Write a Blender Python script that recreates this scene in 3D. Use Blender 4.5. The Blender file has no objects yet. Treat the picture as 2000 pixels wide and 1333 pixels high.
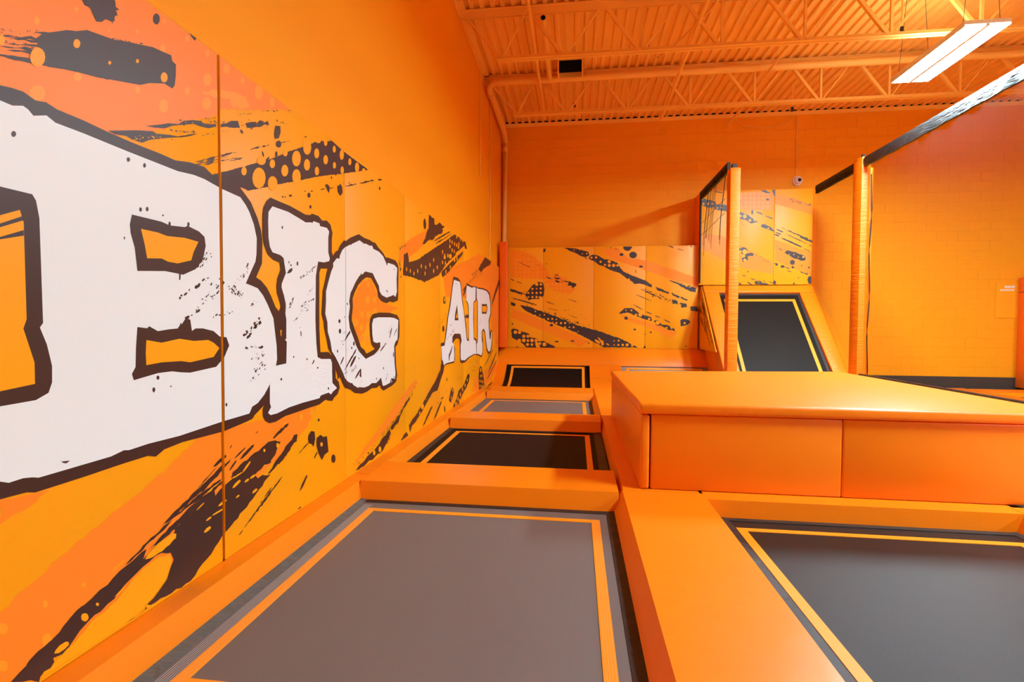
import bpy, bmesh, math, random
from mathutils import Vector, Matrix
from mathutils.geometry import tessellate_polygon
S = bpy.context.scene
COL = S.collection
# ------------------------------------------------------------------ camera
F_PX = 985.0
cam_d = bpy.data.cameras.new('camera')
cam_d.sensor_width = 36.0
cam_d.lens = F_PX / 2000.0 * 36.0
cam_d.clip_start = 0.02
cam = bpy.data.objects.new('camera', cam_d)
COL.objects.link(cam)
yaw, pit, rol = 0.126491294, -0.0304944168, 0.00594302888
fw = Vector((-math.sin(yaw) * math.cos(pit), math.cos(yaw) * math.cos(pit), math.sin(pit)))
rt = Vector((math.cos(yaw), math.sin(yaw), 0))
up = rt.cross(fw)
r2 = rt * math.cos(rol) + up * math.sin(rol)
u2 = -rt * math.sin(rol) + up * math.cos(rol)
cam.matrix_world = Matrix(((r2.x, u2.x, -fw.x, 1.7), (r2.y, u2.y, -fw.y, 0.0), (r2.z, u2.z, -fw.z, 1.28), (0, 0, 0, 1)))
S.camera = cam
# ------------------------------------------------------------------ world, exposure
wd = bpy.data.worlds.new('world')
S.world = wd
wd.use_nodes = True
wd.node_tree.nodes['Background'].inputs[0].default_value = (0.02, 0.02, 0.02, 1)
wd.node_tree.nodes['Background'].inputs[1].default_value = 0.0
S.view_settings.view_transform = 'Standard'
S.view_settings.look = 'None'
S.view_settings.gamma = 1.0
S.view_settings.use_curve_mapping = False
S.view_settings.exposure = 1.43
S.cycles.diffuse_bounces = 6
S.cycles.max_bounces = 12
S.cycles.transparent_max_bounces = 16
LAMP = 80.0            # strength of the LED diffusers
LAMP_COL = (0.88, 1.20, 1.34)
# ------------------------------------------------------------------ materials
def lin(c):
    c /= 255.0
    return c / 12.92 if c <= 0.04045 else ((c + 0.055) / 1.055) ** 2.4
def rgb(r, g, b): return (lin(r), lin(g), lin(b), 1.0)
def mat(name, col, rough=0.5, spec=0.5, bump=None, var=0.0, metal=0.0, emit=None, coat=0.0):
    """principled material; bump = (kind, scale, strength, distance)"""
    m = bpy.data.materials.new(name); m.use_nodes = True
    nt = m.node_tree; N = nt.nodes; L = nt.links
    b = N['Principled BSDF']
    b.inputs['Base Color'].default_value = col
    b.inputs['Roughness'].default_value = rough
    b.inputs['Specular IOR Level'].default_value = spec
    b.inputs['Metallic'].default_value = metal
    if coat: b.inputs['Coat Weight'].default_value = coat; b.inputs['Coat Roughness'].default_value = 0.15
    tc = N.new('ShaderNodeTexCoord')
    if var:
        nz = N.new('ShaderNodeTexNoise'); nz.inputs['Scale'].default_value = 1.7; nz.inputs['Detail'].default_value = 5
        L.new(tc.outputs['Object'], nz.inputs['Vector'])
        mx = N.new('ShaderNodeMix'); mx.data_type = 'RGBA'
        mx.inputs['A'].default_value = tuple(c * (1 - var) for c in col[:3]) + (1,)
        mx.inputs['B'].default_value = tuple(min(1, c * (1 + var)) for c in col[:3]) + (1,)
        L.new(nz.outputs['Fac'], mx.inputs['Factor']); L.new(mx.outputs['Result'], b.inputs['Base Color'])
    if emit:
        b.inputs['Emission Color'].default_value = tuple(emit[0]) + (1,)
        b.inputs['Emission Strength'].default_value = emit[1]
    if bump:
        kind, sc, st, dist = bump
        bp = N.new('ShaderNodeBump'); bp.inputs['Strength'].default_value = st; bp.inputs['Distance'].default_value = dist
        if kind == 'noise':
            t = N.new('ShaderNodeTexNoise'); t.inputs['Scale'].default_value = sc; t.inputs['Detail'].default_value = 4
            L.new(tc.outputs['Object'], t.inputs['Vector']); L.new(t.outputs['Fac'], bp.inputs['Height'])
        elif kind == 'wrinkle':      # stretched folds of vinyl
            mp = N.new('ShaderNodeMapping'); mp.inputs['Scale'].default_value = (1.0, 1.0, 7.0)
            t = N.new('ShaderNodeTexNoise'); t.inputs['Scale'].default_value = sc; t.inputs['Detail'].default_value = 3; t.inputs['Distortion'].default_value = 0.8
            L.new(tc.outputs['Object'], mp.inputs['Vector']); L.new(mp.outputs['Vector'], t.inputs['Vector']); L.new(t.outputs['Fac'], bp.inputs['Height'])
        elif kind == 'weave':
            w1 = N.new('ShaderNodeTexWave'); w1.bands_direction = 'X'; w1.inputs['Scale'].default_value = sc
            w2 = N.new('ShaderNodeTexWave'); w2.bands_direction = 'Y'; w2.inputs['Scale'].default_value = sc
            ad = N.new('ShaderNodeMath'); ad.operation = 'ADD'
            for w in (w1, w2): L.new(tc.outputs['Object'], w.inputs['Vector'])
            L.new(w1.outputs['Fac'], ad.inputs[0]); L.new(w2.outputs['Fac'], ad.inputs[1]); L.new(ad.outputs[0], bp.inputs['Height'])
        L.new(bp.outputs['Normal'], b.inputs['Normal'])
    return m
M = {}
ORANGE = (0.90, 0.30, 0.008, 1)
M['wall'] = mat('orange_wall_paint', (0.90, 0.35, 0.004, 1), 0.55, 0.2, ('noise', 90, 0.25, 0.004))
M['ceil'] = mat('orange_ceiling_paint', (0.93, 0.52, 0.10, 1), 0.6, 0.3, var=0.06)
M['steel'] = mat('orange_painted_steel', (0.93, 0.52, 0.10, 1), 0.5, 0.35)
M['vinyl'] = mat('orange_vinyl', (0.91, 0.24, 0.002, 1), 0.36, 0.5, ('noise', 5, 0.22, 0.02))
M['vinyl_wrinkled'] = mat('wrinkled_orange_vinyl', (0.91, 0.225, 0.002, 1), 0.42, 0.35, ('wrinkle', 4, 0.55, 0.02))
M['print'] = mat('orange_print_vinyl', (0.92, 0.375, 0.002, 1), 0.42, 0.36, ('noise', 60, 0.06, 0.002))
M['tint'] = mat('deep_orange_print', (0.93, 0.245, 0.012, 1), 0.42, 0.4)
M['faint'] = mat('pale_orange_print', (0.93, 0.33, 0.012, 1), 0.42, 0.4)
M['tint_soft'] = mat('soft_orange_print', (0.92, 0.27, 0.006, 1), 0.42, 0.36)
M['dark'] = mat('dark_brown_print', (0.040, 0.016, 0.012, 1), 0.42, 0.5)
M['grey'] = mat('dark_grey_print', (0.040, 0.026, 0.030, 1), 0.42, 0.5)
M['white'] = mat('white_print', (0.765, 0.865, 0.885, 1), 0.42, 0.5)
M['mat_grey'] = mat('grey_trampoline_weave', (0.155, 0.135, 0.125, 1), 0.55, 0.5, ('weave', 90, 0.25, 0.001), var=0.05)
M['mat_black'] = mat('black_trampoline_weave', (0.008, 0.005, 0.004, 1), 0.6, 0.12, ('weave', 90, 0.25, 0.001), var=0.05)
M['tape'] = mat('orange_webbing', (0.93, 0.33, 0.01, 1), 0.5, 0.4)
M['tape_stitch'] = mat('pale_stitching', (0.93, 0.42, 0.12, 1), 0.5, 0.4)
M['thread'] = mat('white_thread', (0.5, 0.48, 0.46, 1), 0.6, 0.3)
M['fabric_dark'] = mat('black_edge_fabric', (0.022, 0.018, 0.016, 1), 0.55, 0.5, ('wrinkle', 6, 0.6, 0.02))
M['fabric_teal'] = mat('grey_edge_fabric', (0.10, 0.13, 0.13, 1), 0.5, 0.5, ('noise', 18, 0.8, 0.03))
M['band'] = mat('black_vinyl_band', (0.024, 0.022, 0.022, 1), 0.4, 0.45, ('wrinkle', 7, 0.9, 0.03))
M['black_steel'] = mat('black_steel', (0.015, 0.014, 0.014, 1), 0.45, 0.5)
M['rubber'] = mat('dark_rubber', (0.045, 0.035, 0.03, 1), 0.6, 0.4, ('noise', 120, 0.2, 0.002))
M['plastic'] = mat('white_plastic', (0.75, 0.7, 0.66, 1), 0.35, 0.5)
M['glass_dark'] = mat('dark_lens', (0.01, 0.01, 0.012, 1), 0.08, 0.6)
M['hole'] = mat('matte_black', (0.004, 0.004, 0.004, 1), 0.9, 0.1)
M['concrete'] = mat('grey_concrete', (0.25, 0.24, 0.23, 1), 0.85, 0.3, var=0.15)
M['fixture'] = mat('white_fixture_enamel', (0.8, 0.8, 0.8, 1), 0.35, 0.5)
M['added_ceiling_fill'] = mat('added_ceiling_glow', (0.8, 0.8, 0.8, 1), 0.5, 0.3, emit=(LAMP_COL, LAMP * 0.06))  # weak glow added to brighten the ceiling, not a known part of the lights
M['led'] = mat('led_diffuser', (0.9, 0.9, 0.9, 1), 0.5, 0.3, emit=(LAMP_COL, LAMP))
def net_material():
    m = bpy.data.materials.new('fine_black_netting'); m.use_nodes = True
    nt = m.node_tree; N = nt.nodes; L = nt.links
    N.remove(N['Principled BSDF'])
    d = N.new('ShaderNodeBsdfPrincipled'); d.inputs['Base Color'].default_value = (0.08, 0.075, 0.075, 1); d.inputs['Roughness'].default_value = 0.75; d.inputs['Specular IOR Level'].default_value = 0.2
    t = N.new('ShaderNodeBsdfTransparent'); mx = N.new('ShaderNodeMixShader'); mx.inputs[0].default_value = 0.09
    L.new(t.outputs[0], mx.inputs[1]); L.new(d.outputs[0], mx.inputs[2]); L.new(mx.outputs[0], N['Material Output'].inputs[0])
    return m
M['net'] = net_material()
# ------------------------------------------------------------------ object helpers
def world_loc(o):
    v = Vector((0, 0, 0))
    while o is not None: v = v + Vector(o.location); o = o.parent
    return v
def link(name, me, parent=None):
    o = bpy.data.objects.new(name, me); COL.objects.link(o)
    if parent is not None: o.parent = parent
    return o
def thing(name, label, cat, loc=(0, 0, 0), group=None):
    o = link(name, None); o.location = loc; o.empty_display_size = 0.1
    return tag(o, label, cat, group)
def tag(o, label=None, cat=None, group=None, kind=None):
    if label: o['label'] = label
    if cat: o['category'] = cat
    if group: o['group'] = group
    if kind: o['kind'] = kind
    return o
def obj(name, bm, m, parent=None, smooth=None, kind=None, label=None):
    """link a bmesh given in room coordinates as one mesh object"""
    off = world_loc(parent)
    bmesh.ops.recalc_face_normals(bm, faces=bm.faces[:])
    me = bpy.data.meshes.new(name)
    if parent is None and kind != 'structure' and len(bm.verts):
        xs = [v.co.x for v in bm.verts]; ys = [v.co.y for v in bm.verts]; zs = [v.co.z for v in bm.verts]
        off = Vector(((min(xs) + max(xs)) / 2, (min(ys) + max(ys)) / 2, min(zs)))
    for v in bm.verts: v.co -= off
    if smooth is not None:
        for f in bm.faces: f.smooth = True
        for e in bm.edges:
            if len(e.link_faces) == 2 and e.calc_face_angle(0) > smooth: e.smooth = False
    bm.to_mesh(me); bm.free()
    for x in (m if isinstance(m, (list, tuple)) else [m]): me.materials.append(x)
    o = link(name, me, parent)
    if parent is None: o.location = off
    if kind: o['kind'] = kind
    if label: o['label'] = label
    return o
def struct(name, bm, m, parent=None, smooth=None):
    return obj(name, bm, m, parent, smooth, 'structure' if parent is None else None)
def B(): return bmesh.new()
def box(bm, x0, x1, y0, y1, z0, z1, r=0.0, seg=2):
    vs = [bm.verts.new((x, y, z)) for x in (x0, x1) for y in (y0, y1) for z in (z0, z1)]
    fs = [bm.faces.new([vs[i] for i in q]) for q in ((0, 1, 3, 2), (4, 6, 7, 5), (0, 4, 5, 1), (2, 3, 7, 6), (0, 2, 6, 4), (1, 5, 7, 3))]
    if r:
        es = list({e for f in fs for e in f.edges})
        bmesh.ops.bevel(bm, geom=es, offset=r, segments=seg, profile=0.5, affect='EDGES')
    return bm
def prism(bm, prof, axis, a0, a1, r=0.0, seg=2, a1prof=None):
    """closed profile extruded along an axis; profile gives the two other coordinates in order"""
    def P(a, p):
        return (a, p[0], p[1]) if axis == 'x' else (p[0], a, p[1]) if axis == 'y' else (p[0], p[1], a)
    A = [bm.verts.new(P(a0, p)) for p in prof]; Z = [bm.verts.new(P(a1, p)) for p in (a1prof or prof)]
    n = len(prof); fs = [bm.faces.new(A), bm.faces.new(Z[::-1])]
    for i in range(n): fs.append(bm.faces.new((A[i], Z[i], Z[(i + 1) % n], A[(i + 1) % n])))
    if r:
        es = [e for e in {e for f in fs for e in f.edges} if len(e.link_faces) == 2 and e.calc_face_angle(0) > 0.3]
        bmesh.ops.bevel(bm, geom=es, offset=r, segments=seg, profile=0.5, affect='EDGES')
    return bm
def tube(bm, pts, r, n=10, cap=True):
    pts = [Vector(p) for p in pts]; rings = []
    for i, p in enumerate(pts):
        d = (pts[min(i + 1, len(pts) - 1)] - pts[max(i - 1, 0)]).normalized()
        u = d.cross(Vector((0, 0, 1)));
        if u.length < 1e-3: u = d.cross(Vector((1, 0, 0)))
        u.normalize(); v = d.cross(u)
        rings.append([bm.verts.new(p + (u * math.cos(t) + v * math.sin(t)) * r) for t in [2 * math.pi * k / n for k in range(n)]])
    for a, b in zip(rings, rings[1:]):
        for k in range(n): bm.faces.new((a[k], a[(k + 1) % n], b[(k + 1) % n], b[k]))
    if cap: bm.faces.new(rings[0][::-1]); bm.faces.new(rings[-1])
    return bm
def bar(bm, a, b, w, h):
    """flat bar from a to b"""
    a, b = Vector(a), Vector(b); d = (b - a).normalized(); u = Vector((0, 1, 0)); v = d.cross(u).normalized()
    vs = [bm.verts.new(p + u * (su * w / 2) + v * (sv * h / 2)) for p in (a, b) for su, sv in ((-1, -1), (1, -1), (1, 1), (-1, 1))]
    for q in ((0, 1, 2, 3), (7, 6, 5, 4), (0, 4, 5, 1), (1, 5, 6, 2), (2, 6, 7, 3), (3, 7, 4, 0)): bm.faces.new([vs[i] for i in q])
    return bm
def strip(bm, path, x0, x1, th=0.0):
    """sheet across x following a (y,z) path"""
    A = [bm.verts.new((x0, y, z)) for y, z in path]; Z = [bm.verts.new((x1, y, z)) for y, z in path]
    for i in range(len(path) - 1): bm.faces.new((A[i], Z[i], Z[i + 1], A[i + 1]))
    return bm
SM = math.radians(40)
M['mat_right'] = mat('dark_grey_trampoline_weave', (0.016, 0.015, 0.014, 1), 0.42, 0.26, ('weave', 90, 0.25, 0.001), var=0.05)
M['mat_pale'] = mat('pale_grey_trampoline_weave', (0.30, 0.29, 0.30, 1), 0.5, 0.5)
M['mat_steep'] = mat('charcoal_trampoline_weave', (0.011, 0.008, 0.006, 1), 0.55, 0.16, ('noise', 200, 0.25, 0.001), var=0.05)
M['vinyl_red'] = mat('red_orange_vinyl', (0.86, 0.15, 0.003, 1), 0.45, 0.3)
# ------------------------------------------------------------------ mural outlines, millimetres on each wall: (wall, layer, kind, data, raggedness)
MURAL = [["L","oB","p",[1154,2005,1309,1982,1342,1989,1372,1992,1408,1981,1441,1989,1475,1981,1567,1981,1653,1976,1758,1974,1893,1976,1967,1974,2048,1992,2136,1999,2187,1978,2273,1983,2382,1973,2426,1946,2470,1917,2523,1846,2550,1793,2564,1741,2558,1610,2506,1530,2550,1515,2599,1483,2640,1435,2679,1378,2726,1344,2778,1346,2779,1047,2682,1040,2617,941,2620,846,2569,837,2514,809,2483,795,2464,778,2407,771,2246,757,1985,764,1888,756,1844,737,1809,750,1703,749,1547,744,1382,742,1356,751,1282,754,1125,754],0],
["L","wB","p",[1166,1961,1308,1937,1341,1936,1371,1948,1385,1943,1400,1930,1440,1947,1468,1935,1565,1936,1726,1933,1978,1932,2068,1943,2134,1943,2216,1933,2253,1929,2383,1923,2425,1894,2453,1865,2490,1806,2513,1738,2509,1653,2500,1613,2465,1561,2419,1490,2463,1483,2517,1472,2564,1436,2605,1387,2656,1313,2672,1224,2685,1155,2688,1081,2677,1046,2651,987,2616,942,2565,892,2508,855,2461,843,2445,821,2437,811,2234,807,1967,795,1810,798,1719,794,1697,799,1644,789,1391,786,1372,793,1346,798,1306,796,1283,807,1139,803],0],
["L","dB","p",[1147,1698,1302,1683,1391,1683,1402,1666,1411,1612,1415,1280,1405,1265,1425,1211,1440,1140,1439,1086,1427,1053,1388,1035,1288,1031,1131,1012],0],
["L","xB","p",[1145,1612,1300,1598,1354,1626,1364,1589,1366,1291,1356,1262,1386,1155,1386,1087,1289,1076,1132,1059],0],
["L","eB","p",[1245,1550,1300,1574,1360,1608,1363,1596,1300,1563,1245,1540],0],
["L","eB","p",[1244,1514,1299,1534,1363,1566,1363,1549,1299,1527,1244,1508],0],
["L","dB","p",[1749,1698,1888,1699,1930,1692,2013,1701,2028,1710,2097,1697,2130,1679,2137,1639,2117,1571,2073,1525,1999,1492,1987,1494,1984,1469,1977,1468,1977,1494,1903,1498,1769,1484,1759,1573,1742,1625,1739,1658],0],
["L","xB","p",[1788,1651,1870,1651,1915,1645,2012,1654,2091,1650,2061,1599,2047,1561,1970,1538,1918,1539,1886,1548,1815,1539,1804,1594],0],
["L","dB","p",[1765,1266,1810,1261,1820,1269,1862,1249,1917,1256,1975,1260,2006,1299,2037,1299,2046,1248,2068,1259,2112,1259,2181,1246,2222,1220,2269,1215,2288,1174,2252,1119,2196,1076,2033,1063,1981,1069,1933,1078,1859,1077,1745,1060,1737,1085,1754,1111,1757,1184],0],
["L","xB","p",[1805,1214,1879,1201,1974,1215,2056,1203,2145,1205,2180,1191,2218,1164,2178,1124,2033,1109,1982,1118,1878,1120,1803,1114,1801,1161],0],
["L","dB","p",[1795,1727,1794,1723,1792,1720,1789,1717,1787,1717,1784,1718,1782,1721,1782,1724,1782,1728,1784,1732,1787,1734,1790,1735,1792,1734,1794,1731],0],
["L","dB","p",[1826,1736,1825,1732,1823,1728,1820,1726,1817,1725,1815,1726,1813,1729,1812,1733,1813,1737,1815,1741,1818,1743,1821,1744,1824,1743,1825,1740],0],
["L","dB","p",[1901,1727,1900,1726,1899,1724,1897,1723,1895,1722,1893,1723,1892,1724,1892,1725,1892,1727,1893,1728,1895,1730,1897,1730,1899,1730,1900,1729],0],
["L","dB","p",[1936,1697,1936,1692,1934,1688,1931,1685,1928,1684,1926,1686,1924,1690,1923,1695,1924,1700,1926,1705,1929,1708,1932,1708,1934,1706,1936,1703],0],
["L","dB","p",[2041,1718,2040,1714,2038,1710,2035,1707,2032,1707,2029,1708,2027,1711,2027,1715,2027,1720,2029,1724,2032,1726,2036,1727,2038,1726,2040,1723],0],
["L","dB","p",[1866,1058,1865,1054,1863,1051,1860,1050,1857,1050,1854,1052,1852,1055,1851,1059,1852,1063,1854,1066,1857,1067,1860,1067,1863,1065,1865,1062],0],
["L","dB","p",[1844,1010,1843,1006,1841,1003,1839,1001,1835,1001,1833,1004,1831,1008,1830,1012,1831,1016,1833,1020,1836,1021,1839,1021,1842,1019,1844,1015],0],
["L","dB","p",[2248,903,2247,899,2245,896,2242,895,2239,895,2236,898,2234,901,2233,906,2234,910,2236,913,2239,914,2242,914,2245,911,2247,908],0],
["L","dB","p",[2269,883,2269,880,2267,877,2264,876,2262,876,2259,878,2257,881,2257,885,2257,889,2259,892,2262,893,2265,893,2267,891,2269,887],0],
["L","dB","p",[1345,1668,1344,1664,1342,1660,1339,1658,1336,1657,1333,1658,1332,1661,1331,1665,1332,1669,1334,1673,1336,1675,1340,1676,1342,1675,1344,1672],0],
["L","dB","p",[1745,1905,1744,1901,1742,1898,1739,1895,1736,1894,1733,1895,1731,1897,1730,1901,1731,1905,1733,1909,1736,1911,1739,1912,1742,1911,1744,1909],0],
["L","dB","p",[1817,1905,1816,1901,1814,1898,1811,1895,1808,1894,1805,1895,1804,1898,1803,1901,1804,1905,1806,1909,1808,1912,1811,1913,1814,1912,1816,1909],0],
["L","dB","p",[1349,1854,1348,1850,1346,1846,1343,1843,1340,1842,1337,1843,1336,1845,1335,1849,1336,1853,1338,1857,1341,1860,1344,1861,1346,1861,1348,1858],0],
["L","dB","p",[1462,819,1492,814,1480,808,1471,811],0],
["L","dB","p",[1711,1607,1719,1606,1714,1593],0],
["L","dB","p",[1919,1018,1930,1017,1923,1010],0],
["L","dB","k",[1977,1391,2161,1501,12,16,8],0],
["L","dB","k",[1955,1260,2102,1357,18,14,9],0],
["L","dB","k",[2114,1366,2258,1493,40,26,6],0],
["L","dB","k",[2094,1527,2163,1618,40,20,6],0],
["L","dB","k",[2282,1425,2464,1596,31,24,6],0],
["L","dB","k",[2386,1207,2535,1306,36,26,11],0],
["L","dB","k",[2385,1166,2564,1149,22,14,8],0],
["L","dB","k",[2439,976,2579,1069,47,26,7],0],
["L","dB","k",[2245,1484,2389,1423,34,26,6],0],
["L","dB","k",[2170,1301,2320,1339,42,12,5],0],
["L","dB","k",[2460,1380,2506,1401,28,6,8],0],
["L","dB","k",[2456,1078,2564,1130,47,16,6],0],
["L","oI","p",[2640,1986,2710,1985,2831,1985,2922,1978,3006,1971,3062,1980,3085,1995,3167,1997,3216,1977,3279,1990,3331,1972,3361,1920,3350,1874,3349,1784,3375,1749,3375,1697,3328,1669,3194,1654,3175,1625,3174,1539,3172,1397,3171,1247,3184,1095,3295,1090,3361,1050,3395,983,3398,897,3443,866,3460,823,3428,781,3372,762,3345,743,3279,756,3253,766,3165,745,3036,744,2895,741,2767,739,2674,723,2613,726,2575,747,2555,776,2554,812,2568,838,2614,890,2616,941,2679,1045,2674,1224,2656,1323,2705,1345,2733,1383,2733,1380,2720,1413,2694,1459,2690,1501,2704,1549,2732,1594,2723,1636,2661,1643,2610,1667,2577,1718,2566,1771,2567,1876,2576,1918,2606,1960],0],
["L","wI","p",[2656,1941,2812,1945,2921,1933,3006,1922,3079,1937,3086,1933,3102,1950,3179,1951,3184,1934,3278,1940,3310,1921,3297,1877,3296,1776,3318,1735,3308,1718,3238,1700,3158,1696,3139,1639,3127,1596,3121,1395,3121,1428,3118,1307,3128,1156,3144,1064,3193,1048,3321,1040,3341,1013,3346,870,3414,826,3352,807,3325,791,3292,809,3184,804,3165,788,2959,789,2806,784,2684,769,2622,770,2599,786,2627,815,2616,838,2618,941,2674,1043,2780,1049,2787,1178,2768,1189,2782,1195,2784,1309,2775,1341,2780,1385,2778,1405,2762,1447,2738,1494,2740,1515,2783,1581,2769,1631,2760,1667,2728,1679,2653,1684,2629,1711,2617,1760,2615,1851,2619,1902],0],
["L","xI","p",[2719,1247,2734,1247,2731,1211,2724,1211],0],
["L","dI","p",[2757,1843,2756,1839,2754,1835,2751,1833,2748,1832,2745,1833,2743,1836,2742,1840,2743,1844,2745,1847,2748,1850,2752,1850,2754,1849,2757,1846],0],
["L","dI","p",[2916,1653,2915,1647,2913,1642,2909,1639,2905,1638,2901,1641,2899,1645,2898,1651,2899,1657,2902,1662,2905,1665,2909,1665,2913,1663,2916,1659],0],
["L","dI","p",[2820,1649,2820,1645,2818,1643,2816,1641,2814,1641,2812,1642,2811,1644,2810,1648,2811,1651,2812,1654,2814,1656,2816,1656,2818,1655,2820,1652],0],
["L","dI","p",[2844,1634,2844,1632,2841,1630,2838,1628,2835,1628,2832,1628,2829,1630,2829,1632,2829,1635,2832,1637,2835,1638,2838,1639,2842,1638,2844,1637],0],
["L","dI","p",[3298,837,3297,833,3294,830,3290,829,3286,829,3283,832,3280,835,3279,839,3280,843,3283,846,3287,847,3291,846,3294,844,3297,841],0],
["L","dI","p",[2737,960,2736,957,2733,954,2729,953,2725,954,2722,955,2719,958,2718,962,2719,965,2722,967,2726,968,2730,968,2733,966,2736,963],0],
["L","dI","p",[2865,1082,2865,1079,2863,1077,2860,1076,2858,1076,2855,1077,2854,1080,2853,1083,2854,1086,2855,1088,2858,1089,2861,1089,2863,1087,2865,1085],0],
["L","dI","p",[3020,1059,3019,1056,3017,1054,3013,1053,3010,1053,3007,1055,3005,1057,3004,1060,3005,1062,3007,1064,3010,1065,3014,1065,3017,1063,3019,1061],0],
["L","dI","p",[3153,993,3152,990,3150,989,3146,988,3141,988,3138,990,3135,992,3134,994,3135,997,3138,998,3142,999,3146,999,3150,997,3152,995],0],
["L","dI","p",[2792,1579,2817,1606,2851,1620,2851,1602,2826,1586],0],
["L","dI","p",[3068,1021,3097,1052,3103,1039,3083,1023],0],
["L","dI","k",[2937,1560,3139,1669,12,30,6],0],
["L","dI","k",[2814,1390,2864,1442,6,8,7],0],
["L","dI","k",[3022,1469,3103,1534,8,14,5],0],
["L","dI","k",[2946,1396,3102,1450,22,26,5],0],
["L","dI","k",[2804,1369,2853,1410,6,8,6],0],
["L","dI","k",[2935,1385,3044,1389,34,26,5],0],
["L","dI","k",[2852,1290,2934,1345,5,10,5],0],
["L","dI","k",[2943,1202,2944,1231,6,6,6],0],
["L","dI","k",[2999,1358,3044,1383,11,6,5],0],
["L","dI","k",[2923,1254,2944,1265,7,4,5],0],
["L","oG","p",[3369,1765,3410,1800,3442,1809,3474,1849,3541,1902,3563,1896,3632,1933,3791,1990,3895,1978,4005,1980,4062,1973,4120,1976,4180,1948,4290,1916,4355,1882,4388,1890,4599,1889,4654,1863,4683,1827,4672,1575,4663,1515,4543,1490,4455,1495,4370,1475,4256,1488,4178,1520,4163,1579,4103,1627,4031,1670,3933,1666,3866,1641,3775,1589,3712,1526,3676,1481,3681,1418,3662,1337,3662,1310,3710,1246,3772,1175,3823,1103,3888,1077,3929,1044,3999,1055,4107,1076,4056,1099,4025,1129,4006,1187,3997,1279,4015,1336,4058,1369,4193,1387,4454,1391,4634,1376,4700,1340,4710,1253,4700,1160,4652,1095,4596,1070,4614,892,4642,803,4614,740,4504,713,4300,694,4244,720,4213,754,4143,738,4039,748,3940,731,3846,727,3706,751,3634,787,3542,811,3498,857,3465,901,3422,886,3433,904,3397,972,3347,1064,3292,1115,3273,1173,3236,1258,3232,1296,3204,1351,3204,1351,3214,1438,3220,1503,3249,1570,3288,1659,3318,1681,3353,1705],0],
["L","wG","p",[3463,1755,3468,1778,3507,1824,3551,1850,3643,1886,3655,1879,3661,1891,3803,1944,3888,1930,3921,1937,4004,1932,4047,1942,4076,1917,4195,1912,4290,1886,4355,1839,4379,1811,4405,1842,4562,1843,4645,1820,4626,1716,4635,1599,4598,1544,4543,1560,4490,1548,4370,1525,4256,1543,4209,1570,4194,1617,4118,1669,4060,1713,3906,1711,3866,1687,3840,1677,3830,1692,3817,1674,3788,1658,3725,1607,3676,1555,3640,1521,3616,1457,3628,1416,3604,1336,3609,1309,3626,1252,3685,1183,3734,1117,3784,1071,3861,1029,3915,1002,4085,1027,4160,1053,4222,1086,4222,1128,4130,1125,4071,1139,4050,1198,4043,1285,4072,1331,4177,1345,4454,1349,4561,1345,4672,1327,4662,1240,4652,1141,4596,1123,4560,1085,4568,928,4595,821,4577,770,4469,788,4505,752,4333,737,4276,740,4237,818,4189,799,4128,781,4040,791,3969,776,3886,772,3782,788,3769,783,3682,816,3658,837,3646,833,3588,853,3542,883,3509,927,3445,998,3393,1051,3342,1093,3322,1162,3284,1230,3280,1296,3251,1352,3251,1355,3262,1440,3263,1506,3297,1575,3338,1650,3368,1687,3366,1711,3420,1752],0],
["L","dG","p",[3539,1160,3567,1173,3607,1202,3634,1227,3632,1236,3614,1230,3573,1201,3546,1173],2],
["L","dG","p",[3526,936,3576,964,3663,1026,3731,1079,3740,1095,3709,1081,3619,1017,3550,961],2],
["L","dG","p",[3624,954,3657,967,3701,1000,3732,1029,3727,1039,3705,1034,3658,1001,3629,969],2],
["L","dG","p",[3466,987,3484,996,3508,1018,3524,1037,3521,1044,3509,1040,3485,1017,3469,997],2],
["L","dG","p",[3707,858,3739,869,3787,898,3822,923,3821,932,3801,927,3751,899,3717,872],2],
["L","dG","p",[4214,1047,4253,1057,4314,1085,4359,1109,4360,1118,4335,1113,4273,1086,4228,1060],2],
["L","dG","p",[4436,1153,4459,1172,4487,1212,4504,1245,4498,1254,4482,1245,4453,1205,4437,1169],2],
["L","dG","p",[4551,1176,4575,1189,4611,1217,4635,1240,4634,1247,4618,1241,4582,1213,4557,1188],2],
["L","dG","p",[3808,927,3824,926,3827,857,3792,874],0],
["L","dG","p",[3473,1305,3472,1299,3467,1294,3460,1291,3452,1291,3445,1294,3441,1299,3439,1305,3441,1311,3446,1316,3453,1319,3460,1319,3467,1316,3472,1311],0],
["L","dG","p",[3481,1232,3480,1225,3474,1218,3467,1215,3459,1215,3452,1219,3447,1225,3445,1233,3447,1241,3452,1247,3459,1250,3467,1250,3475,1247,3480,1240],0],
["L","dG","p",[3665,1103,3664,1099,3661,1095,3657,1094,3652,1094,3648,1096,3645,1099,3644,1104,3645,1108,3648,1111,3652,1112,3657,1112,3661,1110,3664,1107],0],
["L","dG","p",[3708,1134,3707,1127,3702,1121,3696,1118,3690,1118,3684,1122,3680,1128,3679,1135,3680,1142,3684,1148,3690,1151,3697,1151,3703,1148,3707,1141],0],
["L","dG","p",[3433,1089,3432,1084,3430,1080,3426,1079,3422,1079,3419,1081,3417,1085,3416,1090,3417,1094,3419,1098,3423,1100,3426,1100,3430,1098,3432,1094],0],
["L","dG","p",[3794,1014,3793,1012,3790,1010,3786,1010,3781,1010,3777,1011,3774,1013,3773,1015,3774,1017,3777,1018,3781,1019,3786,1018,3790,1017,3793,1015],0],
["L","dG","p",[4303,895,4302,890,4299,887,4295,886,4291,886,4287,888,4284,892,4283,896,4284,900,4287,904,4291,905,4295,905,4299,903,4302,899],0],
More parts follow.
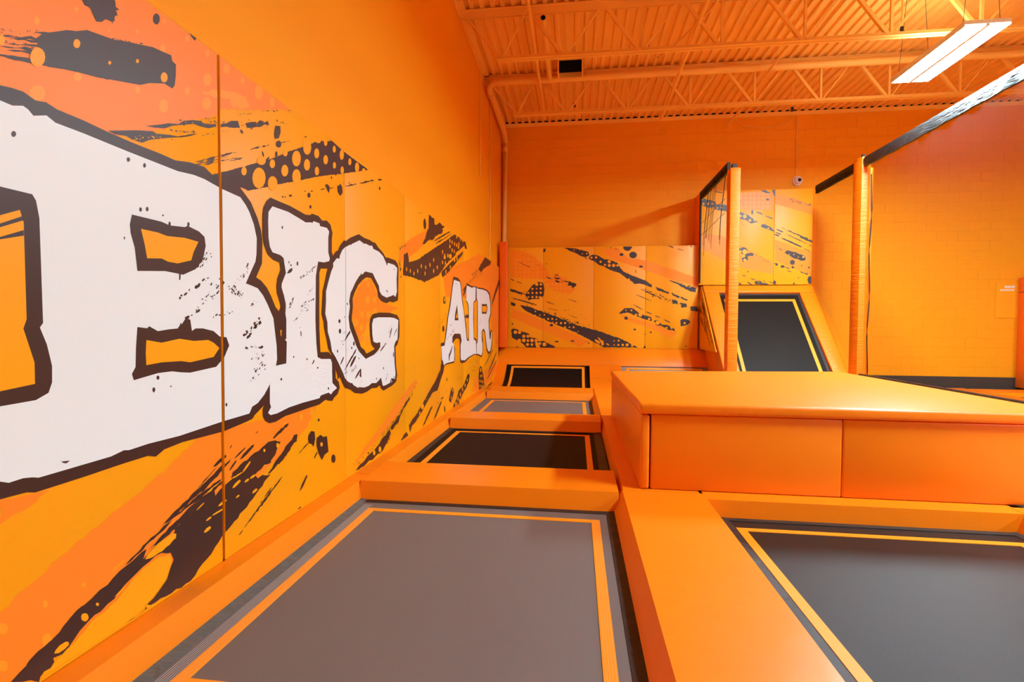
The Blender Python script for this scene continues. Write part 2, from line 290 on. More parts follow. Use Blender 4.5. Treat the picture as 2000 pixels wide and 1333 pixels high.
["L","dG","p",[4145,817,4144,814,4142,811,4138,810,4134,810,4130,812,4128,815,4127,819,4128,823,4130,825,4134,826,4138,826,4142,824,4144,821],0],
["L","dG","p",[3839,828,3838,826,3837,825,3835,825,3832,825,3830,826,3829,827,3828,829,3829,830,3830,831,3832,832,3835,832,3837,831,3838,829],0],
["L","dG","p",[3541,1335,3540,1333,3539,1331,3537,1330,3534,1330,3532,1331,3530,1332,3530,1335,3530,1337,3532,1339,3534,1340,3537,1340,3539,1339,3540,1337],0],
["L","dG","p",[3518,1135,3517,1134,3515,1132,3513,1132,3510,1132,3507,1133,3505,1134,3505,1136,3505,1138,3507,1139,3510,1140,3513,1140,3515,1139,3517,1137],0],
["L","dG","p",[4554,1001,4553,989,4549,981,4544,976,4538,976,4533,982,4530,991,4529,1002,4530,1013,4534,1022,4539,1027,4544,1027,4549,1021,4553,1012],0],
["L","dG","p",[3590,1435,3589,1431,3586,1428,3583,1426,3580,1426,3576,1427,3574,1431,3573,1435,3574,1439,3577,1442,3580,1444,3583,1444,3587,1442,3589,1439],0],
["L","dG","p",[4380,1588,4379,1584,4376,1581,4372,1579,4368,1579,4364,1580,4361,1583,4360,1586,4361,1590,4364,1594,4368,1595,4372,1596,4376,1594,4379,1592],0],
["L","dG","p",[4404,1580,4403,1576,4401,1573,4397,1571,4393,1571,4390,1572,4388,1575,4387,1579,4388,1583,4390,1586,4393,1588,4397,1588,4401,1587,4403,1584],0],
["L","dG","p",[4573,1802,4572,1799,4569,1797,4564,1796,4560,1795,4555,1796,4552,1797,4551,1799,4552,1802,4555,1804,4560,1805,4564,1806,4569,1805,4572,1804],0],
["L","dG","k",[3647,920,3733,961,26,34,4],0],
["L","dG","k",[3479,1157,3545,1165,15,8,4],0],
["L","dG","k",[3523,1217,3557,1232,20,10,4],0],
["L","dG","k",[3531,915,3577,932,20,14,4],0],
["L","dG","k",[4333,765,4401,839,18,14,5],0],
["L","dG","k",[3567,1087,3590,1107,15,5,3],0],
["L","dG","k",[4419,1204,4507,1286,18,16,5],0],
["L","dG","k",[4469,756,4577,790,25,10,8],0],
["L","oA","p",[6861,1956,7146,1964,7293,1931,7370,1812,7449,1633,7584,1439,7695,1287,7754,1082,7897,1042,7902,752,7621,711,7384,710,7283,741,7265,991,7264,1059,7156,1090,7015,1088,6844,1039,6961,959,6963,796,6904,754,6502,760,6384,744,6289,766,6233,815,6239,961,6213,1050,6268,1058,6390,1056,6451,1183,6545,1386,6650,1543,6754,1757],0],
["L","wA","p",[6893,1915,7253,1916,7319,1820,7397,1630,7503,1507,7613,1310,7709,1083,7754,1040,7898,1029,7902,781,7567,738,7461,757,7358,753,7312,807,7309,990,7379,1056,7302,1149,7204,1160,6923,1161,6812,1125,6800,1041,6902,1016,6926,853,6904,778,6462,778,6365,756,6315,819,6262,842,6251,931,6232,1010,6390,1014,6498,1193,6578,1387,6701,1556,6806,1793],0],
["L","dA","p",[7079,1571,7118,1462,7167,1352,6930,1350,6974,1459,7033,1526],0],
["L","xA","p",[7080,1472,7129,1385,6993,1383],0],
["L","dA","p",[6602,882,6664,910,6813,1008,6749,916,6665,857,6644,801,6615,803],0],
["L","dA","k",[6519,1101,6922,1220,61,36,8],0],
["L","dA","k",[6620,1264,6832,1306,30,12,7],0],
["L","dA","k",[6686,888,6857,996,31,14,7],0],
["L","dA","k",[6915,1865,7171,1881,14,6,7],0],
["L","oJ","p",[7713,1944,8061,1923,8454,1941,8458,1694,8296,1660,8281,1082,8525,1037,8530,769,8331,786,7902,756,7897,1042,7874,1067,7892,1409,7819,1614,7706,1645,7660,1809],0],
["L","wJ","p",[7725,1903,8122,1893,8247,1919,8428,1920,8405,1711,8251,1671,8224,1415,8262,1051,8458,1013,8496,790,8299,803,7902,777,7897,1042,7891,1458,7860,1604,7773,1648,7695,1668,7687,1823],0],
["L","dJ","k",[7948,1558,8189,1630,29,10,7],0],
["L","dJ","k",[7954,1188,8131,1413,29,18,6],0],
["L","oH","p",[8453,1948,8541,1935,9080,1962,9562,1961,9841,1913,9935,1781,9997,1507,9820,1382,9769,1291,9880,1139,10071,1201,10177,1135,10146,884,9964,737,9723,712,9490,806,9378,1000,9294,1146,9136,1188,9037,1163,9117,1007,9122,781,8994,701,8668,758,8530,759,8526,984,8594,995,8579,1713,8458,1713],0],
["L","wH","p",[8507,1926,8644,1916,9080,1934,9478,1933,9736,1876,9872,1748,9906,1520,9705,1381,9708,1291,9754,1200,9847,1010,9956,1014,10026,1152,10101,1151,10051,903,9899,771,9721,768,9548,847,9418,1028,9334,1160,9174,1226,8984,1178,8988,1011,9064,953,9068,798,8956,737,8667,784,8530,785,8526,958,8628,994,8614,1688,8511,1749],0],
["L","dH","p",[8988,1671,9242,1675,9484,1693,9570,1615,9464,1502,8992,1491],0],
["L","xH","p",[9026,1631,9444,1647,9504,1598,9406,1537,9029,1527],0],
["L","dH","k",[8651,1583,9010,1707,40,14,8],0],
["L","dH","k",[8763,1275,8941,1427,32,16,8],0],
["L","dH","k",[8803,1043,8910,1165,21,8,8],0],
["L","t","p",[1096,2578,1856,2579,2283,2579,2805,2569,2886,2574,2653,2473,2433,2378,2279,2323,2208,2260,2078,2185,1856,2051,1633,1949,1304,1780,1077,1768],3],
["L","t","p",[1274,413,1376,459,1492,511,1640,573,1807,634,2016,728,2048,745,2085,774,2407,763,3010,755,3151,756,3008,621,2778,533,2487,439,2211,349,1900,248,1681,216,1503,190,1325,167,1270,207],3],
["L","t","p",[1282,753,1382,739,1431,735,1355,697,1280,676],3],
["L","t","p",[4460,473,4804,583,5202,701,5289,655,4930,540,4591,386,4216,299,3829,220,3674,182,3895,286,4255,388],3],
["L","t","p",[3840,1622,4031,1661,4133,1571,4209,1504,4386,1470,4691,1443,4369,1376,4058,1392,3917,1248,3836,1138,3735,1216,3681,1337,3676,1460],3],
["L","t","p",[4702,2012,5028,2162,5561,2349,5681,2273,5271,2072,4878,1929,4701,1877],3],
["L","t","p",[6336,1890,6928,2109,7816,2309,8724,2534,11260,2549,11189,1924,9346,1703,7312,1702,6461,1653],3],
["L","t","p",[10011,1662,11349,2340,11527,762,10730,796,10165,1198],2],
["L","t","p",[8380,367,10313,498,11129,362,9618,155,8839,107,8242,169],2],
["L","f","p",[1427,2238,1426,2232,1424,2226,1420,2222,1417,2220,1413,2220,1411,2223,1410,2229,1411,2235,1414,2241,1417,2245,1421,2247,1424,2247,1426,2244],0],
["L","f","p",[1929,2532,1928,2527,1926,2521,1922,2517,1919,2515,1915,2515,1913,2518,1913,2522,1913,2528,1916,2533,1919,2537,1923,2539,1926,2539,1928,2537],0],
["L","f","p",[2057,2533,2056,2526,2053,2519,2048,2514,2042,2511,2038,2511,2034,2514,2033,2520,2035,2526,2038,2533,2043,2538,2048,2541,2053,2541,2056,2538],0],
["L","f","p",[1928,2421,1926,2413,1922,2405,1916,2398,1909,2395,1903,2395,1899,2399,1898,2405,1900,2413,1904,2421,1910,2428,1916,2431,1922,2431,1926,2428],0],
["L","f","p",[2180,2533,2179,2526,2175,2518,2170,2512,2164,2509,2159,2509,2155,2513,2154,2519,2155,2527,2159,2534,2164,2540,2170,2543,2176,2543,2179,2539],0],
["L","f","p",[2055,2305,2053,2297,2049,2289,2044,2283,2038,2281,2033,2282,2029,2286,2028,2293,2029,2301,2033,2308,2039,2314,2044,2317,2050,2316,2053,2312],0],
["L","f","p",[2191,2420,2188,2406,2181,2392,2170,2382,2159,2376,2149,2377,2142,2384,2139,2395,2142,2409,2149,2422,2160,2433,2171,2439,2182,2438,2189,2431],0],
["L","f","p",[1563,2129,1561,2122,1557,2114,1551,2109,1545,2106,1539,2106,1535,2110,1534,2116,1536,2123,1540,2130,1545,2136,1552,2139,1557,2139,1561,2136],0],
["L","f","p",[1440,2017,1437,2005,1430,1993,1420,1983,1410,1978,1400,1979,1394,1985,1391,1995,1394,2008,1401,2020,1411,2029,1421,2034,1431,2034,1438,2028],0],
["L","f","p",[1935,2189,1933,2175,1926,2163,1916,2153,1906,2149,1896,2150,1890,2157,1888,2169,1891,2182,1897,2194,1907,2204,1917,2208,1927,2207,1933,2200],0],
["L","f","p",[1796,2414,1796,2410,1793,2406,1790,2402,1787,2401,1784,2401,1782,2403,1782,2406,1782,2410,1785,2415,1788,2418,1791,2420,1794,2420,1796,2418],0],
["L","f","p",[1676,2351,1675,2348,1674,2345,1672,2343,1670,2342,1668,2342,1667,2343,1666,2346,1667,2349,1668,2352,1670,2354,1672,2355,1674,2355,1675,2354],0],
["L","f","p",[2188,2307,2185,2293,2177,2280,2165,2269,2153,2264,2142,2265,2134,2272,2132,2283,2135,2297,2142,2310,2154,2320,2166,2326,2177,2325,2185,2319],0],
["L","f","p",[1798,2192,1797,2186,1794,2180,1789,2175,1785,2173,1781,2174,1778,2177,1777,2183,1778,2189,1781,2195,1785,2199,1790,2201,1794,2201,1797,2197],0],
["L","f","p",[1556,2353,1555,2349,1553,2345,1550,2341,1547,2339,1544,2339,1542,2341,1542,2344,1542,2348,1545,2353,1547,2356,1551,2358,1554,2358,1556,2357],0],
["L","f","p",[1330,2127,1329,2120,1326,2113,1323,2108,1319,2106,1315,2107,1313,2111,1312,2117,1313,2124,1315,2131,1319,2136,1323,2138,1327,2137,1329,2133],0],
["L","f","p",[2130,2333,2212,2383,2338,2432,2434,2448,2469,2408,2390,2366,2350,2402,2211,2345],2],
["L","f","p",[2317,2531,2315,2518,2308,2506,2299,2496,2288,2491,2279,2492,2273,2498,2271,2508,2273,2520,2280,2532,2289,2542,2299,2547,2309,2547,2315,2541],0],
["L","f","p",[2428,2527,2426,2518,2422,2510,2416,2504,2410,2501,2405,2502,2401,2506,2400,2513,2401,2522,2405,2530,2411,2536,2417,2539,2423,2539,2426,2534],0],
["L","f","p",[2580,2537,2576,2519,2567,2501,2553,2488,2537,2481,2524,2482,2515,2491,2512,2506,2515,2524,2525,2541,2539,2555,2554,2562,2567,2561,2577,2552],0],
["L","f","p",[2690,2532,2687,2518,2681,2505,2671,2495,2661,2490,2651,2492,2645,2500,2643,2512,2645,2525,2652,2539,2661,2548,2672,2553,2681,2552,2688,2544],0],
["L","f","p",[2383,2408,2379,2391,2370,2374,2357,2362,2343,2356,2330,2357,2321,2366,2318,2379,2322,2396,2331,2412,2344,2425,2358,2431,2371,2430,2380,2422],0],
["L","f","p",[1542,361,1541,358,1539,356,1535,356,1531,358,1527,361,1525,366,1524,371,1525,374,1528,376,1531,376,1535,374,1539,370,1541,366],0],
["L","f","p",[1413,363,1412,358,1409,355,1406,354,1402,356,1398,361,1396,367,1395,373,1396,378,1399,381,1402,381,1406,379,1410,375,1412,369],0],
["L","f","p",[1297,353,1295,346,1291,342,1285,343,1279,347,1273,353,1270,362,1268,370,1270,377,1274,380,1280,380,1286,376,1292,370,1296,361],0],
["L","f","p",[1423,238,1421,229,1416,224,1410,223,1403,228,1397,236,1393,247,1392,257,1393,266,1398,271,1404,271,1411,267,1417,259,1421,248],0],
["L","f","p",[1293,239,1292,232,1288,229,1283,229,1277,233,1272,240,1268,248,1267,257,1268,263,1272,267,1277,267,1283,263,1289,256,1292,247],0],
["L","f","p",[2961,698,2959,688,2953,682,2945,679,2935,680,2927,686,2922,695,2920,705,2922,715,2928,721,2936,724,2945,723,2953,717,2959,708],0],
["L","f","p",[3097,709,3094,696,3086,687,3075,683,3063,685,3053,693,3045,704,3043,718,3046,730,3053,740,3064,744,3076,742,3087,734,3094,722],0],
["L","f","p",[2779,683,2777,675,2773,669,2767,666,2760,667,2755,672,2751,680,2749,688,2751,696,2755,702,2761,705,2767,703,2773,699,2777,691],0],
["L","f","p",[2066,1159,2065,1154,2062,1150,2058,1148,2053,1148,2049,1151,2046,1155,2045,1160,2046,1165,2049,1168,2053,1170,2058,1170,2062,1168,2065,1164],0],
["L","f","p",[4008,1613,4004,1603,3995,1595,3981,1589,3967,1588,3953,1591,3944,1599,3941,1608,3944,1618,3953,1627,3967,1632,3982,1634,3995,1630,4005,1623],0],
["L","f","p",[4001,1487,3997,1472,3985,1460,3968,1453,3950,1452,3933,1458,3922,1469,3918,1483,3922,1498,3934,1510,3950,1518,3969,1519,3986,1513,3997,1502],0],
["L","f","p",[4141,1495,4137,1482,4127,1471,4111,1464,4094,1464,4079,1469,4068,1478,4064,1491,4068,1503,4079,1514,4094,1521,4111,1522,4127,1517,4138,1507],0],
["L","f","p",[3882,1365,3879,1352,3870,1343,3858,1337,3843,1337,3831,1342,3822,1351,3819,1363,3823,1375,3831,1385,3844,1391,3858,1391,3871,1386,3879,1377],0],
["L","f","p",[4015,1362,4010,1347,3999,1335,3982,1328,3963,1328,3946,1334,3935,1346,3931,1360,3935,1375,3947,1387,3963,1394,3982,1395,3999,1388,4011,1377],0],
["L","f","p",[4153,1400,4149,1389,4139,1380,4125,1374,4109,1374,4095,1379,4085,1387,4081,1398,4085,1410,4095,1419,4109,1424,4125,1425,4139,1420,4149,1412],0],
["L","f","p",[3785,1295,3780,1280,3766,1269,3746,1263,3724,1263,3704,1269,3691,1280,3686,1294,3691,1308,3705,1319,3724,1325,3747,1326,3767,1320,3781,1309],0],
["L","f","p",[3876,1256,3872,1244,3861,1235,3845,1229,3828,1230,3812,1235,3802,1245,3798,1256,3802,1268,3813,1278,3828,1283,3846,1283,3862,1278,3872,1268],0],
["L","f","p",[4000,1267,3996,1252,3984,1240,3967,1234,3948,1234,3932,1241,3921,1253,3917,1267,3921,1282,3932,1294,3949,1300,3967,1301,3984,1294,3996,1282],0],
["L","f","p",[3903,1178,3898,1163,3887,1152,3871,1146,3853,1146,3838,1153,3827,1165,3823,1179,3827,1194,3838,1205,3854,1211,3872,1211,3888,1204,3899,1192],0],
["L","f","p",[4019,1152,4014,1135,4001,1121,3981,1114,3960,1115,3941,1123,3929,1137,3924,1155,3929,1172,3942,1185,3961,1192,3982,1192,4001,1184,4014,1170],0],
["L","f","k",[7956,2230,9016,2465,195,60,23],0],
["L","f","k",[10017,2472,10488,2270,183,40,29],0],
["L","k","p",[1437,2205,1504,2252,1543,2272,1585,2300,1632,2311,1691,2325,1740,2346,1796,2366,1861,2390,1924,2401,1954,2407,1960,2386,1979,2381,1978,2337,1971,2291,1958,2271,1916,2272,1842,2239,1737,2192,1670,2171,1620,2155,1557,2140,1501,2124,1449,2106,1428,2110,1418,2130,1422,2149,1416,2178],5],
["L","k","p",[1321,2136,1345,2144,1396,2165,1439,2183,1451,2191,1437,2187,1384,2165,1340,2145],2],
["L","k","p",[1343,2138,1362,2142,1401,2156,1435,2170,1444,2176,1433,2174,1392,2160,1358,2145],2],
["L","k","p",[1311,2097,1334,2104,1383,2124,1425,2142,1436,2150,1423,2147,1372,2126,1329,2106],2],
["L","k","p",[1330,2114,1351,2122,1396,2143,1434,2161,1443,2168,1431,2164,1385,2143,1346,2123],2],
["L","k","p",[1330,2096,1352,2102,1399,2119,1439,2135,1450,2143,1438,2141,1388,2123,1347,2105],2],
["L","k","p",[1311,2070,1330,2073,1372,2087,1408,2101,1418,2108,1407,2107,1363,2093,1326,2078],2],
["L","k","p",[1329,2072,1351,2077,1398,2091,1439,2104,1449,2109,1437,2107,1387,2093,1346,2079],2],
["L","k","p",[1409,2192,1427,2199,1464,2217,1496,2232,1504,2239,1494,2236,1455,2218,1423,2201],2],
["L","k","p",[1374,2124,1385,2123,1409,2128,1430,2133,1436,2139,1430,2141,1406,2136,1384,2129],2],
["L","k","p",[1402,2171,1415,2168,1446,2173,1472,2180,1480,2188,1474,2192,1442,2187,1415,2178],2],
["L","k","p",[1454,2159,1464,2164,1483,2177,1499,2188,1503,2193,1497,2191,1478,2178,1461,2166],2],
["L","k","p",[1450,2124,1465,2127,1498,2138,1525,2150,1533,2155,1525,2155,1491,2143,1462,2131],2],
["L","k","p",[1294,2120,1309,2125,1341,2139,1368,2151,1375,2156,1367,2154,1334,2140,1306,2127],2],
["L","k","p",[1293,2064,1302,2065,1321,2072,1337,2079,1342,2082,1337,2083,1317,2076,1300,2068],2],
["L","k","p",[1504,2253,1514,2256,1536,2265,1555,2273,1560,2278,1554,2277,1532,2268,1512,2258],2],
["L","k","k",[1312,2144,1451,2213,10,40,2],0],
["L","k","k",[1312,2114,1408,2142,20,40,2],0],
["L","k","k",[1673,2321,1823,2380,6,24,3],0],
["L","k","k",[1620,2155,1670,2171,4,14,3],0],
["L","h","p",[1559,2239,1557,2232,1554,2224,1549,2219,1543,2216,1539,2216,1535,2220,1534,2226,1536,2233,1539,2241,1544,2246,1550,2249,1554,2249,1558,2245],0],
["L","h","p",[1441,2133,1439,2118,1432,2104,1422,2093,1412,2088,1403,2089,1397,2097,1395,2109,1398,2123,1404,2137,1413,2147,1424,2153,1433,2152,1439,2145],0],
["L","h","p",[1675,2233,1674,2230,1672,2227,1670,2224,1667,2223,1665,2223,1663,2224,1663,2227,1663,2231,1665,2234,1667,2236,1670,2238,1672,2238,1674,2236],0],
["L","h","p",[1794,2301,1793,2297,1791,2293,1788,2290,1785,2289,1782,2289,1781,2291,1780,2294,1781,2297,1783,2301,1785,2304,1788,2306,1791,2306,1793,2304],0],
["L","h","p",[1933,2305,1931,2295,1926,2285,1918,2278,1910,2274,1903,2275,1899,2280,1897,2288,1899,2298,1904,2307,1911,2315,1919,2319,1926,2318,1931,2313],0],
["L","h","p",[1325,2122,1324,2115,1322,2109,1319,2104,1315,2102,1312,2104,1310,2108,1310,2114,1311,2121,1313,2128,1316,2133,1319,2135,1322,2133,1324,2129],0],
["L","k","p",[1559,2471,1628,2550,1686,2549,1694,2473,1698,2449,1713,2447,1699,2437,1705,2422,1694,2413,1693,2395,1686,2389,1683,2377,1681,2384,1656,2379,1633,2356,1620,2350,1611,2363,1599,2383,1578,2380,1568,2392],1],
["L","k","p",[1898,2523,1896,2512,1891,2502,1885,2494,1877,2489,1871,2490,1866,2495,1865,2503,1867,2514,1871,2524,1878,2533,1885,2537,1892,2537,1897,2532],0],
["L","k","p",[2047,2571,2104,2569,2089,2541,2066,2550],0],
["L","k","p",[1822,2062,1895,2097,2019,2161,2122,2201,2129,2196,2218,2224,2218,2213,2114,2175,2019,2145,1955,2115],5],
["L","k","p",[1657,1981,1733,2011,1784,2031,1855,2054,1872,2051,1942,2072,2099,2135,2018,2098,1954,2066,1883,2034,1804,1990,1758,1986,1733,1990,1684,1979],5],
["L","k","k",[1937,2089,2086,2136,6,24,4],0],
["L","k","k",[1993,2145,2282,2249,19,50,4],0],
["L","k","k",[2121,2134,2218,2186,3,8,4],0],
["L","k","k",[1753,1989,1954,2063,13,20,3],0],
["L","k","k",[2144,2220,2219,2253,4,8,4],0],
["L","h","k",[1758,1986,1906,2054,17,26,3],0],
["L","h","k",[2019,2155,2158,2203,6,12,3],0],
["L","k","p",[2233,2228,2288,2256,2323,2282,2374,2302,2388,2274,2337,2253,2287,2240,2240,2218],4],
["L","k","p",[2431,2313,2523,2354,2531,2334,2489,2312,2446,2295],4],
["L","k","p",[2531,2355,2626,2403,2630,2379,2531,2331],4],
["L","k","k",[2233,2223,2644,2394,32,70,4],0],
["L","k","k",[2382,2335,2515,2394,7,14,3],0],
["L","k","k",[2574,2437,2757,2511,7,16,4],0],
["L","k","k",[2817,2536,2879,2562,11,8,4],0],
["L","k","k",[2233,2196,2358,2243,9,10,3],0],
["L","k","k",[2699,2432,2816,2459,10,12,4],0],
["L","k","k",[2442,2287,2506,2312,6,8,3],0],
["L","k","k",[2126,2217,2220,2237,21,16,3],0],
["L","k","k",[2125,2137,2213,2179,8,8,3],0],
["L","k","p",[2694,2403,2742,2419,2744,2384,2726,2344,2688,2327,2681,2349],3],
["L","k","p",[2751,2320,2748,2310,2741,2300,2730,2293,2718,2289,2707,2289,2700,2293,2697,2301,2700,2310,2708,2320,2718,2327,2730,2332,2741,2332,2748,2327],0],
["L","k","p",[2464,2190,2498,2205,2568,2239,2626,2268,2640,2277,2621,2270,2548,2235,2488,2204],2],
["L","k","p",[2075,2000,2130,2025,2247,2082,2349,2134,2375,2149,2341,2134,2215,2072,2115,2021],2],
["L","k","p",[2092,1991,2145,2013,2257,2063,2354,2107,2378,2121,2346,2108,2226,2054,2131,2010],2],
["L","k","p",[2075,1990,2117,2009,2205,2051,2280,2088,2299,2098,2274,2088,2181,2043,2106,2006],2],
["L","k","p",[2306,2079,2326,2088,2367,2107,2401,2124,2409,2130,2397,2126,2355,2106,2320,2088],2],
["L","k","p",[2736,2321,2757,2329,2798,2349,2832,2366,2841,2371,2829,2367,2786,2347,2750,2329],2],
["L","k","p",[2392,2266,2389,2258,2395,2252,2402,2249,2410,2253,2415,2259,2410,2266,2400,2268],2],
["L","k","p",[2571,2219,2568,2211,2572,2200,2577,2192,2584,2192,2587,2197,2584,2209,2577,2217],2],
["L","k","p",[2702,2264,2692,2254,2689,2240,2691,2230,2701,2231,2710,2237,2714,2252,2709,2261],2],
["L","k","p",[2596,2165,2610,2173,2626,2190,2636,2204,2632,2208,2623,2204,2606,2187,2597,2172],2],
["L","k","p",[2184,1977,2393,2076,2519,2138,2570,2146,2605,2178,2678,2218,2814,2297,2975,2381,3080,2439,3205,2503,3264,2519,3361,2559,3530,2546,3982,2547,3545,2389,3189,2264,2961,2174,2713,2078,2585,2027,2452,1974,2391,1975,2222,1930],1],
["L","h","p",[2438,2071,2436,2061,2430,2051,2421,2044,2412,2042,2403,2043,2397,2049,2395,2058,2398,2069,2404,2078,2412,2085,2422,2088,2430,2086,2436,2080],0],
["L","h","p",[2598,2082,2591,2055,2575,2031,2551,2014,2526,2007,2503,2011,2488,2026,2483,2049,2489,2074,2505,2098,2527,2116,2553,2124,2576,2120,2592,2105],0],
["L","h","p",[2687,2187,2685,2176,2677,2165,2667,2157,2655,2153,2645,2155,2638,2161,2636,2171,2639,2183,2646,2193,2656,2202,2668,2205,2678,2204,2685,2197],0],
["L","h","p",[2819,2189,2815,2173,2805,2158,2790,2147,2774,2142,2760,2144,2750,2153,2747,2167,2751,2183,2761,2198,2775,2209,2791,2214,2805,2212,2815,2203],0],
["L","h","p",[2957,2305,2952,2282,2938,2260,2918,2245,2896,2238,2877,2241,2864,2254,2860,2273,2865,2295,2878,2316,2898,2332,2919,2339,2939,2337,2953,2324],0],
["L","h","p",[3066,2301,3062,2284,3052,2268,3037,2256,3020,2251,3005,2253,2995,2263,2992,2277,2996,2294,3006,2310,3021,2322,3037,2327,3052,2325,3063,2316],0],
["L","h","p",[3183,2412,3180,2397,3171,2382,3157,2371,3143,2367,3130,2369,3121,2377,3118,2390,3121,2405,3131,2420,3144,2431,3158,2436,3171,2434,3180,2425],0],
["L","h","p",[3302,2409,3299,2394,3290,2380,3276,2370,3262,2365,3249,2367,3241,2376,3238,2388,3241,2403,3250,2417,3263,2428,3277,2432,3290,2430,3299,2422],0],
["L","h","p",[3416,2520,3414,2508,3407,2497,3398,2490,3387,2486,3378,2488,3372,2494,3370,2504,3372,2515,3379,2526,3388,2534,3398,2537,3407,2536,3414,2529],0],
["L","h","p",[3180,2295,3177,2281,3169,2269,3157,2260,3145,2256,3134,2259,3127,2267,3124,2278,3127,2292,3135,2304,3146,2313,3158,2317,3169,2315,3177,2307],0],
["L","h","p",[3418,2407,3415,2396,3409,2386,3400,2379,3389,2376,3380,2377,3374,2383,3372,2393,3374,2403,3380,2413,3390,2421,3400,2424,3409,2423,3416,2417],0],
["L","h","p",[3541,2522,3538,2505,3528,2489,3514,2477,3499,2473,3486,2475,3477,2485,3474,2499,3477,2516,3486,2532,3500,2543,3515,2548,3528,2546,3538,2537],0],
["L","h","p",[3665,2511,3662,2498,3655,2487,3644,2479,3632,2475,3622,2477,3615,2483,3612,2494,3615,2506,3622,2517,3633,2526,3645,2530,3655,2528,3662,2521],0],
["L","h","p",[3803,2513,3799,2495,3788,2479,3772,2467,3755,2462,3740,2464,3729,2474,3726,2489,3730,2506,3740,2522,3756,2534,3773,2540,3788,2537,3799,2528],0],
["L","h","p",[3542,2411,3539,2399,3531,2387,3520,2379,3507,2375,3496,2377,3489,2384,3486,2395,3489,2407,3497,2418,3508,2427,3520,2431,3531,2429,3539,2422],0],
["L","h","p",[2708,2082,2704,2063,2690,2045,2671,2032,2651,2027,2633,2030,2621,2041,2617,2057,2621,2076,2634,2094,2652,2107,2673,2113,2691,2110,2704,2099],0],
["L","h","p",[2955,2193,2950,2171,2936,2151,2916,2137,2895,2131,2877,2134,2864,2147,2860,2165,2864,2186,2878,2206,2896,2220,2918,2227,2937,2224,2950,2211],0],
["L","h","p",[3082,2417,3077,2394,3063,2373,3043,2357,3021,2350,3002,2352,2988,2364,2984,2383,2989,2405,3002,2426,3022,2442,3044,2450,3064,2448,3077,2436],0],
["L","h","p",[2813,2289,2810,2280,2804,2271,2794,2264,2783,2261,2774,2261,2767,2266,2765,2273,2767,2282,2774,2291,2784,2298,2794,2302,2804,2301,2811,2297],0],
["L","h","p",[2601,2177,2597,2165,2586,2153,2570,2144,2553,2139,2538,2138,2527,2143,2524,2152,2528,2163,2538,2175,2554,2184,2571,2190,2586,2191,2597,2186],0],
["L","h","p",[3295,2522,3293,2511,3286,2501,3276,2493,3265,2490,3256,2491,3249,2496,3247,2505,3249,2515,3256,2525,3266,2533,3276,2537,3286,2536,3293,2531],0],
["L","h","p",[3917,2523,3914,2515,3905,2506,3893,2499,3880,2495,3868,2495,3860,2499,3857,2505,3860,2513,3868,2522,3880,2528,3893,2533,3906,2533,3914,2530],0],
["L","h","p",[3206,2500,3203,2493,3193,2485,3180,2478,3165,2473,3152,2471,3143,2472,3140,2476,3143,2483,3152,2490,3166,2498,3180,2503,3194,2505,3203,2504],0],
["L","k","p",[3195,2175,3208,2178,3232,2187,3251,2195,3254,2200,3247,2199,3222,2190,3202,2180],2],
["L","k","p",[3308,2214,3326,2218,3360,2230,3387,2241,3393,2246,3383,2244,3349,2233,3320,2220],2],
["L","k","p",[3544,2293,3587,2305,3673,2335,3743,2362,3759,2372,3735,2367,3646,2336,3573,2307],2],
["L","k","p",[3804,2387,3863,2404,3981,2447,4080,2484,4102,2498,4068,2490,3944,2446,3844,2406],2],
["L","k","p",[4176,2523,4195,2523,4234,2533,4266,2544,4274,2551,4264,2553,4225,2544,4190,2531],2],
["L","k","p",[3261,2226,3295,2241,3325,2231,3315,2185,3288,2201],2],
["L","k","p",[3437,2268,3482,2297,3513,2281,3520,2241,3481,2207,3444,2228],3],
["L","k","p",[3070,2109,3068,2101,3063,2095,3056,2090,3048,2088,3041,2089,3036,2093,3034,2100,3036,2107,3041,2114,3048,2119,3056,2121,3063,2120,3068,2115],0],
["L","k","p",[3081,2037,3080,2032,3077,2027,3072,2023,3066,2022,3062,2023,3058,2027,3057,2032,3058,2037,3062,2042,3067,2045,3072,2046,3077,2045,3080,2042],0],
["L","k","p",[4236,2465,4234,2458,4230,2452,4222,2447,4215,2445,4208,2446,4203,2450,4201,2456,4203,2463,4208,2469,4215,2474,4223,2476,4230,2475,4234,2471],0],
["L","k","p",[2857,2052,2855,2048,2851,2045,2845,2042,2838,2040,2832,2040,2827,2041,2826,2044,2827,2047,2832,2051,2838,2053,2845,2055,2851,2055,2856,2054],0],
["L","k","p",[2770,2023,2769,2021,2767,2019,2763,2017,2758,2016,2754,2016,2752,2016,2751,2018,2752,2020,2754,2022,2758,2024,2763,2025,2767,2025,2769,2024],0],
["L","k","p",[2791,2027,2791,2025,2789,2023,2787,2021,2785,2021,2783,2021,2782,2023,2781,2024,2782,2026,2783,2028,2785,2030,2787,2030,2789,2030,2791,2029],0],
["L","k","p",[3014,2119,3013,2117,3011,2115,3007,2114,3004,2113,3001,2112,2998,2113,2998,2115,2999,2116,3001,2118,3004,2120,3008,2121,3011,2121,3013,2120],0],
["L","k","p",[3101,2142,3099,2140,3095,2138,3089,2136,3083,2134,3077,2133,3073,2133,3072,2135,3073,2137,3077,2139,3083,2141,3089,2143,3095,2144,3099,2143],0],
["L","k","p",[3362,2305,3361,2300,3359,2296,3356,2293,3352,2292,3348,2293,3346,2296,3345,2300,3346,2304,3349,2308,3352,2311,3356,2312,3359,2311,3361,2308],0],
["L","k","p",[3428,2346,3426,2343,3423,2339,3418,2337,3413,2335,3408,2335,3405,2336,3404,2339,3405,2342,3409,2346,3413,2348,3418,2350,3423,2350,3426,2349],0],
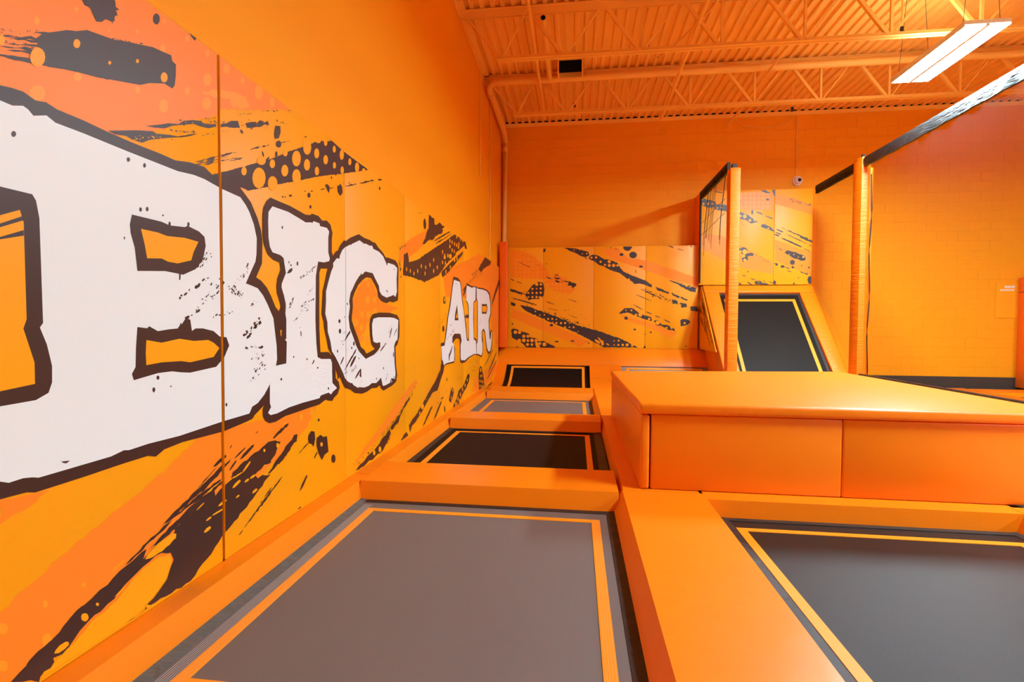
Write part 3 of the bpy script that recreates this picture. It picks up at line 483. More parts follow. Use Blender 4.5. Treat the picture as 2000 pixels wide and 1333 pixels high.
["L","k","p",[3030,2464,3028,2462,3024,2459,3019,2456,3013,2454,3007,2453,3003,2452,3002,2454,3003,2456,3007,2458,3013,2461,3019,2463,3024,2465,3028,2465],0],
["L","k","p",[3248,2620,3247,2616,3245,2612,3243,2609,3240,2608,3237,2608,3235,2611,3235,2615,3235,2619,3237,2623,3240,2625,3243,2627,3246,2626,3247,2623],0],
["L","k","k",[3528,2307,3640,2345,16,12,5],0],
["L","k","p",[1300,185,1380,128,1385,143,1431,148,1425,176,1466,167,1485,186,1550,228,1570,236,1648,252,1694,283,1730,296,1775,313,1836,329,1914,307,1929,270,1893,203,1824,160,1747,130,1691,131,1806,140,2021,130,2151,193,2201,228,2263,262,2434,340,2622,434,2546,454,2506,446,2482,473,2563,505,2623,500,2627,514,2667,535,2690,572,2722,597,2668,617,2599,623,2516,594,2445,582,2364,560,2308,539,2294,510,2247,488,2183,460,2177,488,2116,465,2048,440,1940,398,1929,375,1846,376,1776,342,1793,377,1695,351,1592,316,1532,293,1468,258,1404,232],3],
["L","k","p",[1802,366,1887,384,2064,443,2224,502,2257,528,2194,518,1996,452,1854,394],2],
["L","k","p",[1865,436,1937,454,2086,509,2216,563,2243,585,2192,575,2030,514,1909,461],2],
["L","k","p",[1912,448,1973,456,2098,485,2206,514,2229,528,2189,524,2054,493,1951,463],2],
["L","k","p",[2054,499,2099,511,2180,549,2246,584,2256,599,2228,594,2142,555,2078,518],2],
["L","k","p",[1696,358,1740,370,1829,402,1905,432,1921,444,1893,439,1798,404,1724,373],2],
["L","k","p",[2087,504,2130,520,2213,559,2282,594,2295,607,2269,599,2181,558,2113,522],2],
["L","k","p",[1344,207,1363,206,1397,215,1424,226,1427,235,1415,238,1380,229,1353,216],2],
["L","k","p",[1450,251,1471,253,1507,268,1535,283,1538,293,1525,294,1488,279,1460,261],2],
["L","k","p",[1333,197,1347,195,1371,198,1390,204,1392,210,1384,212,1359,209,1340,202],2],
["L","k","p",[2023,510,2055,515,2118,530,2170,544,2181,551,2162,549,2096,534,2043,518],2],
["L","k","p",[2642,632,2680,637,2746,658,2798,678,2804,689,2781,688,2712,667,2660,645],2],
["L","k","p",[2170,601,2193,601,2232,614,2261,627,2262,636,2247,638,2208,626,2179,610],2],
["L","k","p",[2361,585,2390,590,2438,609,2474,628,2477,638,2459,638,2410,618,2373,597],2],
["L","k","p",[2281,551,2296,556,2319,571,2336,585,2336,591,2327,590,2303,575,2286,559],2],
["L","k","p",[2316,602,2337,606,2375,620,2404,634,2409,640,2396,638,2357,624,2327,609],2],
["L","k","p",[2920,239,2946,250,2983,280,3010,306,3008,318,2991,314,2953,284,2927,254],2],
["L","k","p",[2348,200,2356,201,2370,207,2380,212,2380,215,2375,215,2361,210,2351,204],2],
["L","k","p",[2388,221,2455,248,2593,313,2712,372,2738,391,2694,375,2546,306,2432,247],2],
["L","k","p",[2898,134,2909,131,2925,132,2936,134,2935,138,2928,141,2912,141,2901,138],2],
["L","k","p",[2908,477,2934,483,2982,500,3021,515,3027,521,3012,518,2963,501,2923,485],2],
["L","k","p",[3095,399,3109,403,3127,417,3139,429,3137,434,3128,433,3110,420,3097,406],2],
["L","k","p",[2523,301,2530,302,2538,306,2544,309,2544,312,2540,312,2531,309,2525,304],2],
["L","k","p",[2561,322,2577,327,2605,341,2626,354,2629,359,2620,357,2591,343,2569,329],2],
["L","k","p",[2286,661,2292,663,2299,669,2304,674,2303,677,2299,676,2292,671,2287,664],2],
["L","k","p",[2490,692,2496,693,2506,697,2513,700,2513,702,2509,703,2499,699,2492,695],2],
["L","k","p",[2596,442,2619,444,2655,457,2683,470,2684,478,2670,478,2632,465,2605,451],2],
["L","k","p",[2060,526,2088,538,2143,566,2187,590,2197,597,2182,591,2125,563,2079,537],2],
["L","k","p",[2613,455,2703,515,2788,565,2837,582,2863,607,2899,605,2888,559,2862,559,2778,502,2721,478,2684,472,2630,450],2],
["L","k","p",[3028,569,3062,588,3103,577,3111,526,3090,479,3061,507,3033,513,3022,543],3],
["L","k","p",[3132,528,3181,539,3269,510,3282,437,3288,397,3236,390,3198,362,3155,417,3126,480],5],
["L","k","p",[3391,321,3388,309,3380,300,3367,298,3354,301,3342,310,3334,323,3331,337,3334,349,3342,357,3355,360,3368,357,3380,348,3388,335],0],
["L","k","p",[3170,640,3169,636,3165,634,3160,633,3155,634,3150,636,3147,640,3146,645,3147,649,3150,652,3155,653,3160,652,3165,649,3169,645],0],
["L","h","p",[3210,466,3208,460,3203,456,3196,455,3189,457,3182,461,3177,468,3175,474,3177,481,3182,485,3189,486,3197,484,3204,480,3208,473],0],
["L","h","p",[2574,582,2573,578,2571,576,2567,575,2562,577,2558,579,2556,583,2555,587,2556,590,2558,593,2562,593,2567,592,2571,590,2574,586],0],
["L","h","p",[2705,579,2703,574,2699,570,2693,569,2687,570,2681,574,2677,580,2676,586,2677,592,2681,596,2687,597,2693,596,2699,592,2703,586],0],
["L","h","p",[2105,314,2119,310,2138,313,2150,318,2149,326,2139,330,2120,328,2107,320],2],
["L","h","p",[2118,364,2128,361,2143,363,2154,366,2154,371,2147,373,2132,372,2121,367],2],
["L","h","p",[2157,374,2174,371,2206,372,2231,375,2235,379,2225,382,2192,381,2166,378],2],
["L","h","p",[2199,403,2215,400,2240,403,2258,409,2259,416,2249,419,2223,416,2205,409],2],
["L","h","p",[2326,401,2335,398,2347,400,2355,403,2354,407,2349,410,2336,409,2328,404],2],
["L","h","p",[2456,381,2470,378,2488,381,2501,386,2498,393,2489,397,2470,394,2458,387],2],
["L","h","p",[2301,458,2319,457,2345,465,2364,474,2363,482,2351,485,2324,477,2306,466],2],
["L","h","p",[2395,459,2406,456,2422,458,2432,462,2430,468,2422,471,2407,469,2397,464],2],
["L","h","p",[2438,465,2451,462,2471,464,2485,468,2484,474,2475,477,2455,476,2441,470],2],
["L","h","p",[2307,506,2323,506,2352,510,2374,514,2378,518,2368,519,2339,516,2316,510],2],
["L","h","p",[2378,513,2396,519,2424,535,2444,550,2445,558,2434,556,2405,540,2384,523],2],
["L","h","p",[2253,495,2268,497,2296,505,2317,512,2321,516,2313,515,2285,508,2262,500],2],
["L","h","p",[2059,434,2071,436,2092,443,2108,450,2110,454,2103,454,2082,447,2065,439],2],
["L","h","p",[2105,486,2133,491,2187,506,2232,520,2241,526,2225,524,2168,509,2123,493],2],
["L","h","p",[1382,140,1448,166,1497,184,1563,221,1655,241,1730,289,1775,306,1844,317,1904,303,1918,272,1888,213,1822,168,1743,140,1617,132,1484,137],2],
["L","h","p",[1548,241,1546,236,1542,233,1537,233,1531,237,1525,243,1522,250,1521,257,1522,263,1526,266,1531,265,1537,262,1543,256,1546,249],0],
["L","h","p",[1811,132,1810,130,1806,129,1800,131,1794,135,1789,139,1785,144,1784,147,1785,150,1789,150,1794,149,1800,145,1806,141,1810,136],0],
["L","h","p",[1587,266,1587,264,1585,262,1582,263,1580,264,1577,267,1576,270,1575,272,1576,275,1577,276,1580,276,1583,274,1585,272,1587,269],0],
["L","h","p",[1428,189,1443,181,1463,182,1477,187,1476,198,1467,205,1446,205,1432,197],2],
["L","h","p",[1784,338,1824,331,1890,342,1941,358,1944,377,1918,386,1849,375,1799,354],2],
["L","h","p",[1442,155,1437,157,1430,157,1425,155,1425,152,1428,150,1435,150,1441,153],2],
["L","h","p",[1636,360,1649,361,1673,368,1693,375,1696,379,1688,379,1663,372,1643,365],2],
["L","h","p",[1648,259,1659,260,1678,266,1692,272,1694,276,1688,276,1669,270,1654,263],2],
["L","k","p",[3719,140,3894,176,4103,215,4255,268,4396,306,4591,370,4684,402,4779,444,4930,514,5132,574,5090,544,4904,466,4779,411,4683,337,4502,300,4438,242,4334,189,4215,150,3927,139],5],
["L","h","p",[4110,184,4107,174,4100,168,4090,166,4079,169,4069,176,4062,186,4059,196,4062,206,4069,212,4079,214,4090,211,4101,204,4108,194],0],
["L","h","p",[4242,180,4239,170,4231,162,4218,160,4204,164,4192,172,4184,183,4181,195,4184,206,4193,214,4205,216,4218,213,4231,204,4239,193],0],
["L","h","p",[4485,299,4484,292,4479,287,4473,285,4467,286,4461,291,4456,298,4455,305,4457,313,4461,318,4467,320,4473,319,4479,314,4484,307],0],
["L","h","p",[4733,414,4732,408,4728,404,4722,402,4716,403,4710,407,4706,413,4705,419,4706,425,4710,430,4716,432,4722,431,4728,427,4732,421],0],
["L","k","k",[3765,176,4294,305,40,50,6],0],
["L","k","k",[4255,283,4930,497,33,50,6],0],
["L","k","k",[4930,531,5289,655,12,16,6],0],
["L","k","k",[4254,163,4502,260,30,24,6],0],
["L","k","p",[4730,140,4904,200,4917,180,5009,222,4982,245,5090,286,5202,310,5411,387,5473,406,5703,500,5989,608,6201,724,6221,798,6387,742,6345,679,6182,566,6065,474,5915,472,5843,471,5703,420,5505,343,5380,298,5202,238,5090,223,5035,172,4930,143],2],
["L","h","p",[5499,363,5493,349,5477,340,5454,337,5429,341,5407,351,5391,366,5386,381,5391,395,5407,405,5429,408,5454,404,5477,394,5493,379],0],
["L","h","p",[5365,310,5363,303,5357,298,5348,296,5339,298,5330,303,5325,309,5322,317,5325,324,5330,329,5339,331,5348,329,5357,324,5363,317],0],
["L","h","p",[5011,177,5007,165,4995,157,4978,155,4960,159,4943,169,4931,181,4927,195,4931,207,4943,215,4960,217,4978,213,4995,204,5007,191],0],
["L","h","p",[5602,425,5601,422,5596,420,5589,419,5582,420,5576,423,5571,426,5569,430,5571,433,5575,435,5582,436,5589,435,5596,432,5601,429],0],
["L","k","p",[5458,137,5555,164,5714,234,5837,296,5843,319,5780,306,5614,234,5495,168],2],
["L","k","p",[5898,126,5993,155,6146,230,6261,295,6265,318,6202,304,6044,228,5932,159],2],
["L","k","p",[9523,231,9782,280,10278,399,10691,505,10760,538,10587,509,10059,383,9665,277],2],
["L","k","p",[6224,335,6267,330,6321,334,6356,341,6347,350,6318,355,6262,352,6228,343],2],
["L","k","p",[6390,233,6375,217,6387,180,6407,148,6434,137,6451,144,6442,181,6415,217],2],
["L","k","p",[6496,587,6488,578,6501,558,6520,542,6540,538,6551,542,6539,562,6515,579],2],
["L","k","k",[5442,135,6564,433,57,60,6],0],
["L","k","k",[5990,379,6562,558,24,24,6],0],
["L","k","k",[7094,490,8375,640,48,30,8],0],
["L","k","k",[7967,506,8828,667,54,30,9],0],
["L","k","p",[6633,264,6701,358,6819,419,6917,365,6869,289,6726,215],3],
["L","h","p",[6873,371,6870,360,6862,352,6851,349,6838,350,6826,357,6818,367,6815,378,6818,389,6825,397,6837,401,6850,399,6862,393,6870,383],0],
["L","h","p",[6782,277,6780,267,6773,260,6764,257,6753,259,6744,264,6737,273,6735,284,6737,294,6743,301,6753,304,6763,303,6773,297,6780,288],0],
["L","k","p",[6822,130,7097,233,7201,317,7479,359,7595,397,7838,518,7967,479,7904,376,7657,285,7423,225,7204,130],3],
["L","h","p",[7056,147,7053,135,7043,126,7029,123,7013,125,6998,133,6988,145,6985,158,6988,170,6998,179,7012,182,7028,180,7042,172,7053,160],0],
["L","h","p",[7187,207,7183,195,7173,186,7158,183,7142,185,7127,193,7116,205,7113,218,7116,230,7126,239,7141,243,7157,240,7172,233,7183,221],0],
["L","h","p",[7344,248,7341,235,7332,226,7319,222,7304,224,7291,232,7281,244,7278,257,7281,270,7290,279,7303,283,7318,281,7331,274,7341,262],0],
["L","h","p",[7290,167,7287,157,7278,150,7265,147,7250,149,7237,156,7228,166,7225,177,7228,187,7237,195,7250,198,7264,196,7277,189,7287,179],0],
["L","h","p",[7485,306,7482,293,7473,284,7459,280,7444,282,7430,289,7420,301,7417,315,7420,328,7429,337,7443,342,7458,340,7472,332,7482,320],0],
["L","h","p",[7662,350,7658,338,7649,329,7634,325,7618,327,7604,334,7594,346,7590,359,7593,371,7603,380,7617,383,7633,382,7648,374,7658,363],0],
["L","h","p",[7809,414,7806,402,7797,394,7785,390,7771,392,7758,398,7750,408,7746,420,7749,431,7758,440,7770,444,7784,442,7797,436,7805,426],0],
["L","h","p",[7119,156,7117,149,7111,143,7102,141,7093,143,7085,147,7079,154,7077,162,7079,169,7084,174,7093,176,7102,175,7110,170,7116,164],0],
["L","k","p",[8760,139,8715,406,8830,546,8993,518,9208,311,9299,143],3],
["L","h","p",[8977,473,8971,456,8953,444,8927,439,8898,441,8872,451,8854,467,8847,484,8853,501,8871,513,8897,519,8925,516,8952,506,8970,491],0],
["L","h","p",[8914,372,8910,360,8899,352,8883,348,8865,350,8849,357,8838,368,8834,380,8837,391,8848,400,8864,403,8882,402,8898,395,8910,384],0],
["L","h","p",[9063,357,9059,345,9047,337,9031,333,9012,335,8996,342,8984,353,8980,365,8983,377,8995,386,9011,389,9030,388,9046,381,9058,370],0],
["L","h","p",[8876,284,8872,273,8861,265,8845,261,8827,263,8811,270,8800,281,8796,293,8799,304,8810,313,8826,316,8844,314,8860,307,8871,297],0],
["L","h","p",[9023,261,9019,249,9008,241,8992,237,8973,239,8957,246,8945,257,8941,270,8945,281,8956,290,8972,293,8990,291,9007,284,9019,273],0],
["L","h","p",[9167,237,9163,225,9151,217,9134,213,9116,215,9098,223,9086,234,9082,247,9086,258,9097,267,9114,270,9133,268,9150,261,9163,250],0],
["L","h","p",[8894,191,8890,181,8879,174,8863,171,8845,173,8829,180,8818,190,8814,201,8817,211,8828,218,8844,221,8862,219,8878,212,8890,202],0],
["L","h","p",[9059,164,9055,154,9043,146,9027,144,9008,146,8992,153,8980,163,8976,174,8979,184,8991,191,9007,194,9026,192,9043,185,9054,175],0],
["L","h","p",[9212,153,9208,143,9196,136,9179,133,9160,135,9143,142,9131,152,9126,164,9130,174,9142,181,9159,184,9178,182,9195,175,9207,165],0],
["L","k","p",[5692,2554,5908,2553,5922,2490,5989,2496,6127,2553,6377,2549,6242,2484,6332,2501,6272,2451,5989,2363,5831,2284,5730,2281,5538,2194,5446,2179,5561,2280,5608,2344,5680,2393,5680,2484],4],
["L","k","p",[5870,2276,6036,2323,6369,2431,6655,2528,6714,2557,6605,2528,6247,2412,5974,2317],2],
["L","k","p",[5990,2266,6141,2313,6453,2418,6721,2510,6783,2536,6687,2507,6353,2395,6092,2304],2],
["L","k","p",[5963,2262,6030,2282,6155,2326,6255,2363,6273,2374,6233,2363,6104,2319,6002,2279],2],
["L","k","p",[5525,2480,5486,2446,5480,2396,5494,2360,5537,2359,5574,2378,5585,2430,5559,2469],2],
["L","k","p",[5963,2218,6518,2408,6923,2549,7634,2568,7656,2524,7110,2341,6927,2246,6585,2126,6246,1967,6102,1898,5539,1766,5067,1776,4806,1769,4842,1985,4952,2013,4990,1919,5271,1980,5609,2101],3],
["L","k","p",[6246,1959,6786,2159,7466,2398,7426,2341,6928,2126,6586,1987,6306,1887,6246,1913],3],
["L","k","p",[7549,2507,7678,2519,7746,2472,7592,2454],2],
["L","h","p",[6695,2421,6692,2408,6684,2397,6672,2390,6659,2388,6647,2391,6638,2399,6635,2411,6638,2423,6646,2435,6658,2442,6672,2444,6684,2441,6692,2433],0],
["L","h","p",[6815,2424,6812,2411,6804,2400,6791,2392,6777,2390,6765,2394,6756,2402,6753,2414,6756,2427,6764,2438,6777,2445,6791,2448,6803,2444,6812,2436],0],
["L","h","p",[6957,2422,6954,2408,6945,2397,6932,2389,6918,2387,6905,2391,6896,2399,6893,2411,6896,2424,6905,2436,6917,2444,6932,2446,6945,2442,6954,2434],0],
["L","h","p",[7086,2425,7083,2412,7074,2400,7061,2392,7046,2390,7032,2393,7023,2402,7019,2414,7023,2428,7032,2439,7045,2447,7060,2450,7073,2446,7083,2437],0],
["L","h","p",[7201,2416,7198,2403,7188,2391,7174,2383,7159,2381,7145,2384,7136,2393,7132,2406,7135,2419,7145,2431,7158,2439,7174,2442,7188,2438,7197,2429],0],
["L","h","p",[7337,2555,7334,2541,7324,2529,7310,2520,7294,2518,7280,2521,7270,2530,7266,2543,7269,2557,7279,2569,7293,2577,7309,2580,7324,2577,7334,2568],0],
["L","h","p",[7085,2547,7082,2533,7073,2522,7059,2514,7044,2511,7031,2514,7022,2523,7018,2535,7021,2549,7030,2560,7044,2568,7059,2571,7072,2568,7082,2559],0],
["L","h","p",[7481,2561,7477,2547,7467,2534,7452,2526,7436,2523,7421,2527,7410,2536,7407,2548,7410,2563,7420,2575,7435,2584,7451,2586,7466,2583,7477,2574],0],
["L","h","p",[7220,2464,7217,2450,7207,2438,7193,2430,7178,2428,7164,2431,7154,2440,7151,2453,7154,2466,7163,2478,7177,2486,7192,2489,7206,2485,7216,2476],0],
["L","h","p",[6816,2315,6813,2302,6805,2291,6792,2283,6778,2281,6766,2285,6757,2294,6754,2306,6757,2318,6765,2330,6778,2337,6792,2339,6804,2335,6813,2327],0],
["L","h","p",[6940,2316,6937,2303,6928,2292,6915,2284,6901,2282,6888,2286,6879,2295,6876,2307,6879,2320,6888,2331,6901,2339,6915,2341,6928,2337,6937,2328],0],
["L","h","p",[6696,2347,6693,2334,6685,2323,6673,2316,6659,2314,6647,2317,6639,2326,6636,2337,6639,2350,6647,2361,6659,2368,6672,2370,6684,2367,6693,2358],0],
["L","h","p",[7069,2300,7066,2287,7057,2275,7043,2268,7028,2266,7015,2269,7006,2278,7002,2291,7006,2304,7015,2315,7028,2323,7043,2325,7056,2321,7066,2312],0],
["L","h","p",[6423,2185,6420,2173,6412,2162,6401,2156,6389,2154,6378,2158,6370,2166,6367,2177,6370,2189,6377,2200,6388,2206,6401,2208,6412,2204,6420,2196],0],
["L","h","p",[6315,2217,6313,2205,6305,2195,6295,2188,6283,2186,6272,2190,6265,2198,6262,2209,6264,2221,6272,2231,6282,2238,6294,2240,6305,2236,6313,2228],0],
["L","h","p",[6454,2093,6452,2081,6444,2071,6433,2064,6420,2063,6409,2067,6401,2075,6399,2086,6401,2098,6409,2109,6420,2115,6432,2117,6444,2113,6452,2105],0],
["L","h","p",[6316,2084,6314,2072,6306,2062,6296,2056,6284,2054,6273,2058,6265,2066,6263,2077,6265,2089,6273,2099,6283,2106,6295,2107,6306,2104,6314,2095],0],
["L","h","p",[6581,2207,6579,2194,6571,2184,6559,2177,6546,2175,6534,2179,6526,2187,6523,2199,6526,2211,6534,2222,6546,2229,6558,2230,6570,2227,6578,2218],0],
["L","h","p",[5908,2063,5906,2051,5899,2042,5889,2036,5879,2035,5870,2038,5863,2046,5861,2056,5863,2067,5869,2077,5879,2083,5889,2084,5899,2081,5905,2073],0],
["L","h","p",[5754,1985,5751,1974,5745,1965,5736,1960,5726,1958,5717,1962,5711,1970,5709,1980,5711,1991,5717,2000,5726,2006,5736,2007,5745,2003,5751,1996],0],
["L","h","p",[5583,1937,5581,1927,5575,1918,5567,1912,5557,1911,5549,1915,5543,1922,5541,1932,5543,1943,5549,1951,5557,1957,5566,1958,5575,1955,5581,1947],0],
["L","h","p",[5422,1932,5420,1922,5414,1913,5406,1908,5397,1907,5389,1910,5384,1918,5382,1927,5384,1937,5389,1946,5397,1951,5406,1953,5414,1949,5420,1942],0],
["L","h","p",[5291,1864,5289,1854,5283,1845,5276,1840,5267,1839,5260,1843,5254,1850,5252,1860,5254,1870,5260,1878,5267,1883,5276,1884,5283,1881,5289,1873],0],
["L","h","p",[5560,1865,5558,1855,5552,1846,5543,1840,5534,1840,5526,1843,5520,1851,5518,1861,5520,1871,5525,1880,5534,1885,5543,1886,5552,1883,5557,1875],0],
["L","h","p",[5165,1824,5164,1815,5159,1807,5151,1802,5143,1801,5136,1804,5131,1811,5129,1821,5131,1830,5136,1838,5143,1843,5151,1844,5159,1841,5164,1834],0],
["L","h","p",[6071,1993,6068,1982,6062,1972,6052,1966,6041,1965,6031,1969,6024,1977,6021,1987,6024,1999,6030,2008,6040,2015,6051,2016,6061,2012,6068,2004],0],
["L","h","p",[5908,1930,5906,1919,5900,1910,5890,1904,5880,1903,5870,1907,5864,1915,5861,1925,5863,1936,5870,1946,5879,1952,5890,1953,5899,1949,5906,1941],0],
["L","h","p",[6487,1985,6484,1973,6476,1962,6465,1956,6452,1955,6441,1959,6433,1967,6430,1979,6433,1991,6441,2001,6452,2008,6465,2009,6476,2005,6484,1996],0],
["L","h","p",[6960,2199,6957,2186,6948,2174,6935,2167,6920,2165,6907,2169,6898,2178,6895,2190,6898,2203,6907,2215,6920,2222,6934,2224,6947,2220,6956,2211],0],
["L","h","p",[7107,2235,7104,2222,7095,2210,7081,2203,7066,2201,7053,2205,7043,2214,7040,2226,7043,2240,7052,2251,7066,2259,7081,2261,7094,2257,7104,2248],0],
["L","h","p",[6715,2067,6713,2055,6704,2044,6692,2037,6679,2036,6667,2040,6658,2049,6655,2060,6658,2073,6666,2084,6678,2090,6692,2092,6704,2088,6712,2079],0],
["L","h","p",[5046,1837,5044,1828,5039,1820,5032,1815,5024,1814,5017,1818,5013,1825,5011,1834,5013,1843,5017,1851,5024,1856,5032,1857,5039,1853,5044,1846],0],
["L","h","p",[4931,1844,4930,1834,4925,1826,4918,1822,4911,1821,4904,1824,4900,1831,4898,1840,4900,1849,4904,1857,4911,1862,4918,1863,4925,1859,4930,1852],0],
["L","h","p",[6765,2224,6757,2208,6735,2193,6702,2183,6666,2178,6634,2180,6612,2189,6604,2202,6612,2217,6634,2231,6666,2242,6701,2247,6734,2245,6757,2237],0],
["L","h","p",[6445,2164,6440,2153,6426,2143,6406,2136,6384,2133,6365,2135,6351,2141,6346,2151,6351,2162,6364,2172,6384,2179,6406,2182,6426,2180,6440,2174],0],
["L","k","p",[9325,2562,10014,2570,9800,2470,9204,2331,8903,2231,8673,2261,8842,2355,9138,2481],4],
["L","k","k",[7960,1985,9328,2448,88,70,15],0],
["L","k","k",[8102,2097,9019,2355,59,30,15],0],
["L","k","k",[5167,2443,5491,2540,19,12,5],0],
["L","k","k",[4702,2012,5028,2124,23,20,8],0],
["L","k","k",[4702,1906,4770,1742,35,24,10],0],
["L","k","k",[6928,2066,7306,2153,51,6,11],0],
["L","k","p",[10011,1669,10354,1810,10920,2116,11364,2382,11369,2446,11119,2354,10521,2031,10124,1775],2],
["L","k","p",[7611,1405,7707,1389,7830,1395,7912,1409,7891,1434,7825,1450,7697,1446,7621,1425],2],
["L","k","p",[7474,1715,7566,1753,7673,1830,7741,1893,7714,1908,7648,1888,7536,1810,7476,1743],2],
["L","k","p",[7421,1793,7491,1807,7592,1842,7664,1871,7659,1880,7613,1873,7508,1838,7438,1807],2],
["L","k","p",[6456,1608,6449,1586,6429,1567,6401,1557,6371,1555,6343,1564,6324,1580,6317,1601,6324,1623,6343,1641,6370,1652,6401,1654,6429,1646,6449,1629],0],
["L","k","p",[6388,1234,6383,1217,6368,1203,6347,1195,6323,1196,6302,1204,6287,1217,6282,1234,6287,1251,6302,1265,6323,1273,6346,1273,6368,1265,6383,1251],0],
["L","k","p",[9045,483,9033,459,9000,443,8952,436,8899,441,8852,456,8819,478,8808,503,8818,526,8850,542,8897,549,8950,545,8998,531,9032,508],0],
["L","h","p",[6432,1615,6429,1602,6419,1591,6405,1584,6390,1583,6376,1589,6366,1598,6363,1611,6366,1624,6375,1635,6389,1642,6405,1642,6419,1638,6429,1628],0],
["L","k","k",[7883,1958,9073,2241,60,36,13],0],
["L","k","k",[9430,560,11393,1119,87,70,14],0],
["L","k","k",[7845,701,8669,670,97,36,9],0],
["L","k","k",[6970,1013,7254,1082,43,14,9],0],
["L","k","k",[6157,1283,6497,1426,57,36,7],0],
["L","k","k",[9908,2085,11257,1640,121,20,9],0],
["L","k","k",[7905,536,8961,497,61,20,12],0],
["L","k","k",[9688,360,10736,630,24,30,15],0],
["L","k","p",[9689,345,9929,406,10354,549,10696,674,10733,713,10572,678,10123,529,9798,401],2],
["L","k","p",[9269,514,9486,562,9907,672,10257,769,10322,798,10183,770,9737,653,9396,556],2],
["K","k","p",[1429,3010,1665,2997,1955,2912,1974,2839,1902,2804,1793,2823,1648,2907,1502,2963],3],
["K","k","p",[1956,2803,2046,2857,2153,2837,2316,2745,2405,2744,2580,2670,2635,2580,2725,2471,2885,2398,3203,2270,3327,2180,3328,2117,3187,2180,3064,2217,2958,2199,2886,2272,2780,2326,2654,2435,2404,2527,2300,2592,2192,2620,2083,2711,1975,2749],3],
["K","h","p",[2044,2788,2042,2777,2035,2768,2025,2763,2014,2763,2004,2768,1997,2777,1994,2788,1996,2799,2003,2808,2013,2813,2025,2813,2035,2808,2042,2799],0],
["K","h","p",[2143,2792,2141,2781,2134,2772,2124,2768,2113,2768,2103,2773,2096,2782,2093,2793,2095,2804,2102,2812,2112,2817,2123,2817,2134,2812,2141,2803],0],
["K","h","p",[2243,2695,2240,2684,2234,2675,2224,2671,2212,2671,2202,2676,2195,2685,2193,2696,2195,2707,2202,2715,2212,2720,2223,2720,2233,2715,2240,2706],0],
["K","h","p",[1653,2961,1651,2955,1647,2950,1642,2947,1635,2947,1629,2950,1625,2955,1624,2962,1625,2968,1629,2973,1635,2976,1641,2976,1647,2973,1651,2968],0],
["K","h","p",[1833,2877,1831,2872,1828,2867,1823,2865,1817,2865,1812,2868,1809,2872,1807,2878,1809,2883,1812,2887,1817,2890,1823,2890,1828,2887,1831,2883],0],
["K","h","p",[1934,2880,1932,2872,1927,2866,1920,2862,1912,2862,1905,2866,1899,2872,1898,2880,1899,2888,1904,2894,1911,2898,1919,2898,1927,2894,1932,2888],0],
["K","h","p",[2441,2699,2438,2683,2428,2671,2414,2664,2398,2664,2384,2671,2373,2684,2370,2699,2373,2715,2383,2727,2397,2734,2413,2734,2427,2727,2437,2714],0],
["K","h","p",[2439,2614,2436,2600,2427,2588,2414,2582,2400,2582,2387,2589,2378,2600,2374,2614,2377,2628,2386,2640,2399,2646,2413,2646,2426,2639,2435,2628],0],
["K","h","p",[2537,2613,2533,2597,2523,2585,2509,2578,2493,2578,2479,2585,2469,2598,2465,2614,2469,2629,2478,2642,2493,2648,2508,2648,2523,2641,2533,2629],0],
["K","h","p",[2606,2612,2604,2601,2597,2593,2587,2588,2576,2588,2566,2593,2559,2602,2556,2613,2558,2624,2565,2632,2575,2637,2586,2637,2596,2632,2603,2623],0],
["K","h","p",[2338,2627,2336,2616,2329,2608,2319,2603,2308,2603,2298,2608,2291,2617,2288,2628,2291,2639,2298,2648,2308,2652,2319,2652,2329,2647,2336,2638],0],
["K","h","p",[2854,2308,2852,2299,2846,2291,2838,2287,2829,2287,2820,2291,2814,2299,2812,2308,2814,2317,2820,2325,2828,2329,2837,2329,2846,2325,2852,2317],0],
["K","k","p",[552,1970,700,2172,847,2264,958,2236,987,2098,970,1950,869,1877,702,1877,637,1849],3],
["K","h","p",[851,2209,848,2193,838,2180,823,2173,806,2173,791,2180,781,2193,777,2209,781,2225,791,2238,806,2245,822,2245,837,2238,848,2225],0],
["K","h","p",[936,2208,934,2196,925,2185,914,2180,900,2180,889,2186,880,2196,877,2209,880,2221,888,2232,900,2237,913,2237,925,2231,933,2221],0],
["K","h","p",[743,2108,740,2097,734,2089,724,2084,713,2084,704,2089,697,2097,695,2108,697,2118,703,2127,713,2131,724,2131,734,2127,740,2118],0],
["K","h","p",[828,2111,826,2104,822,2098,815,2095,808,2095,801,2098,796,2104,795,2111,796,2118,801,2124,808,2127,815,2127,822,2124,826,2118],0],
["K","h","p",[930,2113,927,2101,920,2093,910,2088,898,2088,888,2093,881,2102,878,2113,880,2124,888,2133,898,2138,909,2138,920,2133,927,2124],0],
["K","h","p",[649,2016,647,2006,640,1998,632,1994,622,1994,613,1998,606,2006,604,2016,606,2025,612,2033,621,2037,631,2037,640,2033,646,2025],0],
["K","h","p",[742,2015,739,2006,733,1998,724,1994,715,1994,706,1998,699,2006,697,2016,699,2025,705,2033,714,2037,724,2037,733,2033,739,2025],0],
["K","h","p",[836,2015,834,2005,827,1997,818,1992,807,1992,797,1997,790,2005,788,2015,790,2026,797,2034,807,2039,817,2039,827,2034,834,2026],0],
["K","h","p",[930,2021,928,2009,921,2000,911,1995,899,1995,889,2000,881,2009,879,2021,881,2032,888,2041,899,2046,910,2046,921,2041,928,2032],0],
["K","h","p",[646,1923,644,1915,639,1909,631,1905,623,1905,616,1909,610,1915,608,1923,610,1931,615,1938,623,1941,631,1941,639,1938,644,1931],0],
["K","h","p",[744,1923,742,1913,735,1904,726,1900,715,1900,705,1904,698,1913,696,1923,698,1934,705,1942,714,1947,725,1947,735,1942,742,1934],0],
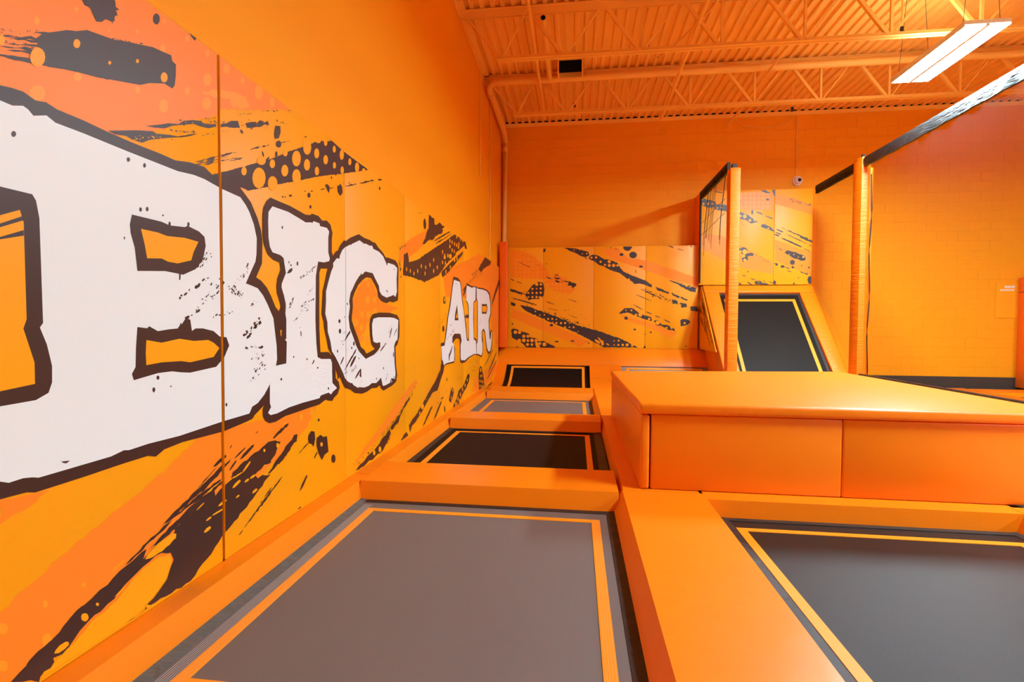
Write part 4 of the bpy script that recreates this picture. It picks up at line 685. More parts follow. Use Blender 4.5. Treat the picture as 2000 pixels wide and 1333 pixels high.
["K","h","p",[841,1923,838,1911,830,1901,819,1896,807,1896,796,1901,788,1911,785,1923,788,1935,795,1945,806,1950,819,1950,830,1945,838,1935],0],
["K","h","p",[929,1914,926,1899,917,1888,904,1881,889,1881,876,1888,866,1899,863,1914,866,1928,875,1940,888,1946,903,1946,917,1940,926,1928],0],
["K","k","p",[215,2119,477,2025,571,1988,459,1985,215,2059],3],
["K","k","p",[213,2332,229,2316,266,2299,296,2289,307,2295,301,2305,264,2324,230,2333],2],
["K","k","p",[345,2280,371,2263,426,2240,472,2224,485,2225,473,2235,418,2259,367,2275],2],
["K","k","p",[235,1914,341,1873,557,1807,731,1759,777,1757,725,1781,510,1848,318,1898],2],
["K","k","p",[1013,2373,1036,2356,1086,2335,1129,2322,1142,2327,1131,2339,1081,2360,1034,2373],2],
["K","k","p",[1216,2290,1233,2267,1275,2248,1312,2240,1326,2252,1319,2270,1277,2290,1236,2296],2],
["K","k","p",[1399,2280,1426,2265,1485,2252,1532,2245,1545,2251,1532,2262,1474,2276,1422,2282],2],
["K","k","p",[1017,1831,1056,1811,1137,1780,1202,1758,1220,1757,1201,1769,1121,1800,1049,1823],2],
["K","k","p",[1494,1886,1536,1865,1623,1835,1694,1813,1713,1812,1693,1824,1606,1856,1528,1879],2],
["K","k","p",[379,2719,437,2686,556,2629,652,2585,678,2578,650,2596,532,2655,426,2702],2],
["K","k","p",[1073,1674,1117,1660,1205,1637,1276,1620,1295,1619,1273,1628,1185,1651,1107,1669],2],
["K","k","p",[1515,1528,1558,1510,1645,1480,1716,1458,1735,1455,1714,1466,1626,1496,1549,1520],2],
["K","k","p",[1500,2178,1526,2279,1618,2242,1700,2205,1673,2159,1619,2114,1591,2169],3],
["K","k","p",[1187,1297,1184,1284,1173,1273,1159,1268,1142,1267,1128,1273,1117,1283,1113,1296,1117,1309,1127,1319,1142,1325,1158,1325,1173,1320,1183,1309],0],
["K","k","p",[1317,929,1313,921,1299,915,1280,912,1259,912,1240,915,1226,920,1222,928,1226,935,1239,941,1259,944,1280,944,1299,941,1312,936],0],
["K","k","p",[1665,945,1661,938,1648,932,1631,928,1611,928,1594,931,1582,937,1577,944,1582,951,1594,957,1611,961,1631,961,1648,958,1660,952],0],
["K","k","p",[2001,902,1999,898,1992,894,1982,891,1970,891,1960,893,1953,897,1951,902,1953,907,1960,911,1970,913,1982,913,1992,911,1999,907],0],
["K","k","p",[291,1319,289,1311,284,1305,276,1301,268,1301,260,1305,255,1311,253,1319,255,1327,260,1334,268,1337,276,1337,284,1334,289,1327],0],
["K","k","p",[1325,2335,1320,2327,1305,2321,1283,2317,1258,2317,1236,2321,1221,2328,1215,2335,1221,2343,1236,2350,1258,2353,1282,2353,1304,2349,1320,2343],0],
["K","k","p",[423,795,419,789,408,784,391,782,373,782,357,784,345,788,341,794,345,800,356,804,373,807,391,807,408,805,419,800],0],
["K","k","p",[1002,2948,1000,2937,992,2929,981,2925,969,2925,958,2930,950,2938,947,2948,950,2959,957,2967,969,2971,981,2971,992,2966,1000,2958],0],
["K","k","p",[442,1747,629,1710,889,1618,1185,1509,1443,1418,1736,1291,2009,1219,2262,1157,2313,1130,2636,1023,2851,917,3047,819,2316,811,2320,802,2175,891,1811,1071,1537,1197,1261,1306,965,1434,704,1544,517,1655],4],
["K","h","p",[1098,1434,1095,1425,1089,1417,1081,1413,1071,1413,1062,1417,1056,1425,1053,1434,1055,1444,1061,1452,1070,1456,1080,1456,1089,1452,1095,1444],0],
["K","h","p",[1190,1435,1188,1425,1181,1417,1173,1413,1163,1413,1154,1417,1148,1425,1145,1435,1148,1444,1154,1452,1162,1456,1172,1456,1181,1452,1187,1444],0],
["K","h","p",[1276,1426,1275,1419,1270,1413,1263,1410,1256,1410,1249,1413,1245,1419,1243,1426,1245,1433,1249,1439,1256,1442,1263,1442,1270,1439,1274,1433],0],
["K","h","p",[1200,1346,1198,1337,1191,1329,1183,1325,1173,1325,1164,1329,1158,1337,1155,1346,1158,1356,1164,1364,1172,1368,1182,1368,1191,1364,1197,1356],0],
["K","h","p",[1284,1343,1282,1333,1275,1324,1266,1320,1255,1320,1246,1324,1239,1333,1236,1343,1239,1353,1245,1362,1255,1366,1265,1366,1275,1362,1282,1354],0],
["K","h","p",[1385,1344,1383,1333,1376,1325,1367,1320,1356,1320,1347,1325,1340,1333,1337,1343,1340,1354,1346,1362,1356,1367,1366,1367,1376,1362,1383,1354],0],
["K","h","p",[1477,1344,1474,1334,1468,1325,1458,1321,1448,1321,1438,1325,1432,1334,1429,1344,1431,1354,1438,1363,1447,1367,1458,1367,1468,1363,1474,1355],0],
["K","h","p",[1476,1252,1474,1243,1468,1235,1459,1231,1449,1231,1440,1235,1434,1242,1432,1252,1434,1262,1440,1269,1449,1274,1458,1274,1467,1269,1473,1262],0],
["K","h","p",[1567,1253,1565,1245,1560,1238,1553,1235,1545,1235,1538,1238,1532,1245,1531,1253,1532,1261,1537,1267,1545,1271,1553,1271,1560,1267,1565,1261],0],
["K","h","p",[1664,1253,1662,1244,1656,1236,1647,1232,1637,1232,1628,1236,1622,1244,1620,1253,1622,1263,1628,1270,1637,1275,1646,1275,1655,1271,1661,1263],0],
["K","h","p",[1750,1153,1749,1148,1746,1143,1740,1141,1735,1140,1730,1143,1726,1147,1725,1153,1726,1159,1729,1163,1735,1166,1740,1166,1745,1163,1749,1159],0],
["K","h","p",[1008,1526,1007,1519,1002,1513,995,1510,988,1510,981,1513,977,1519,975,1526,977,1533,981,1539,988,1543,995,1543,1002,1539,1007,1534],0],
["K","h","p",[907,1517,905,1510,900,1504,894,1501,886,1501,880,1504,875,1509,873,1517,875,1524,879,1530,886,1533,894,1533,900,1530,905,1524],0],
["K","h","p",[804,1603,802,1596,798,1590,791,1587,784,1587,777,1590,772,1596,771,1603,772,1611,777,1616,783,1620,791,1620,798,1616,802,1611],0],
["K","h","p",[1568,1345,1567,1338,1563,1333,1557,1330,1550,1330,1544,1333,1540,1338,1539,1344,1540,1351,1544,1356,1550,1359,1557,1359,1562,1356,1566,1351],0],
["K","h","p",[1000,1434,998,1427,994,1421,987,1418,980,1418,973,1421,968,1427,966,1434,968,1441,973,1447,979,1450,987,1450,993,1447,998,1441],0],
["K","h","p",[803,1516,801,1510,797,1505,791,1502,785,1502,779,1505,775,1510,773,1516,775,1523,779,1528,785,1531,791,1531,797,1528,801,1523],0],
["K","h","p",[2544,959,2542,953,2539,948,2533,945,2527,945,2521,947,2517,952,2515,959,2517,965,2520,970,2526,973,2533,973,2538,970,2542,965],0],
["K","h","p",[2649,965,2647,956,2641,948,2633,944,2623,944,2615,948,2608,956,2606,965,2608,974,2614,982,2623,986,2632,987,2641,982,2647,975],0],
["K","h","p",[2545,868,2544,862,2540,857,2534,854,2528,854,2522,856,2518,861,2516,868,2518,874,2522,879,2527,882,2534,882,2539,879,2543,874],0],
["K","h","p",[2645,869,2643,860,2637,852,2629,848,2619,847,2610,852,2604,859,2602,869,2604,878,2610,886,2618,890,2628,890,2637,886,2643,878],0],
["K","h","p",[2745,870,2742,858,2735,849,2724,843,2712,843,2702,848,2694,858,2691,870,2694,881,2701,891,2712,896,2724,896,2734,891,2742,882],0],
["K","h","p",[2844,871,2841,857,2832,845,2820,839,2806,839,2793,845,2784,856,2780,870,2783,885,2792,896,2805,903,2819,903,2832,897,2841,885],0],
["K","h","p",[2949,860,2946,848,2939,838,2929,833,2917,833,2906,838,2899,847,2896,859,2898,871,2906,880,2916,886,2928,886,2939,881,2946,871],0],
["K","h","p",[2102,982,2116,947,2164,910,2207,889,2229,901,2226,925,2180,965,2129,984],2],
["K","h","p",[2173,1038,2181,1006,2214,960,2246,928,2264,929,2265,948,2233,995,2195,1028],2],
["K","h","p",[1628,1161,1646,1143,1689,1119,1725,1104,1738,1107,1730,1119,1688,1144,1647,1159],2],
["K","h","p",[2355,902,2363,883,2391,863,2415,851,2427,858,2425,871,2398,892,2370,903],2],
["K","h","p",[2237,956,2291,966,2310,875,2265,847],3],
["K","k","k",[479,1710,1990,1274,74,80,16],0],
["K","k","k",[254,1877,814,1748,55,30,13],0],
["K","k","k",[477,2099,572,1859,111,20,12],0],
["K","k","k",[360,2913,1030,2520,221,24,9],0],
["K","k","k",[1035,1840,1916,1420,92,24,9],0],
["K","k","k",[1141,2446,1435,2261,91,26,14],0],
["K","k","k",[1429,3010,1974,2821,91,40,12],0],
["K","k","p",[226,1822,348,1766,311,1714,236,1747],3],
["K","k","p",[248,1189,295,1217,651,1099,661,1024,838,989,857,933,987,935,1228,817,1228,789,914,786,839,915,783,914,812,784,598,791,485,892,259,1011],3],
["K","h","p",[380,1134,376,1116,365,1101,348,1093,330,1093,313,1101,302,1115,297,1133,301,1151,313,1165,329,1173,348,1173,364,1166,376,1151],0],
["K","h","p",[470,1131,466,1114,456,1101,441,1094,424,1094,409,1101,399,1114,395,1130,399,1146,409,1159,424,1167,441,1167,456,1160,466,1147],0],
["K","h","p",[568,1042,564,1026,554,1013,539,1006,522,1005,507,1012,497,1025,493,1041,497,1058,507,1071,522,1078,539,1078,554,1071,564,1058],0],
["K","h","p",[657,1043,654,1028,645,1017,632,1010,617,1010,603,1016,594,1028,590,1042,593,1057,603,1069,616,1075,631,1075,645,1069,654,1057],0],
["K","h","p",[469,944,465,927,454,912,438,904,419,904,403,912,391,926,387,944,391,961,402,976,419,984,437,984,454,976,465,962],0],
["K","h","p",[572,949,568,931,557,917,541,909,522,909,506,916,494,931,490,948,494,966,505,981,522,989,540,989,557,981,568,967],0],
["K","h","p",[654,946,651,933,643,923,631,917,618,917,606,922,598,933,595,946,598,959,606,969,618,975,631,975,643,969,651,959],0],
["K","h","p",[759,951,755,933,743,919,727,911,709,911,692,918,681,932,677,950,681,968,692,982,708,990,727,990,743,983,754,969],0],
["K","h","p",[848,952,844,936,834,923,819,915,803,915,788,922,777,935,774,951,777,967,787,980,802,988,819,988,834,981,844,968],0],
["K","h","p",[649,857,646,842,637,831,623,824,609,824,595,830,586,842,582,856,585,871,595,883,608,889,623,889,637,883,646,871],0],
["K","h","p",[744,858,742,845,733,835,721,829,708,829,696,834,688,844,685,857,688,870,696,881,708,887,721,887,733,881,741,871],0],
["K","h","p",[1041,865,1037,845,1025,830,1007,821,987,821,969,829,957,845,952,864,957,883,969,899,987,908,1006,908,1024,899,1037,884],0],
["K","h","p",[928,882,925,868,916,856,902,849,888,849,874,855,865,867,861,881,865,896,874,908,887,914,902,914,915,908,925,897],0],
["K","k","p",[3398,2144,3538,2090,3695,2018,3679,1991,3434,2072],3],
["K","k","p",[3730,2018,3922,1928,3888,1896,3766,1955],3],
["K","k","p",[3922,1937,4095,1857,4061,1842,3940,1892],3],
["K","k","p",[3750,1875,3871,1839,3872,1785,3768,1776],3],
["K","k","p",[3941,1803,4062,1768,4055,1705,3960,1696],3],
["K","k","p",[3883,2195,4056,2141,4254,2114,4247,2016,4109,2052,3936,2142],3],
["K","k","p",[2700,3046,2912,3044,2843,2937,2772,2929,2710,2975],3],
["K","k","p",[4132,1714,4269,1715,4323,1608,4151,1625],3],
["K","k","p",[2629,1568,2752,1677,2912,1677,3072,1569,3196,1515,3320,1480,3329,1399,3233,1425,3109,1461,2985,1515,2807,1586,2665,1550],3],
["K","h","p",[2916,1632,2914,1622,2908,1615,2900,1611,2890,1611,2882,1615,2876,1622,2873,1632,2875,1641,2881,1649,2890,1653,2899,1653,2908,1649,2914,1641],0],
["K","h","p",[3127,1533,3123,1514,3112,1499,3095,1491,3076,1491,3059,1499,3047,1514,3043,1533,3047,1552,3058,1567,3075,1575,3094,1575,3111,1567,3123,1552],0],
["K","h","p",[3022,1529,3019,1517,3011,1507,3000,1501,2987,1501,2976,1506,2968,1516,2965,1529,2968,1542,2975,1552,2987,1557,2999,1557,3011,1552,3019,1542],0],
["K","h","p",[3301,1444,3298,1433,3292,1424,3282,1419,3271,1419,3261,1424,3254,1433,3252,1444,3254,1454,3261,1463,3270,1468,3281,1468,3291,1463,3298,1455],0],
["K","h","p",[2796,1632,2794,1624,2790,1619,2783,1616,2776,1616,2770,1619,2765,1624,2764,1631,2765,1639,2769,1644,2776,1647,2783,1647,2789,1644,2794,1639],0],
["K","h","p",[3503,1364,3499,1344,3487,1327,3468,1318,3448,1318,3430,1327,3417,1343,3412,1363,3416,1384,3429,1400,3447,1409,3467,1409,3486,1400,3498,1384],0],
["K","h","p",[3670,1252,3668,1241,3662,1232,3652,1227,3641,1227,3631,1232,3624,1240,3622,1251,3624,1262,3631,1271,3640,1276,3651,1276,3661,1271,3668,1263],0],
["K","h","p",[3778,1258,3776,1245,3768,1235,3757,1230,3745,1230,3733,1235,3725,1245,3723,1257,3725,1270,3733,1280,3744,1285,3756,1286,3767,1280,3775,1270],0],
["K","k","p",[3373,1408,3460,1426,3549,1319,3654,1320,3811,1231,3830,1186,3655,1221,3532,1301,3445,1301],3],
["K","k","p",[3930,1411,3981,1447,4102,1429,4146,1376,4070,1319,3949,1282],3],
["K","h","p",[4050,1358,4048,1347,4041,1338,4032,1333,4021,1333,4011,1338,4004,1347,4002,1357,4004,1368,4010,1377,4020,1382,4031,1382,4041,1377,4047,1369],0],
["K","h","p",[3377,2126,3374,2112,3365,2101,3353,2095,3339,2095,3326,2101,3317,2112,3314,2126,3317,2140,3325,2151,3338,2157,3352,2157,3365,2151,3374,2140],0],
["K","k","p",[2997,2836,2989,2805,2967,2781,2934,2767,2897,2768,2863,2782,2840,2807,2832,2838,2839,2869,2862,2894,2895,2908,2932,2907,2965,2893,2989,2868],0],
["K","k","p",[2709,2849,2705,2835,2694,2824,2677,2818,2658,2818,2641,2824,2629,2836,2624,2850,2628,2864,2640,2875,2657,2881,2676,2881,2693,2874,2705,2863],0],
["K","k","p",[3127,2584,3123,2574,3112,2566,3095,2562,3076,2562,3059,2567,3047,2575,3043,2585,3047,2595,3058,2603,3075,2607,3094,2607,3111,2603,3123,2594],0],
["K","k","p",[2821,1460,2817,1444,2806,1431,2791,1424,2773,1424,2758,1431,2747,1444,2743,1459,2746,1475,2757,1488,2773,1495,2790,1495,2806,1488,2817,1475],0],
["K","k","p",[2999,1211,2997,1203,2989,1196,2977,1192,2965,1192,2954,1195,2946,1202,2943,1211,2945,1219,2953,1226,2964,1230,2977,1230,2988,1227,2996,1220],0],
["K","k","p",[3336,1152,3334,1145,3329,1140,3320,1136,3311,1136,3302,1139,3296,1145,3294,1152,3296,1159,3302,1165,3310,1168,3320,1168,3328,1165,3334,1159],0],
["K","k","p",[3868,3039,3867,3032,3863,3027,3857,3024,3850,3024,3843,3027,3839,3032,3837,3039,3839,3046,3843,3052,3849,3055,3856,3055,3862,3051,3867,3046],0],
["K","k","p",[3956,3034,3955,3026,3950,3020,3943,3017,3936,3017,3929,3021,3924,3027,3922,3035,3923,3042,3928,3048,3935,3052,3943,3052,3950,3048,3954,3042],0],
["K","k","p",[4059,3031,4058,3023,4053,3017,4046,3014,4039,3014,4032,3017,4027,3024,4025,3031,4027,3039,4031,3045,4038,3048,4046,3048,4053,3045,4058,3039],0],
["K","k","p",[4152,3005,4151,2998,4147,2992,4141,2990,4134,2990,4128,2993,4123,2998,4122,3005,4123,3012,4127,3018,4133,3021,4140,3021,4146,3017,4151,3012],0],
["K","k","p",[3209,1110,3207,1106,3203,1103,3197,1101,3189,1101,3183,1103,3179,1106,3177,1110,3179,1113,3183,1117,3189,1118,3196,1119,3203,1117,3207,1114],0],
["K","k","p",[4077,858,4075,853,4071,849,4064,847,4056,847,4049,849,4044,853,4042,857,4044,862,4049,866,4056,868,4063,868,4070,866,4075,862],0],
["K","k","p",[3674,2285,3747,2246,3899,2185,4022,2142,4056,2141,4021,2165,3870,2227,3734,2272],2],
["K","k","p",[3083,2095,3150,2054,3291,1985,3404,1934,3436,1929,3403,1952,3264,2021,3138,2076],2],
["K","k","p",[2943,1992,3019,1955,3174,1888,3299,1838,3332,1830,3295,1851,3141,1918,3003,1972],2],
["K","k","p",[2920,1764,2963,1733,3055,1681,3129,1642,3150,1638,3130,1655,3039,1708,2956,1749],2],
["K","k","p",[3195,1605,3221,1587,3277,1563,3322,1546,3336,1548,3324,1560,3269,1585,3218,1602],2],
["K","k","p",[3389,1516,3411,1500,3460,1481,3500,1468,3512,1472,3502,1482,3453,1502,3409,1514],2],
["K","k","p",[3582,1436,3607,1414,3662,1384,3708,1363,3723,1365,3712,1379,3657,1410,3606,1431],2],
["K","k","p",[3628,3033,3654,3016,3711,2994,3757,2981,3771,2985,3759,2997,3703,3019,3652,3032],2],
["K","k","p",[3837,2960,3865,2948,3924,2932,3971,2921,3984,2922,3970,2930,3912,2946,3860,2957],2],
["K","k","p",[2971,2523,2968,2506,2970,2474,2975,2448,2981,2442,2985,2450,2983,2483,2977,2511],2],
["K","k","p",[3435,1947,3447,1924,3481,1894,3511,1873,3524,1875,3520,1889,3487,1921,3453,1942],2],
["K","k","k",[3083,2091,3716,1839,71,50,14],0],
["K","k","k",[3709,2285,4246,2070,71,40,14],0],
["K","k","k",[2327,3034,2648,2957,72,24,10],0],
["K","k","k",[3750,1839,4133,1661,89,40,16],0],
["K","t","p",[209,3008,508,2948,750,2835,955,2649,1141,2391,1031,2318,698,2339,213,2360],3],
["K","t","p",[977,2263,1251,2427,1471,2334,1674,2096,1547,1986,1181,2060],3],
["K","t","p",[2238,2963,2559,2995,2827,2776,3180,2718,4311,2317,4313,2158,3882,2249,3183,2503,2829,2632,2473,2743],3],
["K","t","p",[2629,1550,3198,1389,3865,1160,3763,1016,3305,1246,2845,1388],3],
["K","t","p",[255,1654,592,1562,1113,1324,1555,1142,1994,944,1777,814,1189,1084,706,1266,237,1468],3],
["K","f","p",[368,2766,365,2754,358,2746,348,2741,336,2741,326,2746,318,2755,316,2766,318,2777,325,2786,336,2791,347,2791,358,2786,365,2777],0],
["K","f","p",[369,2670,366,2658,359,2649,348,2645,337,2645,326,2650,319,2659,316,2670,319,2681,326,2690,336,2695,348,2695,359,2690,366,2681],0],
["K","f","p",[369,2574,367,2562,359,2553,349,2548,337,2549,327,2554,319,2563,317,2574,319,2585,327,2594,337,2599,349,2599,359,2594,366,2585],0],
["K","f","p",[370,2477,367,2466,360,2457,350,2452,338,2452,327,2457,320,2466,317,2478,320,2489,327,2498,338,2503,349,2503,360,2498,367,2489],0],
["K","f","p",[370,2381,368,2370,361,2361,350,2356,338,2356,328,2361,321,2370,318,2381,320,2393,328,2402,338,2407,350,2407,360,2401,368,2392],0],
["K","f","p",[465,2765,462,2753,455,2745,445,2740,433,2740,423,2745,415,2754,413,2765,415,2776,422,2785,433,2790,444,2790,455,2785,462,2776],0],
["K","f","p",[466,2669,463,2658,456,2649,445,2644,434,2644,423,2649,416,2658,413,2669,416,2680,423,2689,433,2694,445,2694,456,2689,463,2680],0],
["K","f","p",[466,2573,464,2561,456,2553,446,2548,434,2548,424,2553,417,2562,414,2573,416,2584,424,2593,434,2598,446,2598,456,2593,464,2584],0],
["K","f","p",[467,2477,464,2465,457,2456,447,2452,435,2452,425,2457,417,2466,415,2477,417,2488,424,2497,435,2502,446,2502,457,2497,464,2488],0],
["K","f","p",[467,2381,465,2369,458,2360,447,2355,436,2356,425,2361,418,2370,415,2381,418,2392,425,2401,435,2406,447,2406,457,2401,465,2392],0],
["K","f","p",[562,2764,559,2752,552,2744,542,2739,530,2739,520,2744,512,2753,510,2764,512,2775,519,2784,530,2789,541,2789,552,2784,559,2775],0],
["K","f","p",[562,2668,560,2657,553,2648,542,2643,531,2643,520,2648,513,2657,510,2668,513,2679,520,2688,530,2693,542,2693,552,2688,560,2679],0],
["K","f","p",[563,2572,561,2561,553,2552,543,2547,531,2547,521,2552,514,2561,511,2572,513,2584,521,2592,531,2597,543,2597,553,2592,560,2583],0],
["K","f","p",[564,2476,561,2465,554,2456,544,2451,532,2451,522,2456,514,2465,512,2476,514,2488,521,2496,532,2501,543,2501,554,2496,561,2487],0],
["K","f","p",[564,2380,562,2369,555,2360,544,2355,533,2355,522,2360,515,2369,512,2380,515,2391,522,2400,532,2405,544,2405,554,2400,562,2391],0],
["K","f","p",[658,2763,656,2751,649,2743,638,2738,627,2738,616,2743,609,2752,606,2763,609,2774,616,2783,626,2788,638,2788,648,2783,656,2774],0],
["K","f","p",[659,2667,657,2656,649,2647,639,2642,627,2642,617,2647,610,2656,607,2667,609,2679,617,2687,627,2692,639,2692,649,2687,656,2678],0],
["K","f","p",[660,2571,657,2560,650,2551,640,2546,628,2546,618,2551,610,2560,608,2571,610,2583,617,2592,628,2596,639,2596,650,2591,657,2582],0],
["K","f","p",[660,2475,658,2464,651,2455,640,2450,629,2450,618,2455,611,2464,608,2476,611,2487,618,2496,628,2501,640,2501,650,2495,658,2486],0],
["K","f","p",[661,2379,659,2368,651,2359,641,2354,629,2354,619,2359,612,2368,609,2380,611,2391,619,2400,629,2405,641,2405,651,2400,658,2391],0],
["K","f","p",[755,2762,752,2750,745,2742,735,2737,723,2737,713,2742,705,2751,703,2762,705,2773,712,2782,723,2787,734,2787,745,2782,752,2773],0],
["K","f","p",[755,2666,753,2655,746,2646,735,2641,724,2641,713,2646,706,2655,704,2666,706,2678,713,2686,724,2691,735,2691,745,2686,753,2677],0],
["K","f","p",[756,2570,754,2559,746,2550,736,2545,725,2545,714,2550,707,2559,704,2571,707,2582,714,2591,724,2596,736,2596,746,2590,753,2581],0],
["K","f","p",[757,2475,754,2463,747,2454,737,2450,725,2450,715,2455,708,2464,705,2475,707,2486,715,2495,725,2500,736,2500,747,2495,754,2486],0],
["K","f","p",[757,2379,755,2368,748,2359,738,2354,726,2354,716,2359,708,2368,706,2379,708,2390,715,2399,726,2404,737,2404,748,2399,755,2390],0],
["K","f","p",[851,2761,848,2749,841,2741,831,2736,819,2736,809,2741,802,2750,799,2761,802,2772,809,2781,819,2786,831,2786,841,2781,848,2772],0],
["K","f","p",[852,2665,849,2654,842,2645,832,2640,820,2640,810,2645,802,2654,800,2666,802,2677,809,2686,820,2690,831,2690,842,2685,849,2676],0],
["K","f","p",[852,2569,850,2558,843,2549,832,2544,821,2545,810,2550,803,2559,801,2570,803,2581,810,2590,820,2595,832,2595,842,2590,850,2581],0],
["K","f","p",[853,2474,851,2463,843,2454,833,2449,822,2449,811,2454,804,2463,801,2474,804,2485,811,2494,821,2499,833,2499,843,2494,850,2485],0],
["K","f","p",[854,2378,851,2367,844,2358,834,2353,822,2353,812,2358,805,2367,802,2378,804,2390,812,2399,822,2403,833,2403,844,2398,851,2389],0],
["K","f","p",[1095,2208,1092,2196,1085,2188,1075,2183,1064,2183,1053,2188,1046,2197,1043,2208,1046,2219,1053,2228,1063,2233,1075,2233,1085,2228,1092,2219],0],
["K","f","p",[1096,2116,1093,2105,1086,2096,1076,2091,1064,2091,1054,2096,1047,2105,1044,2116,1047,2127,1054,2136,1064,2141,1075,2141,1086,2136,1093,2127],0],
["K","f","p",[1191,2207,1188,2196,1181,2187,1171,2182,1159,2182,1149,2187,1142,2196,1139,2207,1142,2219,1149,2228,1159,2232,1170,2232,1181,2227,1188,2218],0],
["K","f","p",[1191,2115,1189,2104,1182,2095,1171,2090,1160,2090,1150,2095,1142,2104,1140,2116,1142,2127,1149,2136,1160,2141,1171,2141,1181,2136,1189,2127],0],
["K","f","p",[1286,2207,1283,2196,1276,2187,1266,2182,1255,2182,1244,2187,1237,2196,1235,2207,1237,2218,1244,2227,1254,2232,1266,2232,1276,2227,1283,2218],0],
["K","f","p",[1287,2115,1284,2104,1277,2095,1267,2090,1256,2090,1245,2095,1238,2104,1235,2115,1238,2126,1245,2135,1255,2140,1267,2140,1277,2135,1284,2126],0],
["K","f","p",[1381,2206,1379,2195,1372,2186,1361,2181,1350,2182,1340,2187,1332,2195,1330,2207,1332,2218,1339,2227,1350,2232,1361,2231,1371,2226,1378,2218],0],
["K","f","p",[1382,2115,1379,2104,1372,2095,1362,2090,1351,2090,1340,2095,1333,2104,1331,2115,1333,2126,1340,2135,1350,2140,1362,2140,1372,2135,1379,2126],0],
["K","f","p",[1476,2206,1474,2195,1467,2186,1456,2181,1445,2181,1435,2186,1428,2195,1425,2206,1427,2217,1434,2226,1445,2231,1456,2231,1466,2226,1473,2217],0],
["K","f","p",[1477,2114,1474,2103,1467,2094,1457,2090,1446,2090,1436,2095,1428,2104,1426,2115,1428,2126,1435,2135,1445,2140,1457,2140,1467,2135,1474,2126],0],
["K","f","p",[1571,2206,1568,2194,1561,2186,1551,2181,1540,2181,1530,2186,1522,2195,1520,2206,1522,2217,1529,2226,1539,2231,1551,2231,1561,2226,1568,2217],0],
["K","f","p",[1572,2114,1569,2103,1562,2094,1552,2089,1541,2089,1530,2094,1523,2103,1521,2114,1523,2125,1530,2134,1540,2139,1552,2139,1562,2134,1569,2125],0],
["U","k","p",[4268,3905,4363,4002,4460,3966,4588,3930,4621,3863,4765,3860,4909,3791,5044,3722,5164,3670,5291,3601,5450,3483,5388,3468,5309,3453,5229,3520,5103,3556,5047,3574,4879,3676,4767,3728,4639,3747,4526,3799,4398,3819],4],
["U","h","p",[4371,3886,4369,3876,4363,3868,4354,3864,4344,3864,4335,3869,4329,3877,4326,3887,4328,3897,4334,3905,4343,3909,4353,3909,4362,3904,4369,3896],0],
["U","h","p",[4467,3884,4465,3872,4458,3863,4448,3858,4437,3858,4426,3864,4419,3873,4416,3885,4418,3896,4425,3905,4436,3910,4447,3910,4457,3904,4465,3895],0],
["U","h","p",[4559,3881,4556,3870,4549,3861,4539,3856,4528,3856,4517,3862,4510,3871,4507,3883,4510,3894,4517,3903,4527,3908,4538,3908,4549,3902,4556,3893],0],
["U","h","p",[4653,3797,4651,3787,4645,3779,4636,3774,4626,3775,4617,3779,4610,3787,4608,3798,4610,3808,4616,3815,4625,3820,4635,3819,4644,3815,4650,3807],0],
["U","h","p",[4740,3798,4738,3788,4732,3780,4723,3776,4713,3776,4704,3781,4698,3789,4696,3799,4698,3809,4704,3817,4713,3821,4722,3821,4731,3816,4738,3808],0],
["U","h","p",[4562,3799,4560,3790,4555,3783,4547,3780,4539,3780,4531,3784,4525,3791,4523,3800,4525,3808,4530,3815,4538,3819,4546,3818,4554,3814,4560,3807],0],
["U","h","p",[5130,3613,5127,3600,5120,3590,5108,3584,5096,3585,5084,3591,5076,3601,5073,3614,5076,3627,5083,3637,5095,3642,5107,3642,5119,3636,5127,3626],0],
["U","h","p",[5226,3603,5223,3586,5213,3572,5198,3565,5181,3565,5166,3573,5155,3587,5151,3604,5154,3621,5164,3635,5179,3642,5196,3642,5211,3634,5222,3620],0],
["U","h","p",[5321,3519,5318,3506,5310,3496,5299,3490,5287,3491,5275,3496,5267,3507,5264,3520,5267,3533,5274,3543,5286,3548,5298,3548,5310,3542,5318,3531],0],
["U","h","p",[5409,3517,5407,3507,5401,3499,5392,3495,5382,3495,5373,3500,5367,3508,5365,3518,5367,3528,5373,3535,5381,3540,5391,3540,5400,3535,5406,3527],0],
["U","h","p",[4871,3742,4869,3731,4862,3722,4852,3717,4841,3717,4831,3722,4823,3732,4821,3743,4823,3755,4830,3764,4840,3768,4851,3768,4861,3763,4869,3753],0],
["U","h","p",[4971,3690,4968,3678,4960,3667,4949,3662,4936,3662,4925,3668,4917,3679,4914,3692,4916,3704,4924,3715,4935,3720,4948,3720,4959,3714,4968,3703],0],
["U","k","p",[5513,3433,5592,3431,5702,3380,5781,3297,5774,3273,5672,3315,5514,3384],4],
["U","k","p",[5042,2997,5114,2930,5177,2962,5257,2911,5243,2829,5337,2845,5432,2794,5401,2770,5322,2779,5260,2763,5277,2697,5167,2649,5142,2731,5197,2764,5116,2864,5052,2881],4],
["U","k","p",[5491,4161,5593,4141,5703,4081,5610,4081,5515,4116],4],
["U","k","p",[5725,4162,5771,4169,5774,4014,5759,4015,5726,4113],4],
["U","k","p",[6278,3207,6533,3076,6527,3028,6294,3139],4],
["U","k","p",[5873,3377,6278,3207,6281,3171,6107,3259],4],
["U","k","p",[5993,2836,6038,2885,6193,2850,6395,2758,6409,2677,6351,2661,6165,2720],4],
["U","k","p",[6294,2442,6464,2392,6450,2367,6341,2409],4],
["U","k","p",[6481,2343,6538,2342,6541,2187,6477,2188,6452,2261],4],
["U","k","p",[5404,2234,5490,2253,5695,2175,5428,2181],4],
